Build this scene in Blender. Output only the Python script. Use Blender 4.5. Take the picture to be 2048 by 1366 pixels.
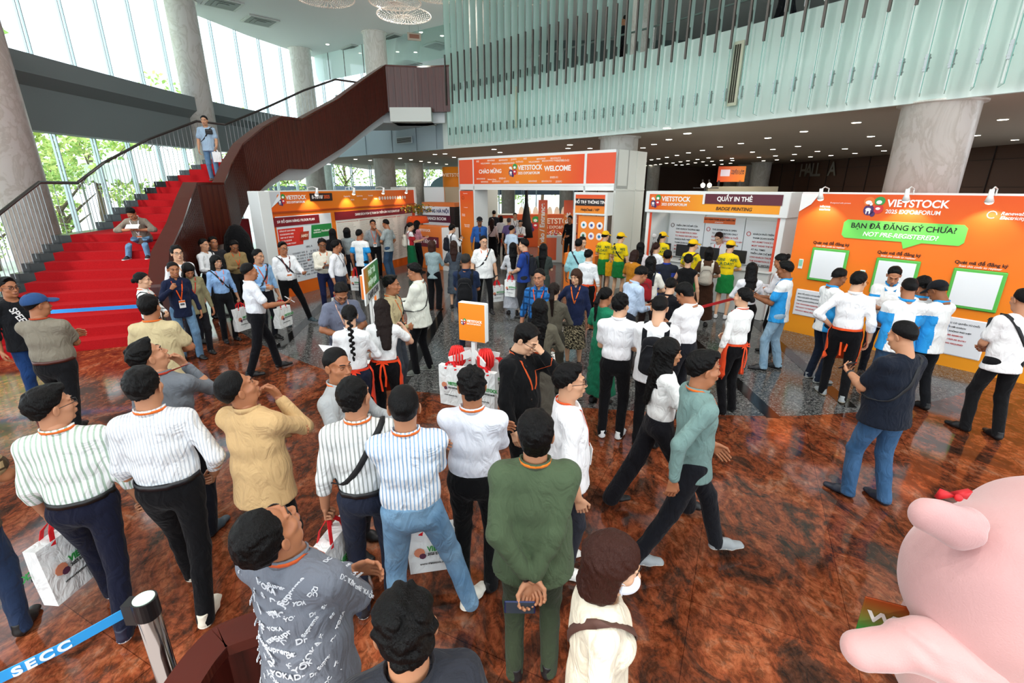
import bpy, math, random, numpy as np
PI = math.pi
for o in list(bpy.data.objects): bpy.data.objects.remove(o)
SC = bpy.context.scene; COL = SC.collection
random.seed(7)
# ---------------------------------------------------------------- camera
CAM_F = 950.; CAM_T = math.radians(18.1); CAM_H = 2.73      # focal length in pixels of a 2048-wide frame, downward pitch, height above the floor
cd = bpy.data.cameras.new('camera'); cam = bpy.data.objects.new('camera', cd); COL.objects.link(cam)
cd.sensor_fit = 'HORIZONTAL'; cd.sensor_width = 36; cd.lens = 36*CAM_F/2048; cd.clip_start = .05; cd.clip_end = 500
cam.location = (0, 0, CAM_H); cam.rotation_euler = (PI/2-CAM_T, 0, 0)
SC.camera = cam
def at(px, py, z=0.):
    """floor-plan point seen at a pixel of the photograph, for a thing at height z"""
    u = (px-1024)/CAM_F; v = (py-683)/CAM_F
    ry = math.cos(CAM_T)-v*math.sin(CAM_T); rz = -math.sin(CAM_T)-v*math.cos(CAM_T); k = (z-CAM_H)/rz
    return np.array((u*k, ry*k, z))
# ---------------------------------------------------------------- world, sun, exposure
SC.view_settings.view_transform = 'Standard'; SC.view_settings.look = 'None'; SC.view_settings.gamma = 1; SC.view_settings.use_curve_mapping = False
SC.view_settings.exposure = 0.36
w = bpy.data.worlds.new('sky'); SC.world = w; w.use_nodes = True
bg = w.node_tree.nodes['Background']; bg.inputs[0].default_value = (.86, .95, 1., 1); bg.inputs[1].default_value = 2.3
SC.cycles.max_bounces = 8; SC.cycles.diffuse_bounces = 4; SC.cycles.glossy_bounces = 3; SC.cycles.transmission_bounces = 6; SC.cycles.transparent_max_bounces = 24
SC.cycles.caustics_reflective = False; SC.cycles.caustics_refractive = False; SC.cycles.sample_clamp_indirect = 6
def sun(rot, e, col, ang=1.5):
    L = bpy.data.lights.new('sun', 'SUN'); L.energy = e; L.color = col; L.angle = math.radians(ang)
    o = bpy.data.objects.new('sun', L); COL.objects.link(o); o.rotation_euler = [math.radians(a) for a in rot]; return o
sun((52, 0, -38), 2.2, (1, .95, .86))
# ---------------------------------------------------------------- geometry kit
def link(o, parent=None):
    COL.objects.link(o)
    if parent is not None: o.parent = parent
    return o
def mesh_obj(name, verts, faces, mats, parent=None, smooth=False, midx=None, loc=None, rotz=0):
    me = bpy.data.meshes.new(name)
    verts = np.asarray(verts, dtype=np.float32)
    if isinstance(faces, np.ndarray) and len(faces):
        n = len(faces); k = faces.shape[1]
        me.vertices.add(len(verts)); me.vertices.foreach_set('co', verts.ravel())
        me.loops.add(n*k); me.loops.foreach_set('vertex_index', faces.astype(np.int32).ravel())
        me.polygons.add(n); me.polygons.foreach_set('loop_start', np.arange(0, n*k, k, dtype=np.int32))
        me.update(calc_edges=True)
    else:
        me.from_pydata([tuple(v) for v in verts.tolist()], [], [tuple(f) for f in faces])
    if not isinstance(mats, (list, tuple)): mats = [mats]
    for m in mats: me.materials.append(m)
    if midx is not None: me.polygons.foreach_set('material_index', np.asarray(midx, dtype=np.int32))
    if smooth: me.polygons.foreach_set('use_smooth', np.ones(len(me.polygons), dtype=bool))
    me.update()
    o = bpy.data.objects.new(name, me)
    if loc is not None: o.location = loc
    if rotz: o.rotation_euler = (0, 0, rotz)
    return link(o, parent)
def tag(o, label=None, cat=None, group=None, kind=None):
    if label: o['label'] = label
    if cat: o['category'] = cat
    if group: o['group'] = group
    if kind: o['kind'] = kind
    return o
def empty(name, loc, rz=0, label=None, cat=None, group=None, scale=None, kind=None):
    o = bpy.data.objects.new(name, None); COL.objects.link(o)
    o.empty_display_size = .1
    o.location = loc; o.rotation_euler = (0, 0, rz)
    if scale: o.scale = (scale,)*3
    return tag(o, label, cat, group, kind)

class MB:
    """collects shapes, builds ONE mesh object"""
    def __init__(s): s.v = []; s.f = []; s.m = []; s.n = 0
    def add(s, v, f, m=0):
        v = np.asarray(v, float); s.v.append(v)
        for q in f: s.f.append(tuple(int(i)+s.n for i in q)); s.m.append(m)
        s.n += len(v); return s
    def box(s, x0, x1, y0, y1, z0, z1, m=0):
        return s.add([(x0,y0,z0),(x1,y0,z0),(x1,y1,z0),(x0,y1,z0),(x0,y0,z1),(x1,y0,z1),(x1,y1,z1),(x0,y1,z1)],
                     [(0,3,2,1),(4,5,6,7),(0,1,5,4),(1,2,6,5),(2,3,7,6),(3,0,4,7)], m)
    def rbox(s, x0, x1, y0, y1, z0, z1, r=.01, m=0):
        """box with bevelled vertical and horizontal edges (chamfer)"""
        P = []
        for z, e in ((z0, r), (z0+r, 0), (z1-r, 0), (z1, r)):
            a, b, c, d = x0+e, x1-e, y0+e, y1-e
            P += [(a+r,c,z),(b-r,c,z),(b,c+r,z),(b,d-r,z),(b-r,d,z),(a+r,d,z),(a,d-r,z),(a,c+r,z)]
        F = [tuple(range(7,-1,-1)), tuple(range(24,32))]
        for k in range(3):
            for i in range(8): F.append((k*8+i, k*8+(i+1)%8, (k+1)*8+(i+1)%8, (k+1)*8+i))
        return s.add(P, F, m)
    def tube(s, pts, r, n=10, m=0, cap=True):
        pts = [np.array(p, float) for p in pts]; K = len(pts)
        rs = r if isinstance(r, (list, tuple, np.ndarray)) else [r]*K
        P = []; ref = None
        for i, p in enumerate(pts):
            t = pts[min(i+1,K-1)]-pts[max(i-1,0)]; t = t/(np.linalg.norm(t)+1e-9)
            if ref is None: ref = np.array((0,0,1.)) if abs(t[2]) < .9 else np.array((1.,0,0))
            u = np.cross(t, ref)
            if np.linalg.norm(u) < 1e-6: u = np.array((1.,0,0)) if abs(t[0]) < .9 else np.array((0,1.,0)); u = u-t*u.dot(t)
            u /= np.linalg.norm(u)+1e-9; v = np.cross(t, u); ref = np.cross(u, t)
            for j in range(n):
                a = 2*PI*j/n; P.append(p+rs[i]*(u*math.cos(a)+v*math.sin(a)))
        F = []
        for i in range(K-1):
            for j in range(n): F.append((i*n+j, (i+1)*n+j, (i+1)*n+(j+1)%n, i*n+(j+1)%n))
        if cap: F.append(tuple(range(n))); F.append(tuple(range((K-1)*n+n-1, (K-1)*n-1, -1)))
        return s.add(P, F, m)
    def lathe(s, prof, n=24, c=(0,0), m=0, cap=True):
        P = []
        for r, z in prof:
            for j in range(n):
                a = 2*PI*j/n; P.append((c[0]+r*math.cos(a), c[1]+r*math.sin(a), z))
        F = []
        for i in range(len(prof)-1):
            for j in range(n): F.append((i*n+j, i*n+(j+1)%n, (i+1)*n+(j+1)%n, (i+1)*n+j))
        if cap: F.append(tuple(range(n-1,-1,-1))); F.append(tuple(range((len(prof)-1)*n, len(prof)*n)))
        return s.add(P, F, m)
    def ribbon(s, pts, side, w, th=.002, m=0):
        """flat strap along pts; side[i] = width direction"""
        pts = [np.array(p, float) for p in pts]; K = len(pts); P = []
        for i, p in enumerate(pts):
            t = pts[min(i+1,K-1)]-pts[max(i-1,0)]; t /= np.linalg.norm(t)+1e-9
            d = np.array(side[i] if isinstance(side, list) else side, float); d = d-t*d.dot(t); d /= np.linalg.norm(d)+1e-9
            nn = np.cross(t, d)
            for a, b in ((-1,-1),(1,-1),(1,1),(-1,1)): P.append(p+d*w/2*a+nn*th/2*b)
        F = []
        for i in range(K-1):
            for j in range(4): F.append((i*4+j, i*4+(j+1)%4, (i+1)*4+(j+1)%4, (i+1)*4+j))
        F += [(3,2,1,0), tuple(range((K-1)*4, K*4))]
        return s.add(P, F, m)
    def prism(s, pts, z0, z1, m=0, m2=None):
        n = len(pts); P = [(x,y,z0) for x,y in pts]+[(x,y,z1) for x,y in pts]
        s.add(P, [tuple(range(n-1,-1,-1)), tuple(range(n, 2*n))]+[(i,(i+1)%n,n+(i+1)%n,n+i) for i in range(n)], m)
        return s
    def sphere(s, c, r, n=14, k=9, m=0):
        r = np.array(r if isinstance(r,(tuple,list)) else (r,)*3, float)
        P = [np.array(c)+r*np.array((math.sin(PI*i/k)*math.cos(2*PI*j/n), math.sin(PI*i/k)*math.sin(2*PI*j/n), math.cos(PI*i/k))) for i in range(k+1) for j in range(n)]
        F = [(i*n+j, (i+1)*n+j, (i+1)*n+(j+1)%n, i*n+(j+1)%n) for i in range(k) for j in range(n)]
        return s.add(P, F, m)
    def obj(s, name, mats, parent=None, smooth=False, loc=None, rotz=0):
        v = np.concatenate(s.v) if s.v else np.zeros((0,3))
        return mesh_obj(name, v, s.f, mats, parent, smooth, s.m, loc, rotz)

# ---- distance-field modelling: smooth unions of tapered limbs, meshed by surface nets
def norm(v): v = np.asarray(v, float); return v/(np.linalg.norm(v)+1e-9)
class Field:
    def __init__(s, lo, hi, h):
        s.lo = np.array(lo, float); s.h = h
        s.n = [int(math.ceil((hi[i]-lo[i])/h))+1 for i in range(3)]
        s.ax = [s.lo[i]+h*np.arange(s.n[i]) for i in range(3)]
        s.D = np.full(s.n, .2, np.float32)
    def sub(s, lo, hi):
        sl = []
        for i in range(3):
            a = max(0, int((lo[i]-s.lo[i])/s.h)); b = min(s.n[i], int((hi[i]-s.lo[i])/s.h)+2)
            if b-a < 1: return None
            sl.append(slice(a, b))
        X = s.ax[0][sl[0]][:,None,None].astype(np.float32); Y = s.ax[1][sl[1]][None,:,None].astype(np.float32); Z = s.ax[2][sl[2]][None,None,:].astype(np.float32)
        return tuple(sl), X, Y, Z
    def blend(s, sl, d, k, op):
        A = s.D[sl]
        if op == 'u':
            if k > 0: h = np.maximum(k-np.abs(A-d), 0)/k; s.D[sl] = np.minimum(A, d)-h*h*k*.25
            else: s.D[sl] = np.minimum(A, d)
        elif op == 's':
            d = -d
            if k > 0: h = np.maximum(k-np.abs(A-d), 0)/k; s.D[sl] = np.maximum(A, d)+h*h*k*.25
            else: s.D[sl] = np.maximum(A, d)
        return s
    def cone(s, a, b, ra, rb, k=.02, side=(1,0,0), op='u'):
        a = np.array(a, float); b = np.array(b, float)
        ra = (ra, ra) if np.isscalar(ra) else ra; rb = (rb, rb) if np.isscalar(rb) else rb
        R = max(max(ra), max(rb))+k+.02
        q = s.sub(np.minimum(a, b)-R, np.maximum(a, b)+R)
        if q is None: return s
        sl, X, Y, Z = q
        w = b-a; L = np.linalg.norm(w)
        if L < 1e-6: w = np.array((0,0,1.)); L = 1e-6
        else: w = w/L
        u = np.array(side, float); u = u-w*u.dot(w)
        if np.linalg.norm(u) < 1e-4: u = np.array((0,1.,0))-w*w[1]
        u = norm(u); v = np.cross(w, u)
        X = X-a[0]; Y = Y-a[1]; Z = Z-a[2]
        pu = X*u[0]+Y*u[1]+Z*u[2]; pv = X*v[0]+Y*v[1]+Z*v[2]; pw = X*w[0]+Y*w[1]+Z*w[2]
        t = np.clip(pw/L, 0, 1); e = pw-t*L
        rx = ra[0]+(rb[0]-ra[0])*t; ry = ra[1]+(rb[1]-ra[1])*t; rm = np.minimum(rx, ry)
        pu = pu/rx; pv = pv/ry; e = e/rm
        k0 = np.sqrt(pu*pu+pv*pv+e*e); k1 = np.sqrt((pu/rx)**2+(pv/ry)**2+(e/rm)**2)+1e-6
        return s.blend(sl, np.clip(k0*(k0-1)/k1, -.1, .2), k, op)
    def ell(s, c, r, k=.02, op='u', R=None):
        c = np.array(c, float); r = (r,)*3 if np.isscalar(r) else r
        m = max(r)+k+.02; q = s.sub(c-m, c+m)
        if q is None: return s
        sl, X, Y, Z = q; X = X-c[0]; Y = Y-c[1]; Z = Z-c[2]
        if R is not None:
            R = np.array(R); X, Y, Z = (X*R[0][0]+Y*R[1][0]+Z*R[2][0], X*R[0][1]+Y*R[1][1]+Z*R[2][1], X*R[0][2]+Y*R[1][2]+Z*R[2][2])
        k0 = np.sqrt((X/r[0])**2+(Y/r[1])**2+(Z/r[2])**2); k1 = np.sqrt((X/r[0]**2)**2+(Y/r[1]**2)**2+(Z/r[2]**2)**2)+1e-6
        return s.blend(sl, np.clip(k0*(k0-1)/k1, -.1, .2), k, op)
    def cut(s, p, n):                      # keep the side opposite n
        n = norm(n); X, Y, Z = s.ax[0][:,None,None], s.ax[1][None,:,None], s.ax[2][None,None,:]
        s.D = np.maximum(s.D, ((X-p[0])*n[0]+(Y-p[1])*n[1]+(Z-p[2])*n[2]).astype(np.float32)); return s
    def ripple(s, amp, fr, seed=0, vert=.35):
        r = random.Random(seed); X, Y, Z = s.ax[0][:,None,None], s.ax[1][None,:,None], s.ax[2][None,None,:]
        a = [r.uniform(0, 6.28) for _ in range(8)]
        w = np.sin(Z*fr*.5+a[0]+2*np.sin(X*fr*.35+a[4]))+.7*np.sin(X*fr*.6+Y*fr*.5+Z*fr*.45+a[1])
        s.D = s.D+(amp*(np.sin(X*fr+w*1.3+a[2])*np.sin(Z*fr*vert+Y*fr*.4+a[3]+w)+.6*np.sin(Z*fr*1.1+X*fr*.3+Y*fr*.6+w*1.5+a[5]))).astype(np.float32); return s
    def val(s, p):
        i = [min(max(int(round((p[j]-s.lo[j])/s.h)), 0), s.n[j]-1) for j in range(3)]
        return float(s.D[i[0], i[1], i[2]])
    def march(s, p, d, off=.006, far=.4):
        """from outside at p+d*far walk inwards until the surface; returns point lifted off it"""
        p = np.array(p, float); d = norm(d); t = far
        while t > 0:
            v = s.val(p+d*t)
            if v < off: return p+d*t
            t -= max(v-off, .003)*.8
        return p+d*.0
    def mesh(s):
        D = s.D.copy(); D[0]=D[-1]=.05; D[:,0]=D[:,-1]=.05; D[:,:,0]=D[:,:,-1]=.05
        I = D < 0; n = np.array(D.shape)-1
        cnt = np.zeros(n, np.int8)
        for dx in (0,1):
            for dy in (0,1):
                for dz in (0,1): cnt += I[dx:n[0]+dx, dy:n[1]+dy, dz:n[2]+dz]
        act = (cnt > 0) & (cnt < 8); C = np.argwhere(act)
        if not len(C): return np.zeros((0,3)), np.zeros((0,4), int)
        idx = np.full(n, -1, np.int64); idx[act] = np.arange(len(C))
        acc = np.zeros((len(C),3)); w = np.zeros(len(C))
        cor = [(0,0,0),(1,0,0),(0,1,0),(1,1,0),(0,0,1),(1,0,1),(0,1,1),(1,1,1)]
        V = [D[C[:,0]+c[0], C[:,1]+c[1], C[:,2]+c[2]].astype(float) for c in cor]
        for a, b in ((0,1),(2,3),(4,5),(6,7),(0,2),(1,3),(4,6),(5,7),(0,4),(1,5),(2,6),(3,7)):
            m = (V[a] < 0) != (V[b] < 0)
            if not m.any(): continue
            t = V[a][m]/(V[a][m]-V[b][m]); ca = np.array(cor[a]); cb = np.array(cor[b])
            acc[m] += ca+(cb-ca)*t[:,None]; w[m] += 1
        P = s.lo+s.h*(C+acc/w[:,None])
        F = []
        for ax in range(3):
            o1, o2 = [(1,2),(2,0),(0,1)][ax]
            sl0 = [slice(1,-1)]*3; sl0[ax] = slice(0,-1); sl1 = [slice(1,-1)]*3; sl1[ax] = slice(1,None)
            A = I[tuple(sl0)]; B = I[tuple(sl1)]
            for flip, M in ((0, A & ~B), (1, ~A & B)):
                q = np.argwhere(M)
                if not len(q): continue
                q[:, o1] += 1; q[:, o2] += 1
                def g(d1, d2):
                    r = q.copy(); r[:, o1] -= d1; r[:, o2] -= d2; return idx[r[:,0], r[:,1], r[:,2]]
                quad = np.stack([g(1,1), g(0,1), g(0,0), g(1,0)], 1)
                F.append(quad[:, ::-1] if flip else quad)
        F = np.concatenate(F) if F else np.zeros((0,4), int)
        F = F[(F >= 0).all(1)]
        return P, F
def smooth_mesh(P, F, it=1, lam=.5):
    for _ in range(it):
        acc = np.zeros_like(P); w = np.zeros(len(P))
        for a, b in ((0,1),(1,2),(2,3),(3,0)):
            np.add.at(acc, F[:,a], P[F[:,b]]); np.add.at(w, F[:,a], 1); np.add.at(acc, F[:,b], P[F[:,a]]); np.add.at(w, F[:,b], 1)
        P = P*(1-lam)+lam*acc/np.maximum(w, 1)[:,None]
    return P
def rotm(x=0, y=0, z=0):
    x, y, z = map(math.radians, (x, y, z)); cx, sx, cy, sy, cz, sz = math.cos(x), math.sin(x), math.cos(y), math.sin(y), math.cos(z), math.sin(z)
    return np.array([[cz,-sz,0],[sz,cz,0],[0,0,1]]) @ np.array([[cy,0,sy],[0,1,0],[-sy,0,cy]]) @ np.array([[1,0,0],[0,cx,-sx],[0,sx,cx]])
# ---------------------------------------------------------------- materials
def lin(c):
    if isinstance(c, str): c = tuple(int(c[i:i+2], 16)/255 for i in (0, 2, 4))
    return tuple((x/12.92 if x <= .04045 else ((x+.055)/1.055)**2.4) for x in c[:3])+(1,)
MATS = {}
class NT:
    def __init__(s, name):
        s.m = bpy.data.materials.new(name); s.m.use_nodes = True; s.t = s.m.node_tree; s.b = s.t.nodes['Principled BSDF']
    def n(s, typ, **kw):
        x = s.t.nodes.new(typ)
        for k, v in kw.items():
            if k in x.inputs.keys() if hasattr(x.inputs, 'keys') else False: x.inputs[k].default_value = v
            elif k.startswith('i_'): x.inputs[int(k[2:])].default_value = v
            else: setattr(x, k, v)
        return x
    def l(s, a, b): s.t.links.new(a, b); return s
    def coord(s, kind='Object', scale=(1,1,1), rot=(0,0,0)):
        c = s.n('ShaderNodeTexCoord'); m = s.n('ShaderNodeMapping'); m.inputs[3].default_value = scale; m.inputs[2].default_value = rot
        s.l(c.outputs[kind], m.inputs[0]); return m.outputs[0]
    def noise(s, vec, scale, detail=3, rough=.5, dist=0):
        x = s.n('ShaderNodeTexNoise'); x.inputs['Scale'].default_value = scale; x.inputs['Detail'].default_value = detail; x.inputs['Roughness'].default_value = rough; x.inputs['Distortion'].default_value = dist
        s.l(vec, x.inputs['Vector']); return x.outputs[0]
    def ramp(s, fac, stops, interp='LINEAR'):
        x = s.n('ShaderNodeValToRGB'); s.l(fac, x.inputs[0]); r = x.color_ramp; r.interpolation = interp
        while len(r.elements) < len(stops): r.elements.new(.5)
        for e, (p, c) in zip(r.elements, stops): e.position = p; e.color = lin(c) if isinstance(c, str) else (c if len(c) == 4 else tuple(c)+(1,))
        return x.outputs[0]
    def mix(s, fac, a, b, mode='MIX'):
        x = s.n('ShaderNodeMix'); x.data_type = 'RGBA'; x.blend_type = mode
        for i, v in ((0, fac), (6, a), (7, b)):
            if hasattr(v, 'is_output') or isinstance(v, bpy.types.NodeSocket): s.l(v, x.inputs[i])
            else: x.inputs[i].default_value = v
        return x.outputs[2]
    def bump(s, h, strength=.3, dist=.01):
        x = s.n('ShaderNodeBump'); x.inputs['Strength'].default_value = strength; x.inputs['Distance'].default_value = dist; s.l(h, x.inputs['Height']); s.l(x.outputs[0], s.b.inputs['Normal']); return s
    def base(s, c, rough=.5, metal=0, spec=.5):
        if isinstance(c, bpy.types.NodeSocket): s.l(c, s.b.inputs['Base Color'])
        else: s.b.inputs['Base Color'].default_value = lin(c)
        s.b.inputs['Roughness'].default_value = rough; s.b.inputs['Metallic'].default_value = metal; s.b.inputs['Specular IOR Level'].default_value = spec
        return s
def plain(c, rough=.5, metal=0, spec=.5, name=None):
    k = ('p', c, rough, metal, spec)
    if k not in MATS: MATS[k] = NT(name or 'paint').base(c, rough, metal, spec).m
    return MATS[k]
def emit(c, e, name='lamp'):
    k = ('e', c, e)
    if k not in MATS:
        t = NT(name); t.base('808080', .5); t.b.inputs['Emission Color'].default_value = lin(c); t.b.inputs['Emission Strength'].default_value = e; MATS[k] = t.m
    return MATS[k]
def cloth(c, rough=.85, fold=.5, kind=None, c2=None, sc=1.):
    """woven cloth with folds; kind: stripe / vstripe / check / print / floral / plaid"""
    k = ('c', c, rough, fold, kind, c2, sc)
    if k in MATS: return MATS[k]
    t = NT('cloth'); v = t.coord()
    a = t.coord(scale=(1, 1, .55)); f = t.noise(a, 9, 3, .45, 2.2); g = t.noise(v, 320, 1)
    h = t.n('ShaderNodeMath', operation='MULTIPLY_ADD'); t.l(g, h.inputs[0]); h.inputs[1].default_value = .03; t.l(f, h.inputs[2])
    col = lin(c)
    if kind == 'stripe':      # thin vertical stripes
        x = t.n('ShaderNodeSeparateXYZ'); t.l(v, x.inputs[0]); m = t.n('ShaderNodeMath', operation='SINE'); q = t.n('ShaderNodeMath', operation='MULTIPLY_ADD')
        t.l(x.outputs[0], q.inputs[0]); q.inputs[1].default_value = 400*sc; n2 = t.noise(v, 4, 1); r = t.n('ShaderNodeMath', operation='MULTIPLY'); t.l(n2, r.inputs[0]); r.inputs[1].default_value = 5*sc; t.l(r.outputs[0], q.inputs[2])
        t.l(q.outputs[0], m.inputs[0]); col = t.ramp(m.outputs[0], [(.35, c), (.6, c2)])
    elif kind in ('check', 'plaid'):
        x = t.n('ShaderNodeSeparateXYZ'); t.l(v, x.inputs[0]); outs = []
        for i, fr in ((0, 60*sc), (2, 60*sc)):
            q = t.n('ShaderNodeMath', operation='MULTIPLY'); t.l(x.outputs[i], q.inputs[0]); q.inputs[1].default_value = fr
            m = t.n('ShaderNodeMath', operation='SINE'); t.l(q.outputs[0], m.inputs[0]); outs.append(t.ramp(m.outputs[0], [(.55, (0,0,0)), (.75, (1,1,1))]))
        w_ = t.mix(.5, outs[0], outs[1]); col = t.ramp(w_, [(.1, c), (.5, c2), (.95, 'e8eef0' if kind == 'plaid' else c2)])
    elif kind in ('print', 'floral'):
        vo = t.n('ShaderNodeTexVoronoi'); vo.inputs['Scale'].default_value = (26 if kind == 'print' else 38)*sc; n2 = t.noise(v, 60*sc, 2, .5, 3)
        mm = t.mix(.12, v, n2); t.l(mm, vo.inputs['Vector']); col = t.ramp(vo.outputs[0], [(.3, c2), (.42, c)])
    elif kind == 'denim':
        n2 = t.noise(v, 5, 3); col = t.ramp(n2, [(.3, c), (.7, c2)])
    t.base(col if not isinstance(col, tuple) else c, rough, 0, .12)
    t.b.inputs['Sheen Weight'].default_value = .06
    t.bump(h.outputs[0], fold*.95, .06); MATS[k] = t.m; return t.m
def skin(c='b88262'):
    k = ('skin', c)
    if k not in MATS:
        t = NT('skin'); v = t.coord(); n = t.noise(v, 9, 3); r = t.ramp(n, [(.3, c), (.75, tuple(min(1, int(c[i:i+2], 16)/255*1.07) for i in (0,2,4)))])
        t.base(c, .48, 0, .35); t.b.inputs['Subsurface Weight'].default_value = .08; t.b.inputs['Subsurface Radius'].default_value = (.012, .004, .002); MATS[k] = t.m
    return MATS[k]
def hairm(c='050405'):
    k = ('hair', c)
    if k not in MATS:
        t = NT('hair'); v = t.coord(scale=(1, 1, .22)); n = t.noise(v, 130, 3, .6, 1.2); t.base(c, .46, 0, .16); t.bump(n, .8, .008)
        t.b.inputs['Anisotropic'].default_value = .3; MATS[k] = t.m
    return MATS[k]
def granite(name, stops, sc, rough, spec=.5, sp2=None, stretch=(1,1,1), rot=0):
    t = NT(name); v = t.coord(scale=stretch, rot=(0, 0, rot)); a = t.noise(v, sc, 6, .72, 1.2); b = t.noise(v, sc*7, 5, .75, .6)
    c1 = t.ramp(a, stops); c2 = t.ramp(b, sp2 or [(.40, (0,0,0)), (.58, (1,1,1))])
    d = t.noise(v, sc*.35, 3, .6, .4); e = t.ramp(d, [(.35, (.55,.5,.5)), (.65, (1.15,1.1,1.05))])
    col = t.mix(.62, c1, c2, 'MULTIPLY'); col = t.mix(.6, col, e, 'MULTIPLY'); t.base(col, rough, 0, spec); return t
def glassm(name, c, fac, rough=.03):
    """thin architectural glass: mostly see-through, a little tinted sheen"""
    t = NT(name); tr = t.n('ShaderNodeBsdfTransparent'); tr.inputs[0].default_value = lin(c)
    t.base('dff5f0', rough, 0, .6); t.b.inputs['Metallic'].default_value = 0
    mx = t.n('ShaderNodeMixShader'); fr = t.n('ShaderNodeFresnel'); fr.inputs[0].default_value = 1.35
    mth = t.n('ShaderNodeMath', operation='ADD'); t.l(fr.outputs[0], mth.inputs[0]); mth.inputs[1].default_value = fac
    t.l(mth.outputs[0], mx.inputs[0]); t.l(tr.outputs[0], mx.inputs[1]); t.l(t.b.outputs[0], mx.inputs[2]); t.l(mx.outputs[0], t.t.nodes['Material Output'].inputs[0]); return t.m
WHITE = lambda: plain('e9ece9', .55)
# ---------------------------------------------------------------- people
NEAR, MID, FAR = 0, 1, 2
def head_field(female, h):
    F = Field((-.12,-.15,-.2), (.12,.16,.16), h); f = .93 if female else 1.
    F.ell((0,-.016,.034), (.074,.094,.08), 0)
    F.ell((0,.02,-.035), (.060*f+.002,.070,.074), .03)
    F.cone((-.03*f,.03,-.088), (.03*f,.03,-.088), .026, .026, .03)
    F.ell((0,.068,-.100), (.020,.017,.015), .02)
    for s in (-1, 1):
        F.ell((s*.040,.052,-.022), (.024,.024,.022), .02)
        F.cone((s*.012,.090,.024), (s*.046,.070,.026), .008 if not female else .005, .008, .012)
        F.ell((s*.032,.100,.004), (.017,.020,.012), .014, 's')
        F.ell((s*.031,.0745,.003), (.0145,.013,.012), .004)
        F.ell((s*.062,.035,.01), (.01,.02,.02), .02, 's')
    F.cone((0,.082,.014), (0,.104,-.028), .007, .010*f, .012)
    F.ell((0,.106,-.033), (.0125*f,.011,.0095), .008)
    for s in (-1, 1): F.ell((s*.0125*f,.096,-.036), (.0085,.010,.007), .006)
    F.ell((0,.084,-.064), (.026,.016,.017), .014)
    F.ell((0,.106,-.0655), (.024,.004,.0018), .004, 's')
    F.ell((0,.0975,-.0595), (.019,.006,.0045), .003); F.ell((0,.096,-.0715), (.017,.007,.0055), .003)
    for s in (-1, 1):
        R = rotm(0, 0, s*22)@rotm(0, s*8, 0)
        F.ell((s*.0805,-.015,-.006), (.0075,.020,.033), .004, 'u', R); F.ell((s*.089,-.008,-.004), (.006,.011,.020), .004, 's', R)
    rn = .052 if female else .058
    F.cone((0,-.020,-.07), (0,-.030,-.175), (rn,rn*1.02), (rn*1.04,rn*1.06), .03)
    return F
HEADS = {}
def head_template(female, lod):
    k = (female, lod)
    if k in HEADS: return HEADS[k]
    h = (.0034, .0052, .0085)[lod]; P, F = head_field(female, h).mesh(); 
    if lod < 2: P = smooth_mesh(P, F, 1, .35)
    mi = np.zeros(len(F), int); c = P[F].mean(1)
    lip = (np.abs(c[:,0]) < .0215) & (c[:,1] > .088) & (((c[:,2]+.0655)/.0115)**2+(c[:,0]/.022)**2 < 1); mi[lip] = 1
    B = MB()
    for s in (-1, 1):
        B.sphere((s*.0315,.0735,.003), (.0125,.0135,.0085), 12, 8, 2)
        B.sphere((s*.0310,.0845,.0025), (.0050,.0035,.0052), 8, 6, 3)
        a = [(s*(.014+.034*t), .0935-.020*t*t+ .002, .0255+.006*math.sin(t*2.6)) for t in (0,.25,.5,.75,1)]
        B.ribbon(a, (0,.35,1), .0075 if not female else .0055, .003, 3)
        a = [(s*(.018+.028*t), .0885-.010*t*t, .0085+.004*math.sin(t*3.1)) for t in (0,.33,.66,1)]
        B.ribbon(a, (0,.5,1), .0028 if not female else .004, .003, 3)
    P2 = np.concatenate(B.v); F2 = B.f
    HEADS[k] = (P, F, mi, P2, F2, B.m); return HEADS[k]
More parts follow.
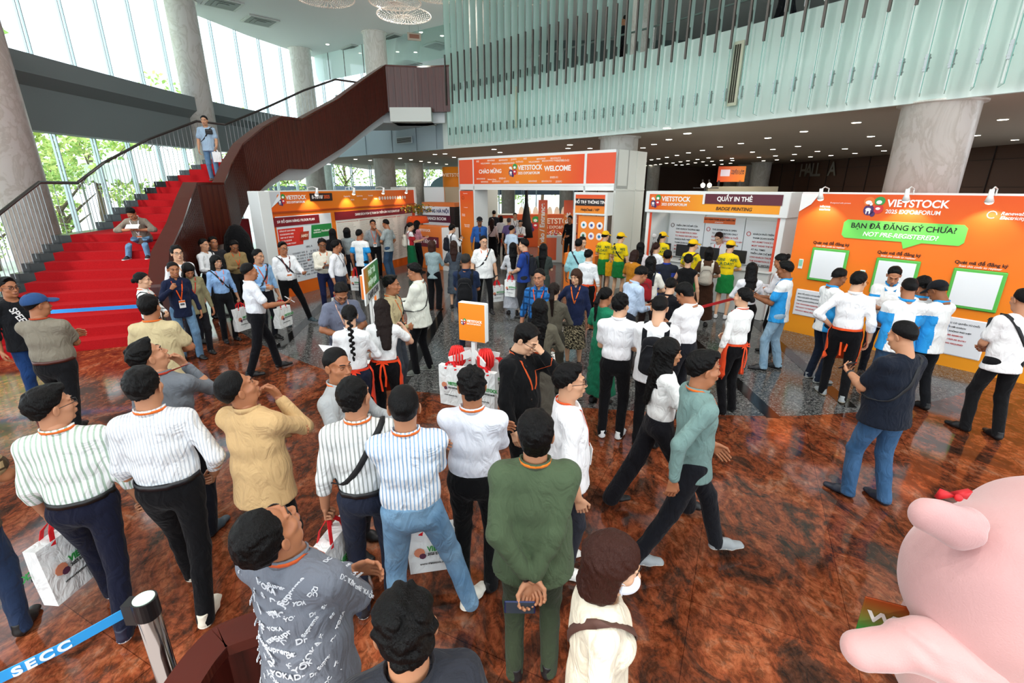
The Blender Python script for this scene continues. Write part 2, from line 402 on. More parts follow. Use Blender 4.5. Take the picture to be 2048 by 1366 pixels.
def hair_field(style, h, seed=0):
    lo, hi = (-.15,-.2,-.16), (.15,.17,.19)
    if style in ('long','longer'): lo = (-.17,-.26,-.52)
    if style in ('bob','shag'): lo = (-.17,-.22,-.25)
    if style in ('pony','braid'): lo = (-.15,-.30,-.5)
    F = Field(lo, hi, h); r = random.Random(seed)
    amp = dict(short=.004, crop=.0022, quiff=.006, messy=.008, balding=.002).get(style, .003)
    X, Y, Z = F.ax[0][:,None,None], F.ax[1][None,:,None], F.ax[2][None,None,:]
    if style in ('short','crop','quiff','messy','balding','bowl','side'):
        TH = dict(short=.017, crop=.011, quiff=.015, messy=.020, balding=.008, bowl=.021, side=.017)[style]
        F.ell((0,-.016,.034), (.074,.094,.08), 0); F.ell((0,.02,-.035), (.062,.070,.074), .03); F.ell((0,-.030,-.030), (.067,.066,.062), .02); F.cone((0,-.020,-.07), (0,-.030,-.175), .058, .060, .03)
        low = np.where(Y > .012, -.012+np.clip(Y-.012, 0, .2)*2.2, np.where(Y > -.035, -.012+(.012-Y)*-.3, -.026-np.clip(-Y-.035, 0, .05)*1.05))
        if style == 'bowl': low = low-.010
        g = np.clip((Z-low)/.115, 0, 1); g = g*g*(3-2*g); F.D = F.D-(.003+TH*g*(1-.35*np.clip(np.abs(X)/.07,0,1)*np.clip((.10-Z)/.08,0,1))).astype(np.float32)
        F.ell((0,-.02,.10), (.052,.066,.030), .03)
        if style in ('quiff','side'): F.ell((.01 if style == 'quiff' else .022,.050,.105), (.048,.044,.028), .03)
        if style == 'messy':
            for i in range(12):
                a = r.uniform(0, 6.28); q = r.uniform(.3, 1); F.ell((.055*math.cos(a)*q,-.015+.068*math.sin(a)*q,.128-.034*q), .018, .014)
        if style == 'bowl': F.ell((0,.055,.075), (.064,.042,.036), .03)
        fr = dict(balding=.020, crop=.062, short=.068, quiff=.070, messy=.074, bowl=.084, side=.068)[style]
        fz = dict(balding=.095, crop=.070, short=.066, quiff=.072, messy=.056, bowl=.044, side=.066)[style]
        F.ell((0,.120,-.015), (.062,.066,.078 if fz > .06 else .060), .010, 's')
        F.D = np.maximum(F.D, (low-Z).astype(np.float32)*.6)
        F.D = np.maximum(F.D, ((Y-fr)-(Z-fz)*1.6).astype(np.float32)*.5)
        F.D = np.maximum(F.D, np.where((Z < .045) & (Y > .030), (Y-.030), -1.).astype(np.float32))
        if style == 'balding': F.ell((0,.03,.14), (.045,.08,.05), .02, 's')
        for sd in (-1,1): F.ell((sd*.090,-.012,-.008), (.026,.022,.034), .004, 's')
    else:
        th = .014
        F.ell((0,-.020,.038), (.075+th*.7,.095+th*.8,.082+th), 0)
        F.ell((0,.120,-.035), (.056,.070,.105), .015, 's')
        if style in ('pony','bun','braid','lowbun','clip'):
            X, Y, Z = F.ax[0][:,None,None], F.ax[1][None,:,None], F.ax[2][None,None,:]
            low = np.where(Y > -.01, .012+np.clip(Y+.01, 0, .2)*.9, .01-np.clip(-Y-.01, 0, .11)*.75); F.D = np.maximum(F.D, (low-Z).astype(np.float32))
            for s in (-1,1): F.ell((s*.09,-.006,-.012), (.02,.020,.034), .006, 's')
        if style == 'bun': F.ell((0,-.135,.055), (.042,.035,.042), .015)
        if style == 'lowbun': F.ell((0,-.130,-.005), (.036,.032,.036), .015)
        if style == 'clip': F.ell((0,-.12,.03), (.035,.03,.06), .02)
        if style == 'pony':
            F.ell((0,-.12,.05), .026, .015); F.cone((0,-.13,.05), (0,-.165,-.08), (.028,.022), (.036,.024), .015); F.cone((0,-.165,-.08), (.01,-.15,-.33), (.036,.024), (.014,.01), .02)
        if style == 'braid':
            F.ell((0,-.11,-.01), .03, .02)
            for i in range(13): F.ell((.012*(-1)**i,-.135-.012*min(i,3),-.03-.031*i), (.024-.0007*i,.018,.022), .006)
            F.ell((0,-.165,-.45), (.015,.013,.03), .01)
        if style in ('bob','shag'):
            for s in (-1,1): F.cone((s*.062,-.03,.02), (s*.068,-.02,-.115), (.03,.055), (.022,.05), .03, (1,0,0))
            F.cone((0,-.075,.02), (0,-.078,-.125), (.075,.045), (.066,.032), .04)
        if style in ('long','longer'):
            e = -.36 if style == 'long' else -.46
            F.cone((0,-.078,.03), (0,-.095,-.18), (.078,.045), (.088,.036), .04); F.cone((0,-.095,-.18), (0,-.125,e), (.088,.034), (.05,.02), .03)
            for s in (-1,1): F.cone((s*.060,-.02,.03), (s*.070,-.012,-.15), (.028,.05), (.024,.045), .03); F.cone((s*.070,-.012,-.15), (s*.085,-.06,-.30), (.024,.045), (.012,.03), .03)
    if amp: F.ripple(amp*.6, 75, seed, .5)
    if h < .007 and style not in ('crop','balding'): F.ripple(.0016, 170, seed+5, .25)
    if style == 'messy': F.ripple(.005, 60, seed+3, .9)
    return F
HAIRS = {}
def hair_template(style, lod, seed=0):
    k = (style, lod, seed % 2)
    if k not in HAIRS:
        P, F = hair_field(style, (.0038, .0058, .009)[lod], seed % 2).mesh(); HAIRS[k] = (P, F)
    return HAIRS[k]
# hands: wrist at origin, fingers along -z (hanging), palm faces +x for the LEFT (mirrored for the right)
def hand_field(pose, h):
    F = Field((-.06,-.09,-.21), (.09,.09,.045), h)
    F.cone((0,0,.04), (0,0,-.01), (.019,.025), (.018,.027), 0); F.cone((0,0,-.01), (.004,.002,-.075), (.014,.030), (.013,.038), .014, (1,0,0))
    F.cone((.004,.022,-.03), (.012,.038,-.055), .014, .011, .014)
    cur = dict(relax=(22,30,18), fist=(85,95,50), hold=(60,75,40), flat=(6,8,4), cup=(38,45,25))[pose]
    for i, (y, L, r) in enumerate(((.030,.043,.0088),(.010,.048,.0090),(-.010,.045,.0086),(-.028,.036,.0076))):
        p = np.array((.004, y*1.0, -.078)); a = 0
        seg = (L*.95, L*.62, L*.52)
        for j in range(3):
            a += cur[j]*(1+.06*(i-1)); d = np.array((math.sin(math.radians(a)), (y*.9)*.6 if j == 0 and pose != 'fist' else 0, -math.cos(math.radians(a)))); q = p+norm(d)*seg[j]
            F.cone(p, q, r*(1-.07*j), r*(.93-.07*j), .004); p = q
    tb = dict(relax=((.030,.056,-.085),(.038,.050,-.112)), fist=((.035,.045,-.080),(.047,.020,-.098)), hold=((.038,.045,-.080),(.050,.022,-.100)), flat=((.022,.066,-.082),(.026,.074,-.108)), cup=((.038,.050,-.080),(.052,.036,-.104)))[pose]
    p0 = np.array((.010,.032,-.035)); F.cone(p0, tb[0], .0125, .0098, .008); F.cone(tb[0], tb[1], .0098, .0080, .004)
    return F
HANDS = {}
def hand_template(pose, lod):
    k = (pose, lod)
    if k not in HANDS: HANDS[k] = hand_field(pose, (.0032, .0048, .0075)[lod]).mesh()
    return HANDS[k]
def shoe_template(kind, lod):
    k = ('shoe', kind, lod)
    if k in HANDS: return HANDS[k]
    F = Field((-.07,-.11,-.01), (.07,.22,.14), (.005,.007,.010)[lod])
    F.cone((0,-.045,.035), (0,.07,.03), (.036,.035), (.044,.030), 0); F.cone((0,.07,.03), (-.004,.155,.022), (.044,.03), (.034,.022), .02)
    F.cone((0,-.045,.04), (0,-.035,.10), (.034,.040), (.036,.044), .02); F.ell((0,.03,.06), (.03,.05,.025), .03)
    F.cut((0,0,.0), (0,0,-1)); F.cut((0,-.03,.105), (0,-.1,1))
    P, f = F.mesh(); c = P[f].mean(1)
    lim = .024 if kind == 'sneaker' else (.012 if kind == 'dress' else .018)
    if kind == 'sneaker':
        m = (P[:,2] < lim); P[m,0] *= 1.09; P[m,1] = .05+(P[m,1]-.05)*1.04
    mi = (c[:,2] < lim).astype(int); HANDS[k] = (P, f, mi); return HANDS[k]
def ik(a, b, l1, l2, hint):
    a = np.array(a, float); b = np.array(b, float); d = b-a; L = np.linalg.norm(d); M = (l1+l2)*.995
    if L > M: b = a+d*M/L; d = b-a; L = M
    L = max(L, abs(l1-l2)+.01); w = d/np.linalg.norm(d); x = (l1*l1-l2*l2+L*L)/(2*L); y = math.sqrt(max(l1*l1-x*x, 0))
    hh = np.array(hint, float); hh = hh-w*hh.dot(w); hh = norm(hh) if np.linalg.norm(hh) > 1e-3 else np.array((0,1.,0))
    return a+w*x+hh*y, b
def frame_to(z, x):
    """rotation whose -z axis is the direction z, x axis near x"""
    zz = -norm(z); xx = np.array(x, float); xx = norm(xx-zz*xx.dot(zz)); yy = np.cross(zz, xx); return np.stack([xx, yy, zz], 1)
#                 wrist (x outwards, y forwards, z), elbow hint (x outwards, y, z), hand pose, palm direction (x outwards,y,z)
ARMS = dict(
 down=((.27,.03,.84), (.5,-1,0), 'relax', (-1,.1,0)), downf=((.25,.12,.85), (.4,-1,0), 'relax', (-1,-.2,0)), carry=((.27,.05,.83), (.5,-1,0), 'fist', (-1,0,0)),
 phone=((.07,.32,1.12), (.5,-.5,-1), 'cup', (-.5,-.1,1)), phone_hi=((.06,.30,1.24), (.6,-.3,-1), 'cup', (-.4,-.5,.8)), clasp=((.05,.25,.98), (.8,-.6,-.3), 'cup', (-1,-.2,.3)),
 crossed=((-.10,.20,1.17), (1,.1,-.9), 'relax', (-.2,-1,0)), crossed2=((-.07,.235,1.13), (1,.1,-.9), 'relax', (-.2,-1,0)),
 back=((.035,-.19,.90), (1,-.35,.1), 'cup', (.2,-1,.2)), back2=((-.015,-.20,.87), (1,-.35,.1), 'cup', (.2,-1,.2)),
 hip=((.19,.06,.98), (1,-.5,.0), 'cup', (-1,0,0)), pocket=((.215,.10,.90), (.8,-1,.2), 'cup', (-1,0,0)), chin=((.06,.19,1.42), (.6,.2,-1), 'cup', (-.3,-.8,.4)), mouth=((.05,.17,1.47), (.7,.25,-1), 'fist', (-.5,-1,.2)),
 out=((.20,.34,1.10), (.6,-.6,-1), 'cup', (-.3,0,1)), fwd=((.13,.36,1.02), (.4,-.8,-.6), 'hold', (-1,0,.4)), swingb=((.24,-.20,.88), (.2,-1,0), 'relax', (-1,0,0)), swingf=((.22,.24,.90), (.2,-1,0), 'relax', (-1,0,0)),
 belly=((.05,.20,1.04), (1,-.4,-.2), 'cup', (-.5,-1,0)), knee=((.10,.34,.62), (.8,.2,-.4), 'cup', (-.5,0,1)), shoulder=((.11,.20,1.30), (.7,.2,-1), 'fist', (-.6,-1,0)), up=((.16,.32,1.33), (.8,-.2,-1), 'hold', (-1,.2,0)))
LEGS = dict(stand=((.10,0,8),(.10,.02,8)), apart=((.17,0,14),(.17,0,14)), step=((.09,.26,4),(.09,-.22,4)), stride=((.08,.38,2),(.08,-.36,2)), stepr=((.09,-.18,6),(.09,.20,6)), strider=((.08,-.36,2),(.08,.38,2)), casual=((.11,.10,20),(.12,-.06,6)), close=((.075,.0,4),(.075,.01,4)), lunge=((.12,.0,4),(.30,.16,30)))
PEOPLE = []
def person(label, px=None, h=1.68, yaw=0, head=(0,0,0), hair='short', hc='080707', sk='b88262', top=None, tk='shirt', bot='17181c', bk='pants', bt=None, shoe=('dress','121212','0c0c0c'),
           L='down', R='down', legs='stand', lean=0, side=0, fat=1., female=False, lan=None, badge=None, glasses=None, cap=None, belt=None, z0=0., floor_pt=None, lod=None, sleeve=None, tuck=None,
           apron=None, mask=None, strap=None, pack=None, watch=None, sit=None, kneez=None, tie=None, undershirt=None, extra=None, group=None, hat=None, collar=None, hipz=0, logo=None):
    s = h/1.70
    if tk == 'tee': sl, tu, co = 'short', False, False
    elif tk == 'polo': sl, tu, co = 'short', True, True
    elif tk == 'blouse': sl, tu, co = 'short', True, False
    elif tk == 'jacket': sl, tu, co = 'long', False, True
    elif tk == 'tank': sl, tu, co = 'none', True, False
    else: sl, tu, co = 'long', True, True
    if sleeve: sl = sleeve
    if tuck is not None: tu = tuck
    if collar is not None: co = collar
    wd = (.90 if female else 1.)
    # ---- skeleton
    P0 = np.array((0, 0, .93+hipz)); 
    if sit: P0 = np.array((0, 0, sit/s+.09))
    Rt = rotm(-lean, side, 0)
    T = lambda x, y, z: P0+Rt@np.array((x, y, z-.93))
    nb = T(0,-.025,1.425); hd0 = T(0, 0, 1.48)
    hy, hp, hr = head; Rh = Rt@rotm(0,0,0); Rh = rotm(-lean*.35,side*.3,0)@rotm(0,0,-hy)@rotm(hp, hr, 0)
    HC = T(0,-.005,1.455)+Rh@np.array((0,.012,.125))
    top_pt = HC+Rh@np.array((0,-.02,.125))
    # ---- place
    if floor_pt is not None: root = np.array(floor_pt, float); root = np.array((root[0], root[1], z0))
    else:
        tw = at(px[0], px[1], z0+top_pt[2]*s); a = -math.radians(yaw); ox, oy = top_pt[0]*s, top_pt[1]*s
        root = np.array((tw[0]-(ox*math.cos(a)-oy*math.sin(a)), tw[1]-(ox*math.sin(a)+oy*math.cos(a)), z0))
    rz = -math.radians(yaw); ca, sa = math.cos(rz), math.sin(rz)
    W = lambda p: np.array((root[0]+s*(p[0]*ca-p[1]*sa), root[1]+s*(p[0]*sa+p[1]*ca), root[2]+s*p[2]))
    dist = math.hypot(root[0], root[1])
    if lod is None: lod = 0 if dist < 4.6 else (1 if dist < 9.5 else 2)
    vox = (.011, .016, .022)[lod]
    E = empty('person', tuple(root), rz, label, 'person', group, s)
    # ---- joints
    J = {}
    for sd, nm, A in ((-1,'L',L), (1,'R',R)):
        if isinstance(A, str): A = ARMS[A]
        sh = T(sd*.163*wd, -.008, 1.355); w_, hint, hp_, palm = A
        wr = np.array((sd*w_[0]*(.95 if w_[0] > .15 else 1), w_[1], w_[2])); 
        wr = T(*wr) if (lean or side) and w_[2] > .95 else wr+(np.array((0,0,P0[2]-.93)) if not sit else 0)
        wr = wr+np.array((sd*(fat-1)*.10 if w_[0] > .15 else 0, (fat-1)*.12*(1 if w_[1] > .1 else 0), 0))
        el, wr = ik(sh, wr, .285*wd**.3, .255*wd**.3, (sd*hint[0], hint[1], hint[2])); J[nm] = (sd, sh, el, wr, hp_, np.array((sd*palm[0], palm[1], palm[2])))
    K = {}
    LG = LEGS[legs] if isinstance(legs, str) else legs
    for sd, nm, (fx, fy, fa) in ((-1,'L',LG[0]), (1,'R',LG[1])):
        hip = P0+np.array((sd*.088, 0, -.03)); ank = np.array((sd*fx, fy-.03, .085))
        if sit: ank = np.array((sd*fx, fy, (kneez[1] if kneez else 0)/s+.085))
        kn, ank = ik(hip, ank, .415, .415, (sd*.12, 1, .1)); K[nm] = (sd, hip, kn, ank, fa)
    # ---- body: head, neck, arms, hands (and bare legs)
    hP, hF, hmi, eP, eF, em = head_template(female, lod)
    V = [(Rh@hP.T).T+HC, (Rh@eP.T).T+HC]; FF = [tuple(f) for f in hF.tolist()]; M = list(hmi); n = len(hP)
    FF += [tuple(i+n for i in f) for f in eF]; M += em; n += len(eP)
    lo = np.array((-.75,-.75,-.02)); hi = np.array((.75,.75,1.75))
    pts = [J[k][i] for k in J for i in (1,2,3)]+[K[k][i] for k in K for i in (1,2,3)]+[nb, T(0,0,1.2), P0]
    lo = np.min(pts, 0)-.22; hi = np.max(pts, 0)+.16; lo[2] = max(lo[2], -.01)
    vb = (.009, .012, .018)[lod]
    alo = np.min([J[k][i] for k in J for i in (1,2,3)]+[nb, T(0,0,1.3)], 0)-.10; ahi = np.max([J[k][i] for k in J for i in (1,2,3)]+[nb, T(0,0,1.3)], 0)+.10
    bare = bk in ('skirt','shorts','dress','miniskirt')
    if bare: alo[2] = .02; alo[:2] = np.minimum(alo[:2], lo[:2]+.1); ahi[:2] = np.maximum(ahi[:2], hi[:2]-.06)
    B = Field(alo, ahi, vb)
    B.cone(T(0,-.005,1.28), T(0,-.015,1.36), (.12*wd,.075), (.10*wd,.06), 0); B.cone(T(0,-.012,1.36), nb+np.array((0,0,.03)), (.075,.055), (.055,.055), .04)
    am = (.044 if not female else .038)*(.5+.5*fat)
    for k in J:
        sd, sh, el, wr, _, _ = J[k]
        B.cone(T(sd*.08*wd,-.01,1.35), sh, .042, am*.98, .03); B.cone(sh, el, am*1.06, am*.86, .02); B.cone(el, el+(wr-el)*.35, am*.86, am*.88, .02); B.cone(el+(wr-el)*.35, wr, am*.88, am*.60, .02)
    if bare:
        B.cone(T(0,0,1.28), P0, (.11,.08), (.11,.08), .04)
        for k in K:
            sd, hip, kn, ank, _ = K[k]; B.cone(hip, kn, .072, .048, .03); B.cone(kn, kn+(ank-kn)*.35, .047, .047, .02); B.cone(kn+(ank-kn)*.35, ank, .047, .028, .02)
    bp, bf = B.mesh(); V.append(bp); FF += [tuple(i+n for i in f) for f in bf.tolist()]; M += [0]*len(bf); n += len(bp)
    for k in J:
        sd, sh, el, wr, pose, palm = J[k]; P, f = hand_template(pose, lod); P = P*(1 if not female else .9)*1.02
        if sd > 0: P = P*np.array((-1,1,1)); f = f[:, ::-1]
        fd = norm(wr-el)
        if pose in ('cup','hold') and abs(fd[2]) < .6: fd = norm(fd+np.array((0,0,-.1)))
        Rm = frame_to(fd, palm*1.0) if sd < 0 else frame_to(fd, -palm)
        V.append((Rm@P.T).T+wr); FF += [tuple(i+n for i in g) for g in f.tolist()]; M += [0]*len(f); n += len(P)
        J[k] = J[k]+(wr+Rm@np.array((sd*-.02, 0, -.085)),)
    mesh_obj('body', np.concatenate(V), FF, [skin(sk), plain('9c5a50' if female else '8f5a4c', .5), plain('e8e2dc', .3), plain('17100d', .35)], E, True, M)
    # ---- hair / hat
    if hair:
        P, f = hair_template(hair, lod, len(PEOPLE)); mesh_obj('hair', (Rh@P.T).T+HC, f, hairm(hc), E, True)
    if cap:
        c = Field((-.13,-.15,-.02), (.13,.24,.17), (.005,.007,.01)[lod]); c.ell((0,-.018,.045), (.092,.112,.092), 0); c.cut((0,0,.035), (0,.12,-1)); o1, f1 = c.mesh()
        X = Field((-.13,-.05,-.02), (.13,.24,.14), (.004,.005,.008)[lod]); X.ell((0,.105,.05), (.078,.085,.018), 0); X.cut((0,.06,.05), (0,-1,0)); o2, f2 = X.mesh()
        o2[:,2] += -(o2[:,0]**2)*3.2-(o2[:,1]-.06)*.12
        cp = mesh_obj('cap', (Rh@o1.T).T+HC, f1, cloth(cap, .8, .3), E, True); q = mesh_obj('cap_peak', (Rh@o2.T).T+HC, f2, cloth(cap, .8, .2), cp, True)
    # ---- shirt
    col = top if not isinstance(top, str) else cloth(top)
    bmat = bot if not isinstance(bot, str) else cloth(bot, .85, .45)
    if bt is None: bt = 0
    loose = .012 if tk in ('jacket',) else (.006 if not tu else .002)
    G = Field(lo, hi, vox); ch = (.152*wd+loose)*(.55+.45*fat); 
    hz = .90 if tu else (.80 if tk != 'jacket' else .78)
    fy = fat*(.95 if female else 1.)
    G.cone(T(0,.004,hz-.04 if not sit else .95), T(0,.006,1.04), ((.180 if not tu else .130)*wd*fy+loose*1.5,(.150 if not tu else .095)*fy+loose), (.145*wd*fy+loose*1.5,.108*fy+loose), 0)
    G.cone(T(0,.006+.012*(fy-1)*8,1.02), T(0,.006,1.22), ((.142 if tu else .154)*wd*fy+loose,(.106 if tu else .120)*fy+loose+(.03*(fy-1))), (ch,.112*(.6+.4*fy)+loose), .05)
    G.cone(T(0,.004,1.22), T(0,-.008,1.33), (ch,.112*(.6+.4*fy)+loose), (.148*wd+loose,.094), .05)
    G.cone(T(0,-.008,1.33), T(0,-.022,1.42), (.128*wd,.082), (.060,.058), .06)
    if female:
        for sd in (-1,1): G.ell(T(sd*.068,.075,1.24), (.062,.058,.060), .04)
    ar = (.053 if not female else .045)*(.6+.4*fat)+loose*.5
    for k in J:
        sd, sh, el, wr = J[k][:4]
        G.cone(T(sd*.05*wd,-.014,1.372), sh, (.052,.062), (ar*.96,ar*1.04), .07)
        if sl == 'long':
            G.cone(sh, el, ar*.98, ar*.90, .05); G.cone(el, el+(wr-el)*.9, ar*.94, ar*.66, .02)
        elif sl == 'three': G.cone(sh, el, ar*1.08, ar*.94, .03); G.cone(el, el+(wr-el)*.35, ar*.98, ar*.95, .02)
        elif sl == 'short': G.cone(sh, sh+(el-sh)*.66, ar*1.0, (ar+.008)*1.06, .04)
    if lod < 2: G.ripple((.0034, .0034)[lod], 22, len(PEOPLE), .5)
    G.cut(T(0,0,hz if not tu else .95), Rt@np.array((0,0,-1)))
    nk = .058 if female else .063
    if tk == 'deep': G.ell(T(0,.10,1.40), (.06,.06,.12), .02, 's')
    G.cone(T(0,.012,1.44), T(0,-.01,1.60), nk, nk+.02, .01, (1,0,0), 's')
    if G.D.min() < 0: G.blend(tuple([slice(None)]*3), np.full((1,1,1), .2, np.float32), 0, 'u')
    gp, gf = G.mesh(); mi = None; mats = [col]
    if isinstance(col, (list, tuple)):       # two-tone polo: side panels
        mats = list(col); c = gp[gf].mean(1); mi = ((np.abs(c[:,0]) > .105) & (c[:,2] < 1.28) & (np.abs(c[:,1]) < .11)).astype(int)
        mi |= ((np.abs(c[:,0]) > .175) & (c[:,2] < 1.25) & (c[:,1] < .09)).astype(int)
    sh_o = mesh_obj('shirt' if tk not in ('jacket','dress') else ('jacket' if tk == 'jacket' else 'dress_top'), gp, gf, mats, E, True, mi)
    if co and lod < 2:
        m = MB(); ring = [T(nk*1.12*math.sin(a), -.018+nk*1.15*math.cos(a), 1.435+.012-.030*max(0, math.cos(a))) for a in np.linspace(.35, 2*PI-.35, 17)]
        m.ribbon(ring, [norm((math.sin(a)*.25, math.cos(a)*.25, 1)) for a in np.linspace(.35, 2*PI-.35, 17)], .044, .006)
        for sd in (-1,1): m.ribbon([ring[0 if sd > 0 else -1], T(sd*.055,.075,1.385), T(sd*.045,.10,1.345)], (sd*.8,.3,-.3), .035, .004)
        m.obj('collar', mats[-1] if isinstance(col, (list, tuple)) else col, sh_o, True)
    # ---- legs
    Q = Field(np.array((lo[0], lo[1], 0)), np.array((hi[0], hi[1], P0[2]+.2)), vox)
    hw = .150*(wd if not female else 1.0)*(.5+.5*fat)
    def pelvis(kk=0): Q.cone(P0+np.array((0,0,.085 if not sit else .10)), P0+np.array((0,-.005,-.03)), ((.151 if tu else .134)*fat*wd+.002,(.115 if tu else .098)*fat), (hw+.004,.118*(.5+.5*fat)), kk)
    wide = 0
    if bk in ('pants','jeans','wide'):
        pelvis(); wide = dict(pants=.0, jeans=.004, wide=.018)[bk]; g_ = .5+.5*fat
        for k in K:
            sd, hip, kn, ank, _ = K[k]; Q.cone(hip+np.array((0,-.008,0)), kn, (.088*g_,.092*g_), (.062+wide,.064+wide), .035); Q.cone(kn, ank+np.array((0,-.005,-.045)), (.062+wide,.064+wide), (.050+wide*1.3,.056+wide*1.3), .02)
        if lod < 2: Q.ripple(.0030, 24, 9+len(PEOPLE))
        Q.cut((0,0,.03), (0,0,-1))
    elif bk == 'shorts':
        pelvis()
        for k in K: sd, hip, kn, ank, _ = K[k]; Q.cone(hip, hip+(kn-hip)*.9, (.09,.095), (.088,.09), .035)
    else:
        zb = dict(skirt=.50, miniskirt=.58, dress=.38, longskirt=.16)[bk]; pelvis(); fl = dict(skirt=.20, miniskirt=.19, dress=.21, longskirt=.23)[bk]
        mid = sum(K[k][2] for k in K)/2
        Q.cone(P0+np.array((0,0,-.02)), np.array((mid[0]*.5, mid[1]*.5, zb)), (hw+.008,.125), (fl,fl*.8), .03); Q.cut((0,0,zb), (0,0,-1)); Q.ripple(.006, 34, 3, .03)
    Q.cut(T(0,0,1.035 if not tu else 1.0), Rt@np.array((0,0,1)))
    qp, qf = Q.mesh(); mesh_obj('trousers' if bk in ('pants','wide') else ('jeans' if bk == 'jeans' else ('shorts' if bk == 'shorts' else 'skirt')), qp, qf, bmat, E, True)
    # ---- shoes
    for k in K:
        sd, hip, kn, ank, fa = K[k]; P, f, mi = shoe_template(shoe[0], lod); P = P*np.array((sd*-1.,1,1)); f2 = f if sd < 0 else f[:, ::-1]
        mesh_obj('shoe', (rotm(0,0,-sd*fa)@P.T).T*(.93 if female else 1.03)+np.array((ank[0], ank[1]+.028, ank[2]-.085+(.0 if not sit else 0))), f2, [plain(shoe[1], .5), plain(shoe[2], .6)], E, True, mi)
    # ---- extras
    def ringpts(z, off, n=28, yoff=0, fld=None):
        fld = fld or G; out = []
        for i in range(n):
            a = 2*PI*i/n; c = T(0,.0,z); d = Rt@np.array((math.sin(a), math.cos(a), 0)); out.append(fld.march(c, d, off, .34))
        return out
    if belt:
        r = ringpts(.985, .007, 30, 0, Q); r.append(r[0]); MB().ribbon(r, (0,0,1), .034, .006).obj('belt', plain(belt, .4), E, True)
    if lan:
        m = MB(); pts = []
        bz = 1.08 if badge else 1.15
        seq = []
        for sd in (-1, 1):
            q = []
            for t in np.linspace(0, 1, 12):
                if t < .4: a = t/.4*1.75; p = T(sd*(nk+.014)*math.sin(a), -.022-(nk+.010)*math.cos(a), 1.448+.006-.012*t); q.append(p)
                else:
                    u = (t-.4)/.6; c = T(sd*(nk+.012)*(1-u), 0, 1.42-(1.42-bz)*u); q.append(G.march(c, Rt@np.array((sd*.12*(1-u),1,.15*(1-u))), .006, .3))
            seq.append(q); m.ribbon(q, [norm(np.array((sd*.2, -.0, 1)))]*5+[np.array((1.,0,0))]*7, .017, .0025)
        lo_ = m.obj('lanyard', cloth(lan, .6, .1), E, True)
        if badge:
            p = seq[0][-1]; a = p+np.array((0,.012,0)); m = MB().box(-.045,.045,-.002,.002,-.13,0, 0).box(-.045,.045,.0022,.003,-.035,-.004, 1).box(-.03,.03,.0022,.003,-.085,-.05, 2)
            o = m.obj('badge', [plain('f4f4f2', .35), plain('e8702a', .5), plain('5a5f66', .6)], lo_, False, tuple(a)); o.rotation_euler = (math.radians(-4-lean), 0, 0)
    if glasses:
        m = MB()
        for sd in (-1,1):
            c = np.array((sd*.033,.1035,.000)); m.tube([c+np.array((.022*math.cos(a), -.004*abs(math.cos(a)) , .017*math.sin(a))) for a in np.linspace(0, 2*PI, 17)], .0018 if glasses == 'thin' else .0028, 6, 0, False)
            m.tube([np.array((sd*.054,.098,.004)), np.array((sd*.074,.06,.006)), np.array((sd*.079,-.005,.004)), np.array((sd*.076,-.02,-.008))], .002, 6)
        m.tube([(-.012,.106,.003), (0,.110,.006), (.012,.106,.003)], .002, 6); m.v = [((Rh@v.T).T+HC) for v in m.v]; m.obj('glasses', plain('15151a' if glasses != 'red' else '7a2020', .3), E, True)
    if mask:
        c = Field((-.09,-.02,-.14), (.09,.16,.03), .005); c.ell((0,.045,-.058), (.064,.078,.052), 0); c.cut((0,.035,0), (0,-1,0)); c.cut((0,0,-.012), (0,-.25,1)); p, f = c.mesh(); mk_ = mesh_obj('face_mask', (Rh@p.T).T+HC, f, plain(mask, .8), E, True)
        m = MB(); [m.tube([(s_*.060,.05,z_), (s_*.078,0,-.01)], .0018, 5) for s_ in (-1,1) for z_ in (-.035,-.085)]; m.v = [((Rh@v.T).T+HC) for v in m.v]; m.obj('mask_loop', plain(mask, .8), mk_)
    if watch:
        sd, sh, el, wr = J[watch][:4]; d = norm(wr-el); c = wr-d*.0; MB().tube([c-d*.012, c+d*.012], am*.72, 14).obj('wrist_watch', plain('1a1a1c' , .3), E, True)
    if strap:        # crossbody strap: (colour, side of shoulder -1/1, bag colour or None, back?)
        cs, sd, bagc = strap[:3]; m = MB(); ring = []
        for i in range(25):
            a = 2*PI*i/25; front = math.cos(a); zz = 1.19+.17*-math.sin(a)*(-1)*1.0
            c0 = T(0, 0, 1.20+.16*math.sin(a)*1.0); d = Rt@np.array((sd*.42*math.sin(a), math.cos(a), .35*max(0, math.sin(a)))); ring.append(G.march(c0+Rt@np.array((sd*.06*math.sin(a),0,0)), d, .007, .3))
        ring.append(ring[0]); m.ribbon(ring, [norm((sd*math.cos(2*PI*i/25)*.9, .0, .0)) + np.array((0,0,.75*math.sin(2*PI*i/25)*0+.35)) for i in range(26)], .036, .004); m.obj('crossbody_strap', plain(cs, .7), E, True)
        if bagc:
            i = strap[3] if len(strap) > 3 else 19; p = ring[i]; q = W(p)
            b = empty('crossbody_bag', tuple(q), rz, strap[4] if len(strap) > 4 else 'small '+'dark crossbody bag worn by the '+label.replace('person in ', 'person in '), 'bag')
            y = .0 if i in (18,19,20) else (.04 if math.cos(2*PI*i/25) > 0 else -.05)
            MB().rbox(-.085,.085,y-.025,y+.025,-.11,.02,.012).obj('pouch', plain(bagc, .7), b); MB().box(-.08,.08,y-.034 if y < 0 else y+.031,y-.031 if y < 0 else y+.034,-.02,-.012).obj('zipper', plain('505055', .4), b)
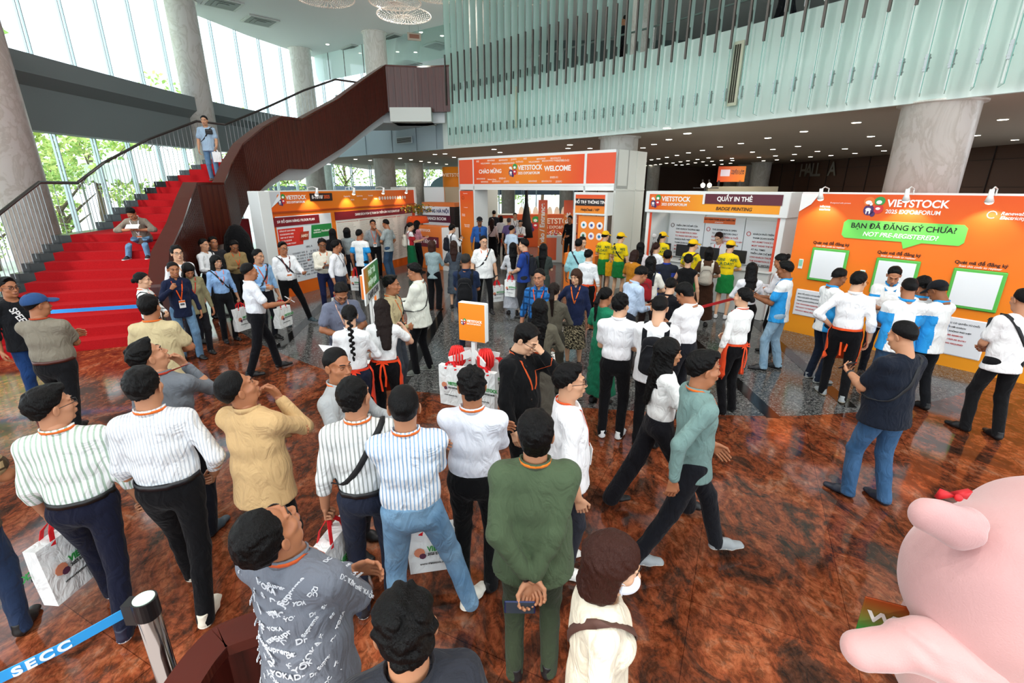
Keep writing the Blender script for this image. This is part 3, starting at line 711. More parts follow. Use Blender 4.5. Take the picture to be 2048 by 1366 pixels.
    if apron:
        c1, ty = apron; m = MB(); n1 = 15; P = []; Fq = []
        for j in range(9):
            z = .99-.47*j/8
            for i in range(n1):
                a = -1.75+3.5*i/(n1-1); d = np.array((math.sin(a), math.cos(a), 0)); c = T(0,0,.99) if j == 0 else np.array((0,0,z))
                r = Q.march(c, d, .012, .34); rr = .17+.02*j/8; p = r if np.linalg.norm(r-c) > .13 else c+d*rr*np.array((1.05,.85,1)); P.append(p+d*.004)
        for j in range(8):
            for i in range(n1-1): Fq.append((j*n1+i, (j+1)*n1+i, (j+1)*n1+i+1, j*n1+i+1))
        o = mesh_obj('apron', P, Fq, cloth(c1, .7, .4), E, True); so = o.modifiers.new('thickness', 'SOLIDIFY'); so.thickness = .005
        r = ringpts(.985, .012, 26, 0, Q); r.append(r[0]); m.ribbon(r, (0,0,1), .028, .004)
        bk_ = Q.march(T(0,0,.985), Rt@np.array((.1,-1,0)), .015, .34)
        for sx, e in ((-1,-.36),(1,-.30)):
            m.ribbon([bk_, bk_+np.array((sx*.02,-.02,-.06)), bk_+np.array((sx*.035,-.025,-.18)), bk_+np.array((sx*.02,-.02,e))], (1,0,0), .022, .003)
            m.ribbon([bk_, bk_+np.array((sx*.05,-.02,.02)), bk_+np.array((sx*.07,-.02,-.02)), bk_+np.array((sx*.01,-.015,-.005))], (0,0,1), .02, .003)
        m.obj('apron_tie', cloth(c1, .7, .2), o)
    if tie:
        a = [G.march(T(0,0,z), Rt@np.array((0,1,0)), .008, .3) for z in (1.39,1.32,1.22,1.12,1.04)]; MB().ribbon(a, (1,0,0), .055, .005).obj('necktie', plain(tie, .6), E)
    if pack:
        pc, plab = pack[:2]; q = W(T(0,-.14*fy-.01,1.16)); b = empty('backpack', tuple(q), rz, plab, 'backpack', None, s)
        F2 = Field((-.2,-.22,-.3), (.2,.12,.26), vox); F2.cone((0,-.055,-.16), (0,-.045,.12), (.135,.075), (.115,.06), 0); F2.cone((0,-.11,-.15), (0,-.10,-.02), (.09,.04), (.085,.035), .02); p, f = F2.mesh()
        p = (Rt@p.T).T; mesh_obj('pack_body', p, f, cloth(pc, .8, .3), b, True)
        m = MB(); m.tube([Rt@np.array(v) for v in ((-.11,-.11,.02),(-.06,-.115,.10),(.06,-.115,.10),(.11,-.11,.02))], .004, 6); m.obj('zipper', plain('2a2a2c' , .5), b)
        m = MB()
        for sd in (-1,1):
            c = []
            for zz, dd in ((1.20,(sd*.1,-1,0)), (1.34,(sd*.15,-1,.5)), (1.40,(sd*.15,-.3,1)), (1.40,(sd*.2,.5,1)), (1.32,(sd*.2,1,.1)), (1.20,(sd*.3,1,0)), (1.12,(sd*.9,.8,0))):
                c.append(G.march(T(sd*.095*wd if zz > 1.15 else sd*.05,0,zz-.03 if zz > 1.3 else zz), Rt@np.array(dd), .013, .3))
            m.ribbon(c, [(1,0,0)]*6+[(0,0,1)], .05, .008)
        o = m.obj('shoulder_strap', cloth(pack[2] if len(pack) > 2 else pc, .8, .2), b); 
        mi_ = b.matrix_world.inverted() if False else None
        # straps were measured in the wearer's frame
        o.location = tuple(-T(0,-.14*fy-.01,1.16))
    J['shirt'] = sh_o; J['W'] = W; J['T'] = T; J['E'] = E; J['G'] = G; J['s'] = s; J['rz'] = rz; J['Rt'] = Rt; J['HC'] = HC; J['Rh'] = Rh; J['K'] = K
    PEOPLE.append((label, root, h)); return J
def hand_at(J, k): return J['W'](J[k][6])
# ---------------------------------------------------------------- setting: floor, slabs, glass, columns
M_RED = granite('red_granite', [(.30,(.02,.015,.013)), (.42,(.09,.035,.02)), (.5,(.24,.060,.024)), (.58,(.32,.10,.042)), (.72,(.32,.19,.13))], 2.6, .09, .4, [(.42, (.05,.05,.05)), (.50, (.55,.5,.45)), (.60, (1,1,1))], (1,.68,1), .9)
t = M_RED; br = t.n('ShaderNodeTexBrick'); br.offset = 0; t.l(t.coord(rot=(0,0,.45)), br.inputs[0]); br.inputs['Scale'].default_value = 1; br.inputs['Brick Width'].default_value = .95; br.inputs['Row Height'].default_value = .95; br.inputs['Mortar Size'].default_value = .003; br.inputs['Color1'].default_value = (.85,.85,.85,1); br.inputs['Color2'].default_value = (1.1,1.1,1.1,1); br.inputs['Mortar'].default_value = (.35,.3,.3,1); br.inputs['Bias'].default_value = 0
lk = t.b.inputs['Base Color'].links[0].from_socket; t.l(t.mix(.85, lk, br.outputs[0], 'MULTIPLY'), t.b.inputs['Base Color'])
M_GREY = granite('grey_terrazzo', [(.36,(.018,.02,.021)), (.5,(.07,.076,.076)), (.62,(.30,.31,.30))], 34, .13, .4, [(.4, (.6,.6,.6)), (.6, (1,1,1))])
M_BLACK = plain('141414', .12); M_CONC = plain('c9cbc6', .8)
M_COL = NT('column_marble'); a = M_COL.noise(M_COL.coord(scale=(1,1,.5)), 1.6, 6, .6, 2.5); M_COL.base(M_COL.ramp(a, [(.40, 'ebe8e0'), (.5, 'dad6cc'), (.54, 'ece9e2'), (.8, 'f0eee8')]), .3); M_COL = M_COL.m
M_CEIL = plain('d9dddb', .8); M_SOF = plain('b8a998', .7)
M_FASC = plain('dde9e4', .5); M_STEEL = plain('9ea3a3', .3, .9); M_DARKSTEEL = plain('55504b', .4, .6)
M_GLASS = glassm('window_glass', 'f2fbff', .02); M_FIN = glassm('fin_glass', 'cfe8df', .04, .05)
M_FINEDGE = plain('5f9a8c', .2)
M_WOOD = NT('dark_wood'); wv = M_WOOD.n('ShaderNodeTexWave'); wv.inputs['Scale'].default_value = 9; wv.inputs['Distortion'].default_value = .3; wv.bands_direction = 'X'; a = M_WOOD.noise(M_WOOD.coord(scale=(8,8,.6)), 3, 4); M_WOOD.base(M_WOOD.ramp(a, [(.3, '2c0d08'), (.7, '4f1a12')]), .33, 0, .5); M_WOOD = M_WOOD.m
M_CAPW = plain('4a1c14', .10, 0, .8)
M_CARPET = NT('red_carpet'); a = M_CARPET.noise(M_CARPET.coord(), 90, 3); M_CARPET.base(M_CARPET.ramp(a, [(.3, '8e1117'), (.7, 'a8191e')]), .95, 0, .1); M_CARPET.bump(a, .3, .004); M_CARPET = M_CARPET.m
M_STONE = plain('17191a', .25); M_BEAM = plain('6f7879', .6); M_WALLB = plain('4a2d1e', .6)
def struct(name, mb, mats, smooth=False): return tag(mb.obj(name, mats, None, smooth), kind='structure')
def smooth_path(P, n):
    P = [np.array(p, float) for p in P]; out = []; K = len(P)
    for i in range(K-1):
        a, b, c, d = P[max(i-1,0)], P[i], P[i+1], P[min(i+2,K-1)]
        for j in range(n):
            t = j/n; out.append(.5*((2*b)+(-a+c)*t+(2*a-5*b+4*c-d)*t*t+(-a+3*b-3*c+d)*t**3))
    out.append(P[-1]); return out
Z_SOF, Z_TOP, Z_CEIL = 4.05, 5.82, 9.6
FASC = smooth_path([(-11,26.6),(-8.6,24.3),(-5.8,21.7),(-3.7,19.9),(-2.2,18.4),(-.5,16.9),(1.05,15.3),(2.4,13.95),(3.5,12.7),(4.7,11.2),(5.5,10.1),(6.1,9.3),(6.65,8.5),(7.3,7.6),(8.8,5.9),(10.5,4.6)], 5)
FX = np.array([p[0] for p in FASC]); FY = np.array([p[1] for p in FASC])
# floor: red granite in front, grey terrazzo field behind a curved border
ARC = smooth_path([(-12,17),(-8.3,12.6),(-6.6,10.4),(-5.2,8.8),(-4.1,7.8),(-3.1,7.05),(-2.3,6.5),(-1.5,6.15),(-.87,6.0),(.88,5.6),(2.97,5.36),(4.31,5.45),(5.74,5.82),(7.2,6.6),(9.5,8.3),(13,12)], 4)
a = [tuple(p) for p in ARC]
struct('floor', MB().add([(x,y,0) for x,y in [(-16,17),(-16,-12),(14,-12),(14,12)]+a[::-1]], [tuple(range(len(a)+4))]), M_RED.m)
struct('floor_terrazzo', MB().add([(x,y,0) for x,y in a+[(20,12),(20,42),(-16,42),(-16,17)]], [tuple(range(len(a)+4))]), M_GREY.m)
st = MB(); 
for (x0,y0),(x1,y1) in ((at(554,700)[:2],at(700,557)[:2]),(at(803,768)[:2],at(900,600)[:2]),(at(1289,757)[:2],at(1240,690)[:2]),(at(1548,836)[:2],at(1395,690)[:2]),(at(1700,815)[:2],at(1560,690)[:2])):
    d = norm((x1-x0, y1-y0)); nx, ny = -d[1]*.09, d[0]*.09; e = d*3.2
    st.add([(x0+nx,y0+ny,.003),(x0-nx,y0-ny,.003),(x1+e[0]-nx,y1+e[1]-ny,.003),(x1+e[0]+nx,y1+e[1]+ny,.003)], [(0,1,2,3)])
struct('floor_inlay', st, M_BLACK)
# mezzanine slab with its pale glass-faced edge
f = [tuple(p) for p in FASC]; back = [(22,4.6),(22,42),(-12,42)]
n = len(f); sl = MB(); P = [(x,y,Z_SOF) for x,y in f+back]; sl.add(P, [tuple(range(len(P)))]); struct('ceiling_mezzanine', sl, M_SOF)
sl = MB(); P = [(x,y,Z_TOP-.2) for x,y in f+back]; sl.add(P, [tuple(range(len(P)))]); struct('floor_mezzanine', sl, M_CONC)
def curtain(pts, z0, z1, th=.1):
    m = MB(); P = []; K = len(pts)
    for i, p in enumerate(pts):
        d = norm(np.array(pts[min(i+1,K-1)])-np.array(pts[max(i-1,0)])); q = (p[0]-d[1]*th, p[1]+d[0]*th)
        P += [(p[0],p[1],z0),(p[0],p[1],z1),(q[0],q[1],z1),(q[0],q[1],z0)]
    F = []
    for i in range(K-1):
        for j in range(4): F.append((i*4+j, i*4+(j+1)%4, (i+1)*4+(j+1)%4, (i+1)*4+j))
    F += [(3,2,1,0), tuple(range((K-1)*4, K*4))]; return m.add(P, F)
i0 = next(i for i in range(n) if f[i][0] > -2.6)
struct('wall_fascia', curtain(f[i0:], Z_SOF-.03, Z_TOP), M_FASC, False)
struct('wall_fascia_panels', curtain(f[:i0+1], Z_SOF-.03, Z_TOP), plain('9fb0b8', .45))
mt = MB()
for k in range(3, i0, 3):
    mt.box(f[k][0]-.008, f[k][0]+.008, f[k][1]-.02, f[k][1]-.0, Z_SOF, Z_TOP)
struct('trim_fascia_joints', mt, plain('56646c', .5))
CE = [(-13.9,-7.2),(-13.9,8),(-13.9,14),(-13.8,19),(-13.45,23),(-12.7,26.2),(-11.5,29.6),(-9.5,32.8),(-6,35.6),(-1,37.4),(5,38.1),(24,38.1),(24,-7.2)]
struct('ceiling', MB().prism(CE, Z_CEIL, Z_CEIL+.3), M_CEIL)
# upper concourse behind the fins
struct('wall_upper', MB().box(1,24,27,27.2,5.6,9.6).box(-14,1.2,41.8,42,5.6,9.6).box(1,1.2,27,42,5.6,9.6), plain('4e5d5a', .6))
struct('wall_right', MB().box(16.6,16.9,4,39,0,4.05).box(16.6,16.9,4,27,5.6,9.6), M_WALLB)
struct('wall_back', MB().box(5,17,38,38.2,0,4.05), M_WALLB)
pl = MB(); [pl.box(16.56,16.6,4+k*1.5,4.012+k*1.5,0,4.05) for k in range(22)]; [pl.box(16.56,16.6,4,38,.9*k,.9*k+.012) for k in range(1,5)]; struct('trim_panel_joints', pl, plain('1d100b', .6))
def column(x, y, z0, z1, r=.525):
    m = MB(); m.lathe([(r,z0),(r,z1-.04),(r+.07,z1-.03),(r+.07,z1)], 40, (x,y)); return struct('column', m, M_COL, False)
for o in [column(-12.5,12.7,0,Z_CEIL), column(-12.9,21.6,0,Z_CEIL), column(-11.2,28.6,0,Z_CEIL), column(-6.5,25.8,0,Z_CEIL), column(7.15,8.75,0,Z_SOF), column(3.05,14.6,0,Z_SOF), column(-2.0,25.5,0,Z_SOF), column(-1.3,21.9,5.6,Z_CEIL), column(4.6,19.2,5.6,Z_CEIL,.45),
          column(14.6,29.6,0,Z_SOF), column(15.3,33,0,Z_SOF,.45), column(15.7,36,0,Z_SOF,.45), column(9.4,33.5,0,Z_SOF,.4), column(-5.9,30.6,0,Z_SOF), column(-12.3,33,0,Z_SOF), column(-.25,33,0,Z_SOF,.45), column(3.6,33,0,Z_SOF,.45)]:
    for p in o.data.polygons: p.use_smooth = abs(p.normal.z) < .5
# glass facade
GL = smooth_path([(-13.9,2),(-13.9,8),(-13.9,14),(-13.8,19),(-13.45,23),(-12.7,26.2),(-11.5,29.6),(-9.5,32.8),(-6,35.6),(-1,37.4),(5,38.1)], 1)
fine = smooth_path([tuple(p) for p in GL], 8)
cum = [0]
for i in range(1, len(fine)): cum.append(cum[-1]+np.linalg.norm(fine[i]-fine[i-1]))
def along(s):
    i = min(max(np.searchsorted(cum, s)-1, 0), len(fine)-2); t = (s-cum[i])/(cum[i+1]-cum[i]); p = fine[i]+(fine[i+1]-fine[i])*t; return p, norm(fine[i+1]-fine[i])
ss = [2.2+1.42*k for k in range(int((cum[-1]-2.2)/1.42))]
for idx in range(len(ss)-1):
    p, d = along(ss[idx]); q, _ = along(ss[idx+1]); o = np.array((d[1], -d[0]))     # o points into the hall
    g = MB(); g.add([(p[0],p[1],0),(q[0],q[1],0),(q[0],q[1],Z_CEIL),(p[0],p[1],Z_CEIL)], [(0,1,2,3)])
    w_ = struct('window_%d' % (idx+1), g, M_GLASS)
    m = MB()
    for e in (-.09, .03):
        a = p+d*e; b = a+d*.028; c = b+o*.07; a2 = a+o*.07
        m.add([(x,y,z) for z in (0,Z_CEIL) for x,y in (a,b,c,a2)], [(3,2,1,0),(4,5,6,7),(0,1,5,4),(1,2,6,5),(2,3,7,6),(3,0,4,7)])
    m.obj('mullion', plain('bccfd4', .4, .1), w_)
# deep spandrel at mezzanine level
m = MB(); P = []; K = 0
for s_ in np.linspace(0, 33, 40):
    p, d = along(s_); o = np.array((d[1], -d[0]))
    for off, z in ((.05,4.22),(.55,4.22),(.62,5.35),(.95,5.62),(.95,6.12),(.05,6.12)): q = p+o*off; P.append((q[0],q[1],z))
    K += 1
F = [(i*6+j, (i+1)*6+j, (i+1)*6+(j+1)%6, i*6+(j+1)%6) for i in range(K-1) for j in range(6)]; m.add(P, F+[(0,1,2,3,4,5), tuple(range((K-1)*6+5,(K-1)*6-1,-1))]); struct('trim_spandrel', m, M_BEAM)
# ceiling fittings
def diffuser(px, py, s=.62):
    x, y, _ = at(px, py, Z_CEIL); e = empty('ceiling_diffuser', (x,y,Z_CEIL), .78, 'square air diffuser in the high ceiling, '+DIFF.pop(0), 'vent', 'air diffusers in the high ceiling')
    MB().box(-s,s,-s,s,-.05,-.001).obj('frame', plain('b9bdb8', .5), e); m = MB()
    for k in range(3): r = s*(.82-.26*k); m.box(-r,r,-r,r,-.06-.012*k,-.051-.012*k)
    m.obj('louvre', plain('5b605c', .5), e)
DIFF = ['nearest the chandelier beads', 'above the first tall glass bay', 'left of the top of the round column', 'just right of the top of the round column', 'beside the hanging direction sign', 'low beyond the stair parapet', 'over the dark wood balcony end']
for a in ((445,6),(520,41),(713,97),(796,76),(876,91),(716,131),(815,127)): diffuser(*a)
def downlight(px, py, z, r=.085, grp='round downlights under the mezzanine', e=14):
    x, y, _ = at(px, py, z); o = empty('ceiling_light', (x,y,z-.002), 0, LBL[grp], 'light', grp)
    if 'dl' not in HANDS:
        HANDS['dl'] = (MB().lathe([(r*1.18,-.012),(r*1.18,0)], 20).obj('trim_ring', plain('cfcfc8', .5), o), MB().lathe([(r,-.016),(r,-.006)], 20).obj('lens', emit('fff4e0', e), o))
    else:
        for q in HANDS['dl']: c = q.copy(); link(c, o)
LBL = {'round downlights under the mezzanine':'small round glowing downlight set in the brown ceiling under the mezzanine', 'round downlights in the high ceiling':'small round downlight in the high pale ceiling'}
for px, py in ((1334,255),(1374,266),(1308,288),(1338,278),(1286,295),(1376,265.7),(1405,300),(1440,293),(1482,286),(1354,310),(1334,314),(1317,317),(1303,319),(1290,322),(1377,305),(1395,318.5),(1417,315),(1361,323),(1376,321),(1346,325.5),(1333,326),(1321,328),(1311,329),(1301,330),(1292,331),(1376,327.8),(1391,325),(1406,323),(1424,322),(1443,320),(1465,320.5),(1464,316),(1413,330),(1428,329),(1444,328),(1461,326),(1352,329.5),(1364,329.5),(1505,303.5),(1518,314),(1527,321),(1531,326),(1536,275),(1546,298),(1551,311),(1554,319),(1585,320),(1589,308),(1596,292),(1608,262),(1713,244),(1742,272),(1757,290.5),(1768,301),(1662,310.5),(1635,302),(1690,297),(1710,306),(2006,238),(1953,270),(2030,279),(1621,313),
               (711,318),(740,320),(800,316),(822,319),(842,322),(858,324),(873,326),(890,307),(870,308),(908,314),(988,298),(1000,304),(1140,289),(1136,296),(893,328),(1180,296)):
    if at(px, py, Z_SOF)[1] < 37 and at(px,py,Z_SOF)[1] > 0: downlight(px, py, Z_SOF)
for px, py in ((842,64),(884,71),(831,104),(795,172*.6),(701,119),(655,98*.9)): downlight(px, py, Z_CEIL, grp='round downlights in the high ceiling')
# real light from the downlights
def area(x, y, z, sx, sy, e, c=(1,.93,.82)):
    L = bpy.data.lights.new('downlight_glow', 'AREA'); L.shape = 'DISK'; L.size = .2; L.energy = e; L.color = c; o = bpy.data.objects.new('downlight_glow', L); COL.objects.link(o); o.location = (x,y,z)
for x, y, e in ((5.5,15,60),(7.5,13,60),(10,16,60),(8,20,60),(11,24,60),(6,24,60),(13,20,60),(0,24,50),(-5,28,50),(2,19.5,60),(.5,22,50),(12,11,50),(10,9,50)): area(x, y, Z_SOF-.05, 2.5, 2.5, e)
for x, y in ((-5,12),(-2,9),(1,6),(-2,20),(-5,20),(5,3),(2,1),(-6,3),(-9,5),(0,-1),(4,-2),(-4,-2)): area(x, y, Z_CEIL-.06, 3, 3, 105, (1,.97,.93))
# chandeliers of strung beads
def chandelier(px, py, r, lab):
    x, y, z = at(px, py, 8.6); e = empty('bead_chandelier', (x,y,z), 0, lab, 'chandelier', 'strung bead chandeliers'); rr = random.Random(px)
    m = MB(); 
    for q, k in ((r, 60),): m.tube([(q*math.cos(a), q*math.sin(a), .0) for a in np.linspace(0, 2*PI, 49)], .007, 5, 0, False)
    m.obj('ring', plain('d8d2c6', .3, .5), e)
    b = MB()
    for a in range(26):
        th = 2*PI*a/26
        for k in range(1, 15):
            q = r*k/14; b.sphere((q*math.cos(th+.5*q/r), q*math.sin(th+.5*q/r), -.10*math.sin(PI*k/14)), .019, 5, 3)
    for k in range(90): th = 2*PI*k/90; b.sphere((r*math.cos(th), r*math.sin(th), -.02), .027, 5, 3)
    tag(b.obj('beads', plain('efe6da', .15, 0, .9), e), kind='stuff')
    MB().tube([(0,0,.0),(0,0,Z_CEIL-8.6)], .008, 5).obj('hanging_wire', M_STEEL, e)
chandelier(648,-6,.95,'bead chandelier disc hanging nearest the tall windows'); chandelier(790,3,.85,'upper bead chandelier disc of the overlapping pair'); chandelier(808,30,.95,'lower bead chandelier disc of the overlapping pair'); chandelier(880,-12,.8,'bead chandelier disc between the pair and the widest one'); chandelier(1028,-22,1.45,'widest bead chandelier disc in front of the glass fins')
# glass fins in front of the mezzanine edge
def fy(px): return np.interp(px, [900,1095,1205,1290,1474,1592,1700,1804,2048,2200], [295,279,269,262,242,228,218,203,178,163])
fx_px = [908.]; 
while fx_px[-1] < 2075: fx_px.append(fx_px[-1]+np.interp(fx_px[-1], [905,1095,1250,1450,1650,1850,2050], [11.3,15.4,21.5,30,40,52,60]))
fin0 = None
for i, px in enumerate(fx_px):
    r_ = at(px, fy(px), Z_SOF); j = int(np.argmin((FX-r_[0])**2+(FY-r_[1])**2)); j = min(max(j,1),len(f)-2)
    # nearest point on the edge curve
    best = None
    for q in (j-1, j):
        A = np.array(f[q]); B_ = np.array(f[q+1]); s_ = np.clip(np.dot(r_[:2]-A, B_-A)/np.dot(B_-A, B_-A), 0, 1); c = A+(B_-A)*s_; dd = np.linalg.norm(c-r_[:2])
        if best is None or dd < best[0]: best = (dd, c, norm(B_-A))
    c, d = best[1], best[2]; ang = math.atan2(d[1], d[0])
    if fin0 is None:
        e = empty('glass_fin', (c[0],c[1],0), ang, 'tall clear glass fin with steel brackets hanging along the white mezzanine edge', 'glass fin', 'glass fins along the mezzanine edge'); fin0 = e
        g = MB(); g.add([(x,y,z) for z in (4.1,9.58) for x,y in ((-.02,-.06),(-.008,-.06),(.10,-.40),(.088,-.40))], [(0,3,2,1),(4,5,6,7),(0,1,5,4),(1,2,6,5),(3,0,4,7)], 0)
        g.add([(.088,-.40,4.1),(.10,-.40,4.1),(.10,-.40,9.58),(.088,-.40,9.58)], [(0,1,2,3)], 1); g.add([(-.02,-.06,4.1),(-.008,-.06,4.1),(.1,-.4,4.1),(.088,-.4,4.1)], [(0,1,2,3)], 1); g.obj('glass_blade', [M_FIN, M_FINEDGE], e)
        MB().tube([(.055,-.30,4.12),(.055,-.30,5.9)], .018, 8).obj('rod', plain('eef4f2', .4), e)
        MB().box(.03,.08,-.33,-.27,4.42,4.66).box(.02,.09,-.335,-.265,4.46,4.48).box(.02,.09,-.335,-.265,4.60,4.62).obj('bracket', M_STEEL, e)
        MB().box(.03,.08,-.34,-.28,5.78,5.98).obj('bracket', M_STEEL, e)
        MB().box(.10,.14,-.46,-.42,5.35,6.85).obj('steel_bar', M_DARKSTEEL, e)
    else:
        e = fin0.copy(); COL.objects.link(e); e.location = (c[0],c[1],0); e.rotation_euler = (0,0,ang)
        for ch in list(fin0.children): q = ch.copy(); link(q, e)
# mezzanine handrail, air grilles
m = MB(); pr = [np.array(p) for p in f[i0:i0+26]]; pts = []
for i, p in enumerate(pr): d = norm(pr[min(i+1,len(pr)-1)]-pr[max(i-1,0)]); pts.append((p[0]-d[1]*1.1, p[1]+d[0]*1.1, 6.65))
e = empty('mezzanine_handrail', (pts[0][0],pts[0][1],5.62), 0, 'steel handrail on posts behind the glass fins upstairs', 'handrail'); L_ = np.array((pts[0][0],pts[0][1],5.62))
MB().tube([np.array(p)-L_ for p in pts], .025, 8).obj('rail', M_STEEL, e)
for k in range(0, len(pts), 2): MB().tube([np.array(pts[k])-L_, np.array((pts[k][0],pts[k][1],5.62))-L_], .014, 6).obj('post', M_STEEL, e)
def grille(px0, z0, z1, w, lab, yo=-.03, horiz=False):
    p = at(px0, fy(px0) if px0 > 900 else 302, Z_SOF); j = int(np.argmin((FX-p[0])**2+(FY-p[1])**2)); d = norm(np.array(f[j+1])-np.array(f[j-1])); e = empty('air_grille', (p[0]+d[1]*.06,p[1]-d[0]*.06,0), math.atan2(d[1],d[0]), lab, 'vent')
    MB().box(-w,w,-.03,0,z0,z1).obj('frame', plain('d8d4bd' if not horiz else 'b8c3c6', .5), e); m = MB()
    if horiz:
        for k in range(5): z = z0+.03+(z1-z0-.06)*k/5; m.box(-w+.03,w-.03,-.034,-.03,z,z+(z1-z0)/9)
    else:
        for k in range(3): x = -w+.04+(2*w-.08)*k/3; m.box(x,x+w*.32,-.034,-.03,z0+.06,z1-.06)
    m.obj('slot', plain('3d3a30', .7), e)
grille(1032, 4.45, 5.6, .10, 'narrow beige slot grille in the white fascia above the welcome gate'); grille(1462, 4.35, 5.55, .11, 'wide beige slot grille in the white fascia above the badge counter'); grille(813, 4.32, 4.56, .48, 'white horizontal grille in the grey panels under the balcony', 0, True)
e = empty('hanging_sign', tuple(at(828,66,9.3)), .3, 'small direction sign hanging from the high ceiling', 'sign'); MB().box(-.3,.3,-.03,.03,-.3,0).obj('panel', plain('b5a99a', .5), e); MB().box(-.22,.22,-.034,-.03,-.22,-.06).obj('marking', plain('8a5a48', .5), e); MB().tube([(-.2,0,0),(-.2,0,.3)], .006).tube([(.2,0,0),(.2,0,.3)], .006).obj('hanger', M_STEEL, e)
# clear glass smoke screen below the ceiling at the far end of the atrium
e = empty('glass_smoke_screen', (0,0,0), 0, 'clear glass smoke screen hung from the high ceiling beside the round column', 'glass screen')
A = at(628,112,Z_CEIL); B_ = at(905,45,Z_CEIL); MB().add([(A[0],A[1],Z_CEIL),(B_[0],B_[1],Z_CEIL),(B_[0],B_[1],8.3),(A[0],A[1],8.3)], [(0,1,2,3)]).obj('pane', M_FIN, e)
for t_ in (.12,.25,.4): p = A+(B_-A)*t_; MB().tube([(p[0],p[1],Z_CEIL),(p[0],p[1],8.3)], .02, 6).obj('hanger', M_DARKSTEEL, e)
# ---------------------------------------------------------------- the curved staircase
R_ = .165
def interp(tab, n):
    ks = [k for k, _ in tab]; return np.array([np.interp(n, ks, [v[i] for _, v in tab]) for i in (0,1)])
O_T = [(0,(-6.05,8.2)),(3,(-6.42,8.95)),(6,(-6.6,9.75)),(9,(-6.85,10.55)),(11,(-7.0,11.1)),(12,(-6.92,12.0)),(15,(-7.05,12.75)),(18,(-7.1,13.5)),(21,(-6.85,14.25)),(23,(-6.55,14.8)),(24,(-6.2,15.35)),(28,(-5.4,16.4)),(32,(-4.75,17.2)),(35,(-4.2,17.8)),(36,(-3.2,18.0)),(37,(-2.1,17.85))]
L_T = [(0,(-9.4,6.6)),(3,(-9.6,7.7)),(6,(-9.86,9.0)),(9,(-10.0,9.95)),(11,(-10.1,10.6)),(12,(-10.5,12.0)),(15,(-10.55,13.0)),(19,(-10.3,14.4)),(23,(-9.7,15.9)),(24,(-9.35,16.8)),(28,(-8.5,18.1)),(32,(-7.6,19.2)),(35,(-6.7,20.1)),(36,(-6.0,20.7)),(37,(-4.6,20.6))]
def zs(n):                       # stepping surface height along the run; flat on the landings
    return float(np.interp(n, [0,11,12,23,24,35,37], [0,1.705,1.705,3.52,3.52,5.45,5.45]))
stair = empty('curved_staircase', (-7.5,8.5,0), 0, 'curved staircase with red carpet, dark wood parapet and thin steel balusters', 'staircase'); S0 = np.array((-7.5,8.5,0))
def inner(n):
    o = interp(O_T, n); l = interp(L_T, n); return o+norm(l-o)*.24
stone = MB(); carp = MB()
for k in range(1, 37):
    if k == 12 or k == 24: continue
    z = zs(k) if k < 36 else zs(36); z_low = max(z-R_*1.25, 0) ; k1 = k+1 if k not in (11,23) else k+2-.0
    a0, a1 = inner(k), inner(min(k1,37)); b0, b1 = interp(L_T, k), interp(L_T, min(k1,37))
    q = [a0,b0,b1,a1]; P = [(p[0],p[1],z_low) for p in q]+[(p[0],p[1],z) for p in q]
    stone.add(np.array(P)-S0, [(0,1,2,3),(7,6,5,4),(0,4,5,1),(1,5,6,2),(2,6,7,3),(3,7,4,0)])
    c0, c1 = a0+(b0-a0)*.02, a0+(b0-a0)*.86; d0, d1 = a1+(b1-a1)*.02, a1+(b1-a1)*.86; dn = norm((c0-d0))*.03
    zl = z-R_ if k > 1 else 0
    P = [(*(c0+dn),zl),(*(c1+dn),zl),(*(c0+dn),z+.012),(*(c1+dn),z+.012),(*c0,z+.012),(*d0,z+.012),(*d1,z+.012)]
    carp.add(np.array(P)-S0, [(0,2,3,1),(2,5,6,3)])
stone.obj('stone_steps', M_STONE, stair); carp.obj('carpet', M_CARPET, stair)
ns = [0,.0,1,2,3,4,5,6,7,8,9,10,11,12,13,14,15,16,17,18,19,20,21,22,23,24,25,26,27,28,29,30,31,32,33,34,35,35.5,36,36.5,37]
wall = MB(); capm = MB(); stg = MB(); PW = []; PC = []; PS = []
for n_ in ns[1:]:
    o = interp(O_T, n_); l = interp(L_T, n_); d = norm(l-o); zt = zs(n_)+1.06; zb = max(zs(n_)-.30, 0); i_ = o+d*.24
    PW += [(*o,zb),(*o,zt),(*i_,zt),(*i_,zb)]; PC += [(*(o-d*.02),zt),(*(o-d*.02),zt+.05),(*(i_+d*.03),zt+.05),(*(i_+d*.03),zt)]
    a_ = o+d*.35; b_ = l-d*.2; PS += [] if n_ < 6 else [(*a_,max(zb-.32,0)),(*a_,zb+.04),(*b_,zb+.04),(*b_,max(zb-.32,0))]
K = len(ns)-1
for m_, P in ((wall,PW),(capm,PC),(stg,PS)):
    K = len(P)//4; m_.add(np.array(P)-S0, [(i*4+j, i*4+(j+1)%4, (i+1)*4+(j+1)%4, (i+1)*4+j) for i in range(K-1) for j in range(4)]+[(3,2,1,0), tuple(range((K-1)*4, K*4))])
wall.obj('parapet', M_WOOD, stair); capm.obj('parapet_cap', M_CAPW, stair); stg.obj('soffit', plain('b9c0c2', .5), stair)
sm = MB()
for i in range(0, 170):
    n_ = i*37/170; o = interp(O_T, n_); o2 = interp(O_T, n_+.08); d = norm(interp(L_T, n_)-o); zt = zs(n_)+1.04; zb = max(zs(n_)-.29, 0); a_ = o-d*.012; b_ = a_+(o2-o)
    sm.add(np.array([(*o,zb),(*a_,zb),(*b_,zb),(*(o2),zb),(*o,zt),(*a_,zt),(*b_,zt),(*o2,zt)])-S0, [(0,1,5,4),(1,2,6,5),(2,3,7,6),(4,5,6,7)])
sm.obj('parapet_slats', plain('45190f', .3), stair)
hr = MB(); bl = MB(); pts = []
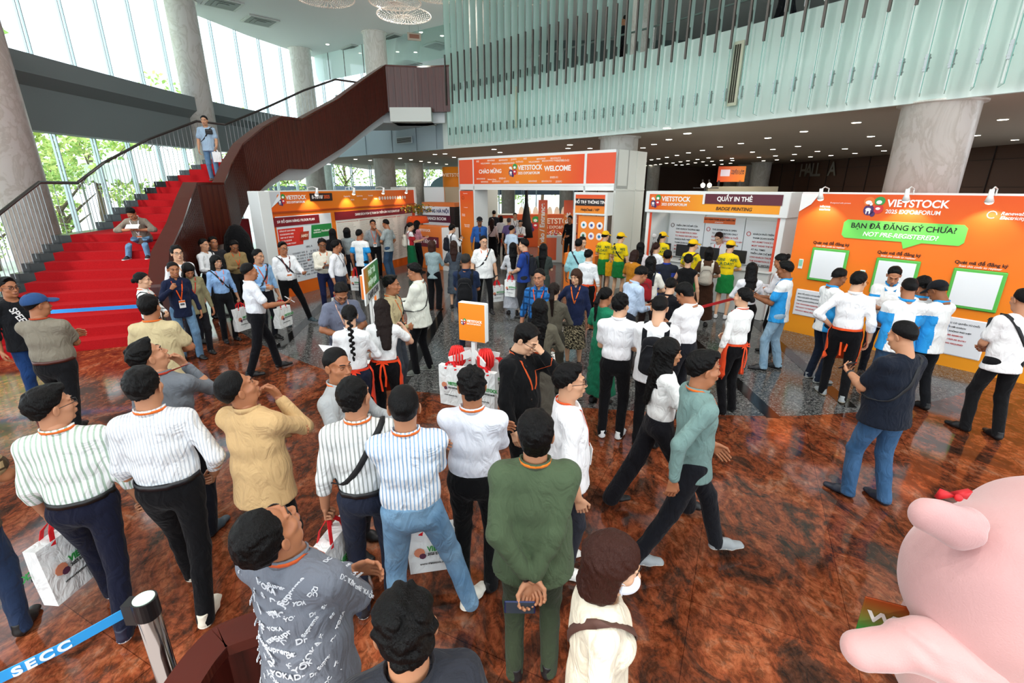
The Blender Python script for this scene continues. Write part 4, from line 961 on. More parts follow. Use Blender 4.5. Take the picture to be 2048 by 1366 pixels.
for n_ in np.arange(0, 37.01, .25):
    nn = max(n_, 0); l = interp(L_T, nn); o = interp(O_T, nn); d = norm(o-l); p = l+d*.08; z = zs(nn); pts.append(np.array((p[0],p[1],z+1.10)))
hr.tube([p-S0 for p in pts], .035, 8); hr.obj('handrail', plain('3d3a38', .3, .5), stair)
for k in range(0, 37*3): 
    n_ = k/3; l = interp(L_T, n_); o = interp(O_T, n_); p = l+norm(o-l)*.08; z = zs(n_); bl.tube([np.array((p[0],p[1],z-.1))-S0, np.array((p[0],p[1],z+1.10))-S0], .008, 5)
tag(bl.obj('balusters', plain('a9b0b2', .3, .7), stair), kind='stuff')
b_ = MB(); a0 = at(775,250,0)
b_.box(-4.15,-2.75,17.75,19.0,4.83,5.27); struct('trim_landing_beam', b_, plain('c9cec8', .5))
# stair parapet beside the photographer
p0 = [at(285,1450,.95)[:2], at(335,1366,.95)[:2], at(385,1300,.95)[:2], at(435,1255,.95)[:2], at(520,1225,.95)[:2]]; pp = smooth_path(p0, 6)
e = empty('curved_parapet', (float(pp[0][0]),float(pp[0][1]),0), 0, 'glossy dark wood curved parapet end beside the steel barrier post', 'parapet'); o_ = np.array((pp[0][0],pp[0][1],0)); w1 = MB(); c1 = MB(); P1 = []; P2 = []
for i, p in enumerate(pp):
    d = norm(pp[min(i+1,len(pp)-1)]-pp[max(i-1,0)]); nn = np.array((d[1],-d[0])); q = p+nn*.11; P1 += [(*p,0),(*p,.9),(*q,.9),(*q,0)]; P2 += [(*(p-nn*.015),.9),(*(p-nn*.015),.95),(*(q+nn*.015),.95),(*(q+nn*.015),.9)]
for m_, P, nm, mt_ in ((w1,P1,'panel',M_WOOD),(c1,P2,'cap',M_CAPW)):
    K = len(pp); m_.add(np.array(P)-o_, [(i*4+j, i*4+(j+1)%4, (i+1)*4+(j+1)%4, (i+1)*4+j) for i in range(K-1) for j in range(4)]+[(3,2,1,0), tuple(range((K-1)*4, K*4))]); m_.obj(nm, mt_, e)
# ---------------------------------------------------------------- outside
struct('ground_outside', MB().box(-90,-13.95,-30,90,-.25,-.05).box(-13.9,60,38.3,90,-.25,-.05), plain('cfd0c8', .9))
M_LEAF = [plain(c, .7) for c in ('b4cc6c','d2dc84','98b95a')]; M_BARK = plain('6a5a48', .9)
def tree(x, y, h, w, lab, mi=0, seed=0):
    rr = random.Random(seed); e = empty('tree', (x,y,-.05), 0, lab, 'tree', None)
    tr = MB(); tr.tube([(0,0,0),(.1,.05,h*.3),(0,.1,h*.6)], [.2,.15,.09], 8)
    for k in range(5): a = rr.uniform(0,6.28); tr.tube([(.05,.05,h*.3+.2*k),(w*.5*math.cos(a),w*.5*math.sin(a),h*.5+.4*k)], [.07,.02], 5)
    tr.obj('trunk', M_BARK, e, True)
    C = [(rr.gauss(0,w*.38), rr.gauss(0,w*.38), h*rr.uniform(.22,.97), rr.uniform(.5,.95)*w*.35) for _ in range(16)]
    n_ = 2600; V = np.zeros((n_*4,3)); R = np.random.RandomState(seed)
    for i in range(n_):
        c = C[i%16]; d = R.normal(size=3); d /= np.linalg.norm(d); p = np.array(c[:3])+d*c[3]*R.uniform(.6,1)**.5; u = R.normal(size=3); u /= np.linalg.norm(u); v = np.cross(u, R.normal(size=3)); v /= np.linalg.norm(v); s_ = R.uniform(.10,.2)*h/9
        V[i*4:i*4+4] = [p-u*s_, p-v*s_*.6, p+u*s_, p+v*s_*.6]
    V[:,2] = np.maximum(V[:,2], .2)
    tag(mesh_obj('foliage', V, np.arange(n_*4).reshape(-1,4), [M_LEAF[mi], M_LEAF[1], M_LEAF[2]], e, False, R.randint(0,3,n_)), kind='stuff')
TL = ['leafy green tree beyond the glass behind the left column','tall bushy tree seen through the glass above the red stair','broad tree outside behind the white awning','yellow green tree outside past the second column','low shrub like tree at the foot of the glass','far tree seen under the mezzanine left of the round column','far tree seen under the mezzanine right of the round column','far tree behind the orange wrapped column','tree outside beyond the stair handrail','tree seen through the welcome gate','big tree reaching the upper windows behind the grey beam','tree seen between the stair parapet and the floor plan board','yellowish tree at the far end of the glass','bush filling the glass beside the lower stair handrail']
for i, a in enumerate(((-19.5,15,6.5,3.0),(-22,22,7.6,3.6),(-25,30,8,4),(-24,39,8,4.5),(-17.5,13,3,2.4),(-16,48,8,5),(-9,50,8,5),(-3,50,8,5),(-18,19.5,3.4,2.6),(3,50,8,5),(-27,25,11.5,4.2),(-21,46,8,5),(-30,40,10,5),(-17.8,16.3,2.8,2.4))): tree(*a, TL[i], i%3, i)
e = empty('awning', tuple((*at(250,345,3.0)[:2]*1.0,0)), -.25, 'white scalloped event awning outside the glass', 'awning'); 
px0 = at(250,345,3.2); e.location = (-23.5,29,0); m = MB()
for k in range(12):
    x = -6+k; m.add([(x,0,3.9),(x+1,0,3.9),(x+1,0,3.3)]+[(x+.5+.5*math.cos(a), 0, 3.3-.42*math.sin(a)) for a in np.linspace(.3, PI-.3, 6)]+[(x,0,3.3)], [tuple(range(10))])
m.add([(-6,0,3.9),(6,0,3.9),(6,4,4.9),(-6,4,4.9)], [(0,1,2,3)]); o_ = m.obj('canopy', plain('eef5f2', .7), e); sd_ = o_.modifiers.new('s','SOLIDIFY'); sd_.thickness = .02
for x in (-6,-2,2,6): MB().tube([(x,.1,0),(x,.1,3.9)], .05, 8).obj('pole', M_STEEL, e)
e = empty('arched_canopy', (-6,44,0), 0, 'long dark canopy roof with an arch, outside beyond the far glass', 'canopy'); MB().box(-16,14,0,1,2.0,2.75).obj('roof_band', plain('4a5868', .4), e)
m = MB(); m.add([(2.2+3.4*math.cos(a), -.05, 2.6+1.35*math.sin(a)) for a in np.linspace(0, PI, 17)], [tuple(range(17))]); o_ = m.obj('arch', plain('6f8890', .4), e); sd_ = o_.modifiers.new('s','SOLIDIFY'); sd_.thickness = .3
for k in range(9): MB().box(-15+k*3.3,-14.9+k*3.3,-.04,-.0,0,2.75).obj('post', plain('aab6ba', .5), e)
# ---------------------------------------------------------------- printed boards, gate, counters
def grad(name, stops, axis='X', span=(0,1), rough=.45):
    """printed colour blend across a panel"""
    t = NT(name); c = t.n('ShaderNodeTexCoord'); x = t.n('ShaderNodeSeparateXYZ'); t.l(c.outputs['Object'], x.inputs[0]); r = t.n('ShaderNodeMapRange'); r.inputs[1].default_value = span[0]; r.inputs[2].default_value = span[1]
    t.l(x.outputs['XYZ'.index(axis)], r.inputs[0]); t.base(t.ramp(r.outputs[0], stops), rough, 0, .3); return t.m
FONTN = 0
def txt(parent, s, x, z, size, m, y=-.006, align='LEFT', bold=.0, width=None, shear=0, rx=90, rz=0, sx=1., name='lettering', space=1.):
    c = bpy.data.curves.new(name, 'FONT'); c.body = s; c.size = size; c.align_x = align; c.align_y = 'CENTER'; c.extrude = .0012; c.offset = bold*size; c.shear = shear; c.space_character = space; c.space_line = .92
    c.materials.append(plain(m, .5) if isinstance(m, str) else m)
    o = bpy.data.objects.new(name, c); o.location = (x, y, z); o.rotation_euler = (math.radians(rx), 0, math.radians(rz)); o.scale = (sx,1,1); return link(o, parent)
def panel(parent, name, x0, x1, z0, z1, mat, y=0., th=.003):
    return MB().box(x0,x1,y-th,y,z0,z1).obj(name, mat, parent)
def logo(parent, x, z, s, y=-.006):
    """four-patch round emblem: white cow heads, green, violet with a goat, red"""
    def blob(cx, cz, rx, rz_, n=14, y2=0.): return [(cx+rx*math.cos(a)*s, y-.0006-y2, cz+rz_*math.sin(a)*s) for a in np.linspace(0, 2*PI, n, endpoint=False)][::-1]
    m = MB(); f = lambda P, k: m.add(P, [tuple(range(len(P)))], k)
    f(blob(x-.22*s, z+.20*s, .25, .24), 0); f(blob(x+.24*s, z+.24*s, .24, .22), 1); f(blob(x-.18*s, z-.22*s, .24, .28), 2); f(blob(x+.24*s, z-.16*s, .22, .24), 3)
    f(blob(x+.02*s, z-.42*s, .12, .14), 2)
    f(blob(x-.24*s, z+.16*s, .15, .10, 10, .001), 4); f(blob(x-.12*s, z+.08*s, .07, .08, 10, .001), 4); f(blob(x+.22*s, z+.18*s, .13, .10, 10, .001), 4)
    f(blob(x-.20*s, z-.20*s, .13, .09, 10, .001), 4); f(blob(x-.12*s, z-.34*s, .035, .10, 8, .001), 4); f(blob(x-.27*s, z-.34*s, .03, .10, 8, .001), 4); f(blob(x+.22*s, z-.14*s, .11, .07, 8, .001), 4)
    m.obj('emblem', [plain('e8762c', .5), plain('2f9a48', .5), plain('4a2a63', .5), plain('cf2f33', .5), plain('f6f4f0', .5)], parent)
def brand(parent, x, z, s, col='f8f4ee', y=-.006, col2=None):
    logo(parent, x, z, s*1.25, y); txt(parent, 'VIETSTOCK', x+.72*s, z+.16*s, .62*s, col, y, 'LEFT', .028, sx=.95); txt(parent, '2025 EXPO&FORUM', x+.72*s, z-.34*s, .34*s, col2 or col, y, 'LEFT', .018, sx=.93)
def basis(a, b):
    a = np.array(a[:2], float); b = np.array(b[:2], float); return a, math.atan2(b[1]-a[1], b[0]-a[0]), np.linalg.norm(b-a)
W_ = plain('e6eae8', .45); W2 = plain('d3d6cf', .6); ORG = plain('f0802a', .45); MAR = plain('7a1522', .45); DRK = plain('1b1518', .5)
def clamp_spot(parent, x, z, y=-.32):
    m = MB(); m.tube([(x,-.02,z-.02),(x,-.02,z+.07),(x,y*.6,z+.10),(x,y,z+.06)], .010, 6); m.obj('spot_arm', plain('dcdcd8', .4), parent)
    m = MB(); m.tube([(x,y,z+.07),(x,y+.01,z-.02),(x,y+.03,z-.10)], [.028,.032,.055], 12); m.obj('spot_head', plain('f2f2ee', .35), parent, True)
    MB().sphere((x,y+.035,z-.105), (.047,.047,.03), 12, 6).obj('bulb', emit('fff2dc', 5), parent, True)
    L = bpy.data.lights.new('spot_glow', 'SPOT'); L.energy = 14; L.spot_size = 1.6; L.shadow_soft_size = .05; L.color = (1,.9,.72); o = bpy.data.objects.new('spot_glow', L); o.location = (x, y+.05, z-.16); o.rotation_euler = (math.radians(30),0,0); link(o, parent)
# --- QR registration wall (the codes themselves stay off)
a, rz, Ln = basis((5.37,9.20),(8.15,5.38)); e = empty('registration_wall', (a[0],a[1],0), rz, 'big orange registration wall with green speech bubble on the right', 'display wall')
GO = grad('orange_print', [(0,'e2571c'),(.45,'f0761f'),(1,'ef9a24')], 'Z', (2.6,.2)); MB().box(0,Ln,0,.12,0,2.6).obj('board', [GO], e)
MB().box(-.001,Ln,.02,.13,2.6,2.63).obj('top_rail', W_, e)
MB().add([(0,-.005,2.6),(.30,-.005,2.6),(.0,-.005,2.28)], [(0,2,1)]).add([(.30,-.007,2.6),(.0,-.007,2.28),(.20,-.03,2.42)], [(0,1,2)]).obj('page_curl', plain('f1f0ee', .4), e)
brand(e, 1.16, 2.42, .255)
B_ = MB(); P = []; x0, x1, z0, z1, r = .78, 2.42, 1.87, 2.18, .05
P = [(x0+r,-.012,z0),(1.66,-.012,z0),(1.70,-.012,z0-.11),(1.92,-.012,z0),(x1-r,-.012,z0),(x1,-.012,z0+r),(x1,-.012,z1-r),(x1-r,-.012,z1),(x0+r,-.012,z1),(x0,-.012,z1-r),(x0,-.012,z0+r)]
B_.add(P+[(q[0],-.004,q[2]) for q in P], [tuple(range(11))]+[(i+11,(i+1)%11+11,(i+1)%11,i) for i in range(11)]).obj('speech_bubble', plain('6ed35a', .45), e)
txt(e, 'BẠN ĐÃ ĐĂNG KÝ CHƯA?', 1.60, 2.085, .118, '101408', -.016, 'CENTER', .012); txt(e, 'NOT PRE-REGISTERED?', 1.60, 1.955, .098, 'f7faf2', -.016, 'CENTER', .02, shear=.2)
for x, z in ((.66,1.36),(1.68,1.29),(2.69,1.25)):
    B_ = MB().rbox(x-.30,x+.30,-.03,.0,z-.30,z+.30,.012); B_.obj('green_frame', plain('57b84c', .45), e); panel(e, 'white_panel', x-.255,x+.255,z-.255,z+.255, plain('e9eef2', .4), -.031)
    txt(e, 'Quét mã để đăng ký', x-.02, z+.385, .068, '251208', -.006, 'CENTER', .02); txt(e, 'Scan this code to register', x-.02, z+.332, .046, 'fbe9dc', -.006, 'CENTER', .012, shear=.2)
    MB().rbox(x-.50,x-.42,-.012,.0,z-.12,z+.06,.006).obj('phone_picture', plain('e3efe9', .3), e); panel(e, 'phone_screen', x-.49,x-.43,z-.07,z+.045, plain('8fcfb4', .3), -.013)
for x0, x1, z0, z1 in ((.22,.84,.36,.86),(2.30,2.98,.20,.80)):
    MB().rbox(x0,x1,-.02,0,z0,z1,.012).obj('white_notice', plain('e8ecf1', .4), e)
    for k, q in enumerate(('BAN TỔ CHỨC CÓ QUYỀN TỪ CHỐI','VÀO CỬA ĐỐI VỚI KHÁCH','THAM QUAN KHÔNG PHÙ HỢP','THE ORGANISER RESERVES','THE RIGHT TO REFUSE ENTRY','WITHOUT BEING REQUIRED')): txt(e, q, x0+.04, z1-.09-.065*k, .032, '2a2a30' if k < 3 else 'c23a3a', -.023, 'LEFT', .015)
txt(e, 'informa\nmarkets', .34, 2.36, .055, 'fbeee6', -.006, 'LEFT', .012); txt(e, '© organised with partners', .50, 2.45, .03, 'fbeee6', -.006); txt(e, 'Renewable\nElectricity', 2.72, 2.33, .065, 'fbeee6', -.006, 'LEFT', .02, shear=.2); MB().tube([(2.63+.05*math.cos(t_),-.006,2.34+.05*math.sin(t_)) for t_ in np.linspace(0,5.4,12)], .006, 5).obj('emblem', plain('fbeee6', .4), e)
for x in (.44,1.66,2.61,3.6): clamp_spot(e, x, 2.62)
# --- badge printing counter
a, rz, Ln = basis((3.38,12.25),(5.41,9.79)); e = empty('badge_counter', (a[0],a[1],0), rz, 'white badge printing booth with orange and maroon header', 'booth')
MB().rbox(-.06,Ln+.10,-.05,.55,2.12,2.62,.012).obj('header_box', W_, e); MB().box(.06,Ln-.06,-.056,-.051,2.19,2.55).obj('header_print', grad('header_print', [(0,'e2571c'),(1,'f5a02a')], 'X', (0,1.5)), e)
panel(e, 'maroon_band', 1.52,Ln-.03,2.36,2.57, plain('5a1226', .4), -.06, .006); brand(e, .24, 2.40, .243, y=-.064); txt(e, 'QUẦY IN THẺ', 2.19, 2.465, .128, 'fbf6f2', -.074, 'CENTER', .03, sx=.95); txt(e, 'BADGE PRINTING', 2.19, 2.265, .098, '221010', -.064, 'CENTER', .012, shear=.18)
panel(e, 'maroon_clip', 1.47,1.52,2.35,2.56, plain('e9e7e2', .3), -.062, .012)
MB().box(-.02,.06,.0,.9,0,2.12).obj('side_wall', W_, e); MB().box(Ln-.04,Ln+.06,-.0,.9,0,2.12).obj('side_wall', W_, e); MB().box(0,Ln,.88,.95,0,2.12).obj('back_wall', W_, e); panel(e, 'red_edge', .06,.12,.1,2.12, plain('d94a2a', .4), .02); panel(e, 'red_edge', Ln-.10,Ln-.04,.1,2.12, plain('d94a2a', .4), .02)
for k in range(3):
    x0 = .14+k*(Ln-.24)/3; x1 = x0+(Ln-.30)/3; z1 = 2.08-.04*k; MB().box(x0,x1,.80,.84,1.0,z1).obj('notice_board', plain('eef0f2', .4), e)
    for q in range(9): txt(e, ('TRIỂN LÃM CHỈ MỞ CỬA','CHO KHÁCH THƯƠNG MẠI','THE EXHIBITION IS OPEN','TO TRADE VISITORS ONLY','KHÁCH PHẢI TRÊN 16 TUỔI','THAM QUAN KHÔNG PHÙ HỢP','NO ADMITTANCE UNDER 16','MUST WEAR THE BADGE','AT ALL TIMES')[(q+k*2)%9], x0+.20, z1-.30-.085*q, .052, '22262c' if (q//2)%2 == 0 else 'c8403c', .795, 'LEFT', .016)
    MB().tube([(x0+.10+.045*math.cos(t_),.79,z1-.30+.045*math.sin(t_)) for t_ in np.linspace(0,2*PI,13)], .007, 5).obj('pictogram', plain('5a3a3a' if k == 0 else 'c8403c', .4), e)
panel(e, 'orange_title', 1.08,1.86,1.88,2.02, plain('ee6f2c', .4), .795); txt(e, 'QUY ĐỊNH THAM QUAN TRIỂN LÃM', 1.47, 1.97, .045, '2a120c', .785, 'CENTER', .02); txt(e, 'ADMISSION', 1.47, 1.91, .04, 'fdf0e6', .785, 'CENTER', .02)
MB().rbox(.05,Ln-.05,-.10,.35,.0,1.0,.01).rbox(.02,Ln-.02,-.14,.40,1.0,1.04,.01).obj('counter', plain('cfd2d0', .4), e)
for k in range(4): 
    q = empty('monitor', tuple((a[0]+(.45+k*.62)*math.cos(rz)-.1*math.sin(rz), a[1]+(.45+k*.62)*math.sin(rz)+.1*math.cos(rz), 1.04)), rz, 'black monitor on the badge counter, '+('leftmost','second from the left','second from the right','rightmost')[k]+' of the four', 'monitor', 'monitors on the badge counter')
    MB().rbox(-.23,.23,-.02,.02,.08,.36,.008).obj('screen_case', plain('17181a', .4), q); MB().box(-.03,.03,-.02,.03,0,.1).box(-.1,.1,-.07,.08,0,.012).obj('stand', plain('1d1e20', .4), q)
# --- welcome gate
a, rz, Ln = basis((-1.80,16.9),(2.675,12.86)); e = empty('welcome_gate', (a[0],a[1],0), rz, 'tall orange and white welcome gate at the exhibition entrance', 'gate'); g = .74
RO = grad('gate_print', [(0,'e4512c'),(.45,'f08a2c'),(.55,'f08a2c'),(1,'e4512c')], 'X', (g,Ln-1.0)); RED = plain('e4552f', .45)
MB().box(0,Ln,0,.06,2.73,3.62).box(0,.06,0,.6,0,3.62).box(g-.03,g+.03,0,.6,0,2.73).box(Ln-1.0,Ln-.94,0,.6,0,2.73).box(0,Ln,.54,.6,2.73,3.62).obj('frame', W_, e)
MB().box(Ln-.06,Ln+.0,0,1.55,0,3.62).box(Ln,Ln+.012,.0,1.55,2.62,2.66).box(Ln,Ln+.012,1.02,1.06,0,3.62).obj('side_panel', W2, e); MB().box(0,Ln,0,.6,2.62,2.74).obj('lintel', W_, e)
pw_ = empty('partition_panel', (-2.05,22.6,0), 0, 'plain grey partition behind the security guard, seen through the gate', 'partition'); MB().rbox(0,1.4,0,.08,0,2.85,.01).obj('panel', W2, pw_)
panel(e, 'corner_print', .05,g-.04,2.80,3.55, RED, -.002); panel(e, 'corner_print', Ln-.92,Ln-.05,2.80,3.55, RED, -.002); panel(e, 'banner_print', g+.02,Ln-1.0,2.80,3.55, RO, -.002, .006)
panel(e, 'left_leg_print', .05,g-.04,.1,2.58, grad('leg_print', [(0,'e4512c'),(1,'f29a34')], 'Z', (2.6,.6)), -.002)
cx = (g+Ln-1.0)/2; brand(e, 2.46, 3.20, .30, y=-.012); txt(e, 'CHÀO MỪNG', 1.50, 3.17, .16, 'fbf3ec', -.012, 'CENTER', .03); txt(e, 'WELCOME', 4.14, 3.20, .19, 'fbf3ec', -.012, 'CENTER', .035)
WD = ['欢迎','Selamat datang','ยินดีต้อนรับ','BIENVENUE','환영합니다','WILLKOMMEN','BENVENUTO','ようこそ','MALIGAYANG PAGDATING','ДОБРО','BIENVENIDOS','HOŞ GELDİNİZ']
rr = random.Random(3)
for r_i, z in enumerate((3.49,3.40,2.95,2.86)):
    for k in range(7):
        x = g+.15+k*.50+(r_i%2)*.2
        if x < Ln-1.25 and not (abs(x-cx) < .55 and r_i == 2): txt(e, WD[(k*3+r_i*5)%12], x, z+rr.uniform(-.02,.02), .062, 'fbdcc8', -.012, 'LEFT', .02)
txt(e, 'Organised by', .32, 2.50, .04, 'fbeee6', -.006, 'CENTER'); txt(e, 'Co-located', .32, 2.05, .04, 'fbeee6', -.006, 'CENTER'); MB().tube([(.2+.05*math.cos(t_),-.006,2.36+.05*math.sin(t_)) for t_ in np.linspace(0,2*PI,13)], .007, 5).obj('emblem', plain('8a2c14', .4), e); txt(e, 'informa\nmarkets', .2, 1.80, .05, 'fbeee6', -.006, 'CENTER', .02); txt(e, 'Renewable\nElectricity', .36, 1.45, .06, 'fbeee6', -.006, 'CENTER', .02, shear=.2)
# helpdesk board in front of the right leg
x0, x1 = Ln-1.02, Ln-.05
MB().rbox(x0-.04,x1+.02,-.34,-.02,2.0,2.58,.01).obj('helpdesk_header', W_, e); panel(e, 'helpdesk_print', x0+.02,x1-.04,2.05,2.52, grad('help_print', [(0,'e4552f'),(1,'f29a34')], 'Z', (2.5,2.0)), -.34); panel(e, 'dark_band', x0+.03,x1-.05,2.24,2.42, DRK, -.344)
txt(e, 'HỖ TRỢ THÔNG TIN', (x0+x1)/2, 2.33, .105, 'fbf6f0', -.350, 'CENTER', .028, sx=.92); txt(e, 'HelpDesk / VIP', (x0+x1)/2, 2.14, .092, '241008', -.350, 'CENTER', .012, shear=.2)
MB().box(x0-.04,x0+.03,-.34,-.27,0,2.0).box(x1-.03,x1+.02,-.34,-.27,0,2.0).obj('helpdesk_post', W_, e); panel(e, 'helpdesk_panel', x0+.10,x1-.03,.5,1.98, plain('f28a2c', .45), -.28)
for k, (c, c2) in enumerate((('f4f4f4','2a8aa8'),('f4f4f4','3a4f9a'),('f4f4f4','2b3c7a'),('dfe9e4','1f6a52'),('f4f4f4','7a6ab0'),('f4f4f4','2a7ab0'))):
    cx_ = x0+.28+.25*(k%3); cz_ = 1.74-.28*(k//3); MB().tube([(cx_,-.285,cz_),(cx_,-.292,cz_)], .095, 18).obj('sponsor_disc', plain(c, .4), e); MB().tube([(cx_,-.292,cz_),(cx_,-.297,cz_)], .042, 5+k).obj('sponsor_mark', plain(c2, .4), e)
MB().rbox(x0,x1,-.75,-.35,0,1.02,.01).obj('helpdesk_counter', ORG, e)
# pylons and sweet stand inside the gate
for (px, py), lab in (((1084,524),'left'),((1133,527),'right')):
    p = at(px, py, 0); q = empty('entrance_pylon', (p[0],p[1],0), -.15, lab+' orange entrance pylon with white lettering inside the gate', 'pylon', 'entrance pylons'); MB().rbox(-.16,.16,-.12,.12,0,2.25,.01).obj('pylon_body', ORG, q); panel(q, 'red_top', -.16,.16,1.8,2.26, plain('ea5a2a', .4), -.121)
    txt(q, 'Lối vào / Entrance' if lab == 'left' else 'Lối ra / Exit', .0, 1.25, .24, 'fbf3ea', -.127, 'CENTER', .03, rx=90).rotation_euler = (math.radians(90), math.radians(-90), 0)
p = at(1112,527,0); q = empty('sweet_stand', (p[0]-.05,p[1]+.5,0), -.12, 'white display counter heaped with wrapped sweets between the orange pylons', 'counter'); MB().rbox(-.36,.36,-.3,.3,0,1.0,.01).obj('cabinet', W2, q); panel(q, 'orange_front', -.3,.1,.1,.92, plain('e8602c', .4), -.301); rr = random.Random(5); m = MB()
for k in range(110): a_ = rr.uniform(0,6.28); r_ = rr.uniform(0,1)**.5; m.sphere((.27*r_*math.cos(a_), .22*r_*math.sin(a_), 1.02+.20*(1-r_)*rr.uniform(.5,1)), rr.uniform(.025,.04), 6, 4, k%4)
tag(m.obj('sweets', [plain(c, .3) for c in ('d8352c','eee8e0','e8a23a','b8322a')], q), kind='stuff')
p = at(1120,515,0); q = empty('lit_backdrop', (p[0]-.1,p[1]+3.4,0), -.05, 'orange backdrop counter with the show logo behind the pylons', 'counter'); MB().rbox(-1.6,1.7,0,.5,0,1.5,.01).obj('front_panel', plain('c8521f', .4), q); brand(q, -.9, 1.1, .55, 'f2d8c4')
for k in range(9):
    b = empty('arched_card', (p[0]-1.5+.33*k,p[1]+3.6,1.5), 0, 'small cream arched card standing on the orange backdrop', 'card', 'cream cards on the orange backdrop'); MB().add([(.13*math.cos(t_),0,.34*math.sin(t_)) for t_ in np.linspace(0,PI,9)]+[(.13*math.cos(t_),.03,.34*math.sin(t_)) for t_ in np.linspace(0,PI,9)], [tuple(range(9)), tuple(range(17,8,-1))]+[(i,i+9,i+10,i+1) for i in range(8)]).obj('card', plain('e9dcc6', .5), b)
p = at(1052,512,0); q = empty('closed_parasol', (p[0],p[1],0), 0, 'tall closed black parasol just inside the gate', 'parasol'); MB().lathe([(.28,.75),(.20,1.3),(.07,2.1),(.05,2.9),(.015,3.1)], 12).obj('canopy', plain('0d0d10', .8), q, True); MB().tube([(0,0,0),(0,0,.9)], .03, 8).lathe([(.3,0),(.3,.05)], 16).obj('pole_base', plain('222222', .5), q)
q = empty('inner_counter', (-1.1,24.6,0), -.02, 'long low counter with red front deep inside the hall', 'counter'); MB().rbox(0,3.6,0,.5,0,1.35,.01).obj('front', plain('b5401f', .5), q); MB().rbox(-.02,3.62,-.05,.55,1.35,1.4,.01).obj('top', W2, q); MB().box(.2,1.6,-.01,0,.2,1.2).obj('white_panels', W2, q)
# --- floor plan board
a, rz, Ln = basis((-5.80,11.85),(-3.60,18.22)); e = empty('floor_plan_board', (a[0],a[1],0), rz, 'long orange board with the floor plan and participants list', 'display board')
GB = grad('board_print', [(0,'e2601c'),(.5,'f08a24'),(1,'e2501c')], 'X', (0,Ln)); MB().box(0,Ln,0,.10,0,2.6).obj('board', GB, e); MB().rbox(-.34,-.0,-.03,.3,0,2.62,.01).rbox(Ln,Ln+.14,-.03,.3,0,2.62,.01).obj('white_end', W_, e); MB().box(0,Ln,.0,.12,2.6,2.63).obj('top_rail', W_, e)
MB().add([(0,-.003,2.6),(.36,-.003,2.6),(0,-.003,2.22)], [(0,2,1)]).add([(.36,-.004,2.6),(0,-.004,2.22),(.30,-.04,2.42)], [(0,1,2)]).obj('page_curl', plain('c9ced2', .4), e)
MB().box(0,Ln,-.03,0,2.10,2.14).obj('shelf_line', plain('a8400f', .5), e)
panel(e, 'plan_sheet', .08,2.10,.34,2.02, plain('e3eaef', .4), -.004); panel(e, 'list_sheet', 2.28,Ln-.22,.28,2.02, plain('eceae2', .4), -.004)
panel(e, 'plan_title', .02,1.60,1.78,2.00, MAR, -.010, .012); panel(e, 'list_title', 2.26,Ln-.16,1.80,2.03, MAR, -.010, .012); txt(e, 'SƠ ĐỒ GIAN HÀNG / FLOOR PLAN', 0.76, 1.89, .085, 'f6f0ee', -.026, 'CENTER', .026, sx=.98); txt(e, 'DANH SÁCH ĐƠN VỊ THAM GIA TRIỂN LÃM / PARTICIPANTS LIST', (2.26+Ln-.16)/2, 1.915, .096, 'f6f0ee', -.026, 'CENTER', .022, sx=.88)
m = MB(); m.add([(.10,-.008,1.72),(.98,-.008,1.72),(.90,-.008,1.28),(.10,-.008,1.28)], [(0,3,2,1)]).obj('red_notice', plain('d8352a', .4), e)
for k, q in enumerate(('ĐĂNG KÝ GIAN HÀNG','FOR BOOKING 2026','VISIT US AT HALL B','+84 TO RESERVE','YOUR STAND TODAY')): txt(e, q, .15, 1.66-.08*k, .05, 'fbece8', -.012, 'LEFT', .016)
m = MB(); m.add([(.85,-.014,1.60),(1.16,-.014,1.60),(1.11,-.014,1.38),(.80,-.014,1.38)], [(0,3,2,1)]).obj('red_plate', plain('b03a20', .4), e); txt(e, 'AMBY', .98, 1.49, .10, 'f8ddc4', -.018, 'CENTER', .03)
m = MB(); m.add([(1.28,-.008,1.74),(2.08,-.008,1.74),(2.08,-.008,1.40),(1.22,-.008,1.40)], [(0,3,2,1)]).obj('green_notice', plain('1f8a45', .4), e); txt(e, 'vinachem\nconference', 1.47, 1.57, .065, 'eef8ee', -.012, 'CENTER', .02); txt(e, 'Foodtechno', 1.84, 1.56, .08, 'eef8ee', -.012, 'CENTER', .02)
brand(e, .36, 2.42, .225); panel(e, 'date_plate', 1.36,2.24,2.35,2.55, DRK, -.006, .01); txt(e, '8-10/10/', 1.42, 2.45, .125, 'f6f0ee', -.020, 'LEFT', .03); txt(e, '2025', 1.88, 2.45, .125, 'e2602c', -.020, 'LEFT', .03)
for k, q in enumerate(('Organised by','informa','Supported by','VBRAND','Renewable','Partner')): txt(e, q, 2.75+.30*k, 2.45-.10*(k%2), .055, 'fbe8dc', -.006, 'LEFT', .012)
for k in range(11): x_ = 4.55+.155*k; MB().tube([(x_,-.004,2.36),(x_,-.009,2.36)], .055, 12).obj('partner_mark', plain(('f2e6de','e8d8cc')[k%2], .4), e)
txt(e, 'HALL A', 1.1, 1.20, .07, '333a44', -.008, 'CENTER', .02); txt(e, 'HALL B', 1.85, 1.28, .07, '333a44', -.008, 'CENTER', .02)
m = MB(); rr = random.Random(8)
for r_i in range(9):
    for k in range(22):
        if rr.random() < .75: x_ = .22+.083*k; z_ = 1.05-.075*r_i; m.box(x_,x_+rr.choice((.04,.08)),-.007,-.005,z_,z_+.045, 0 if rr.random() < .93 else rr.choice((1,2)))
m.obj('plan_marks', [plain('b9c3cf', .5), plain('e2603a', .5), plain('3a8a5a', .5)], e)
m = MB(); wc = (Ln-.22-2.28)/4
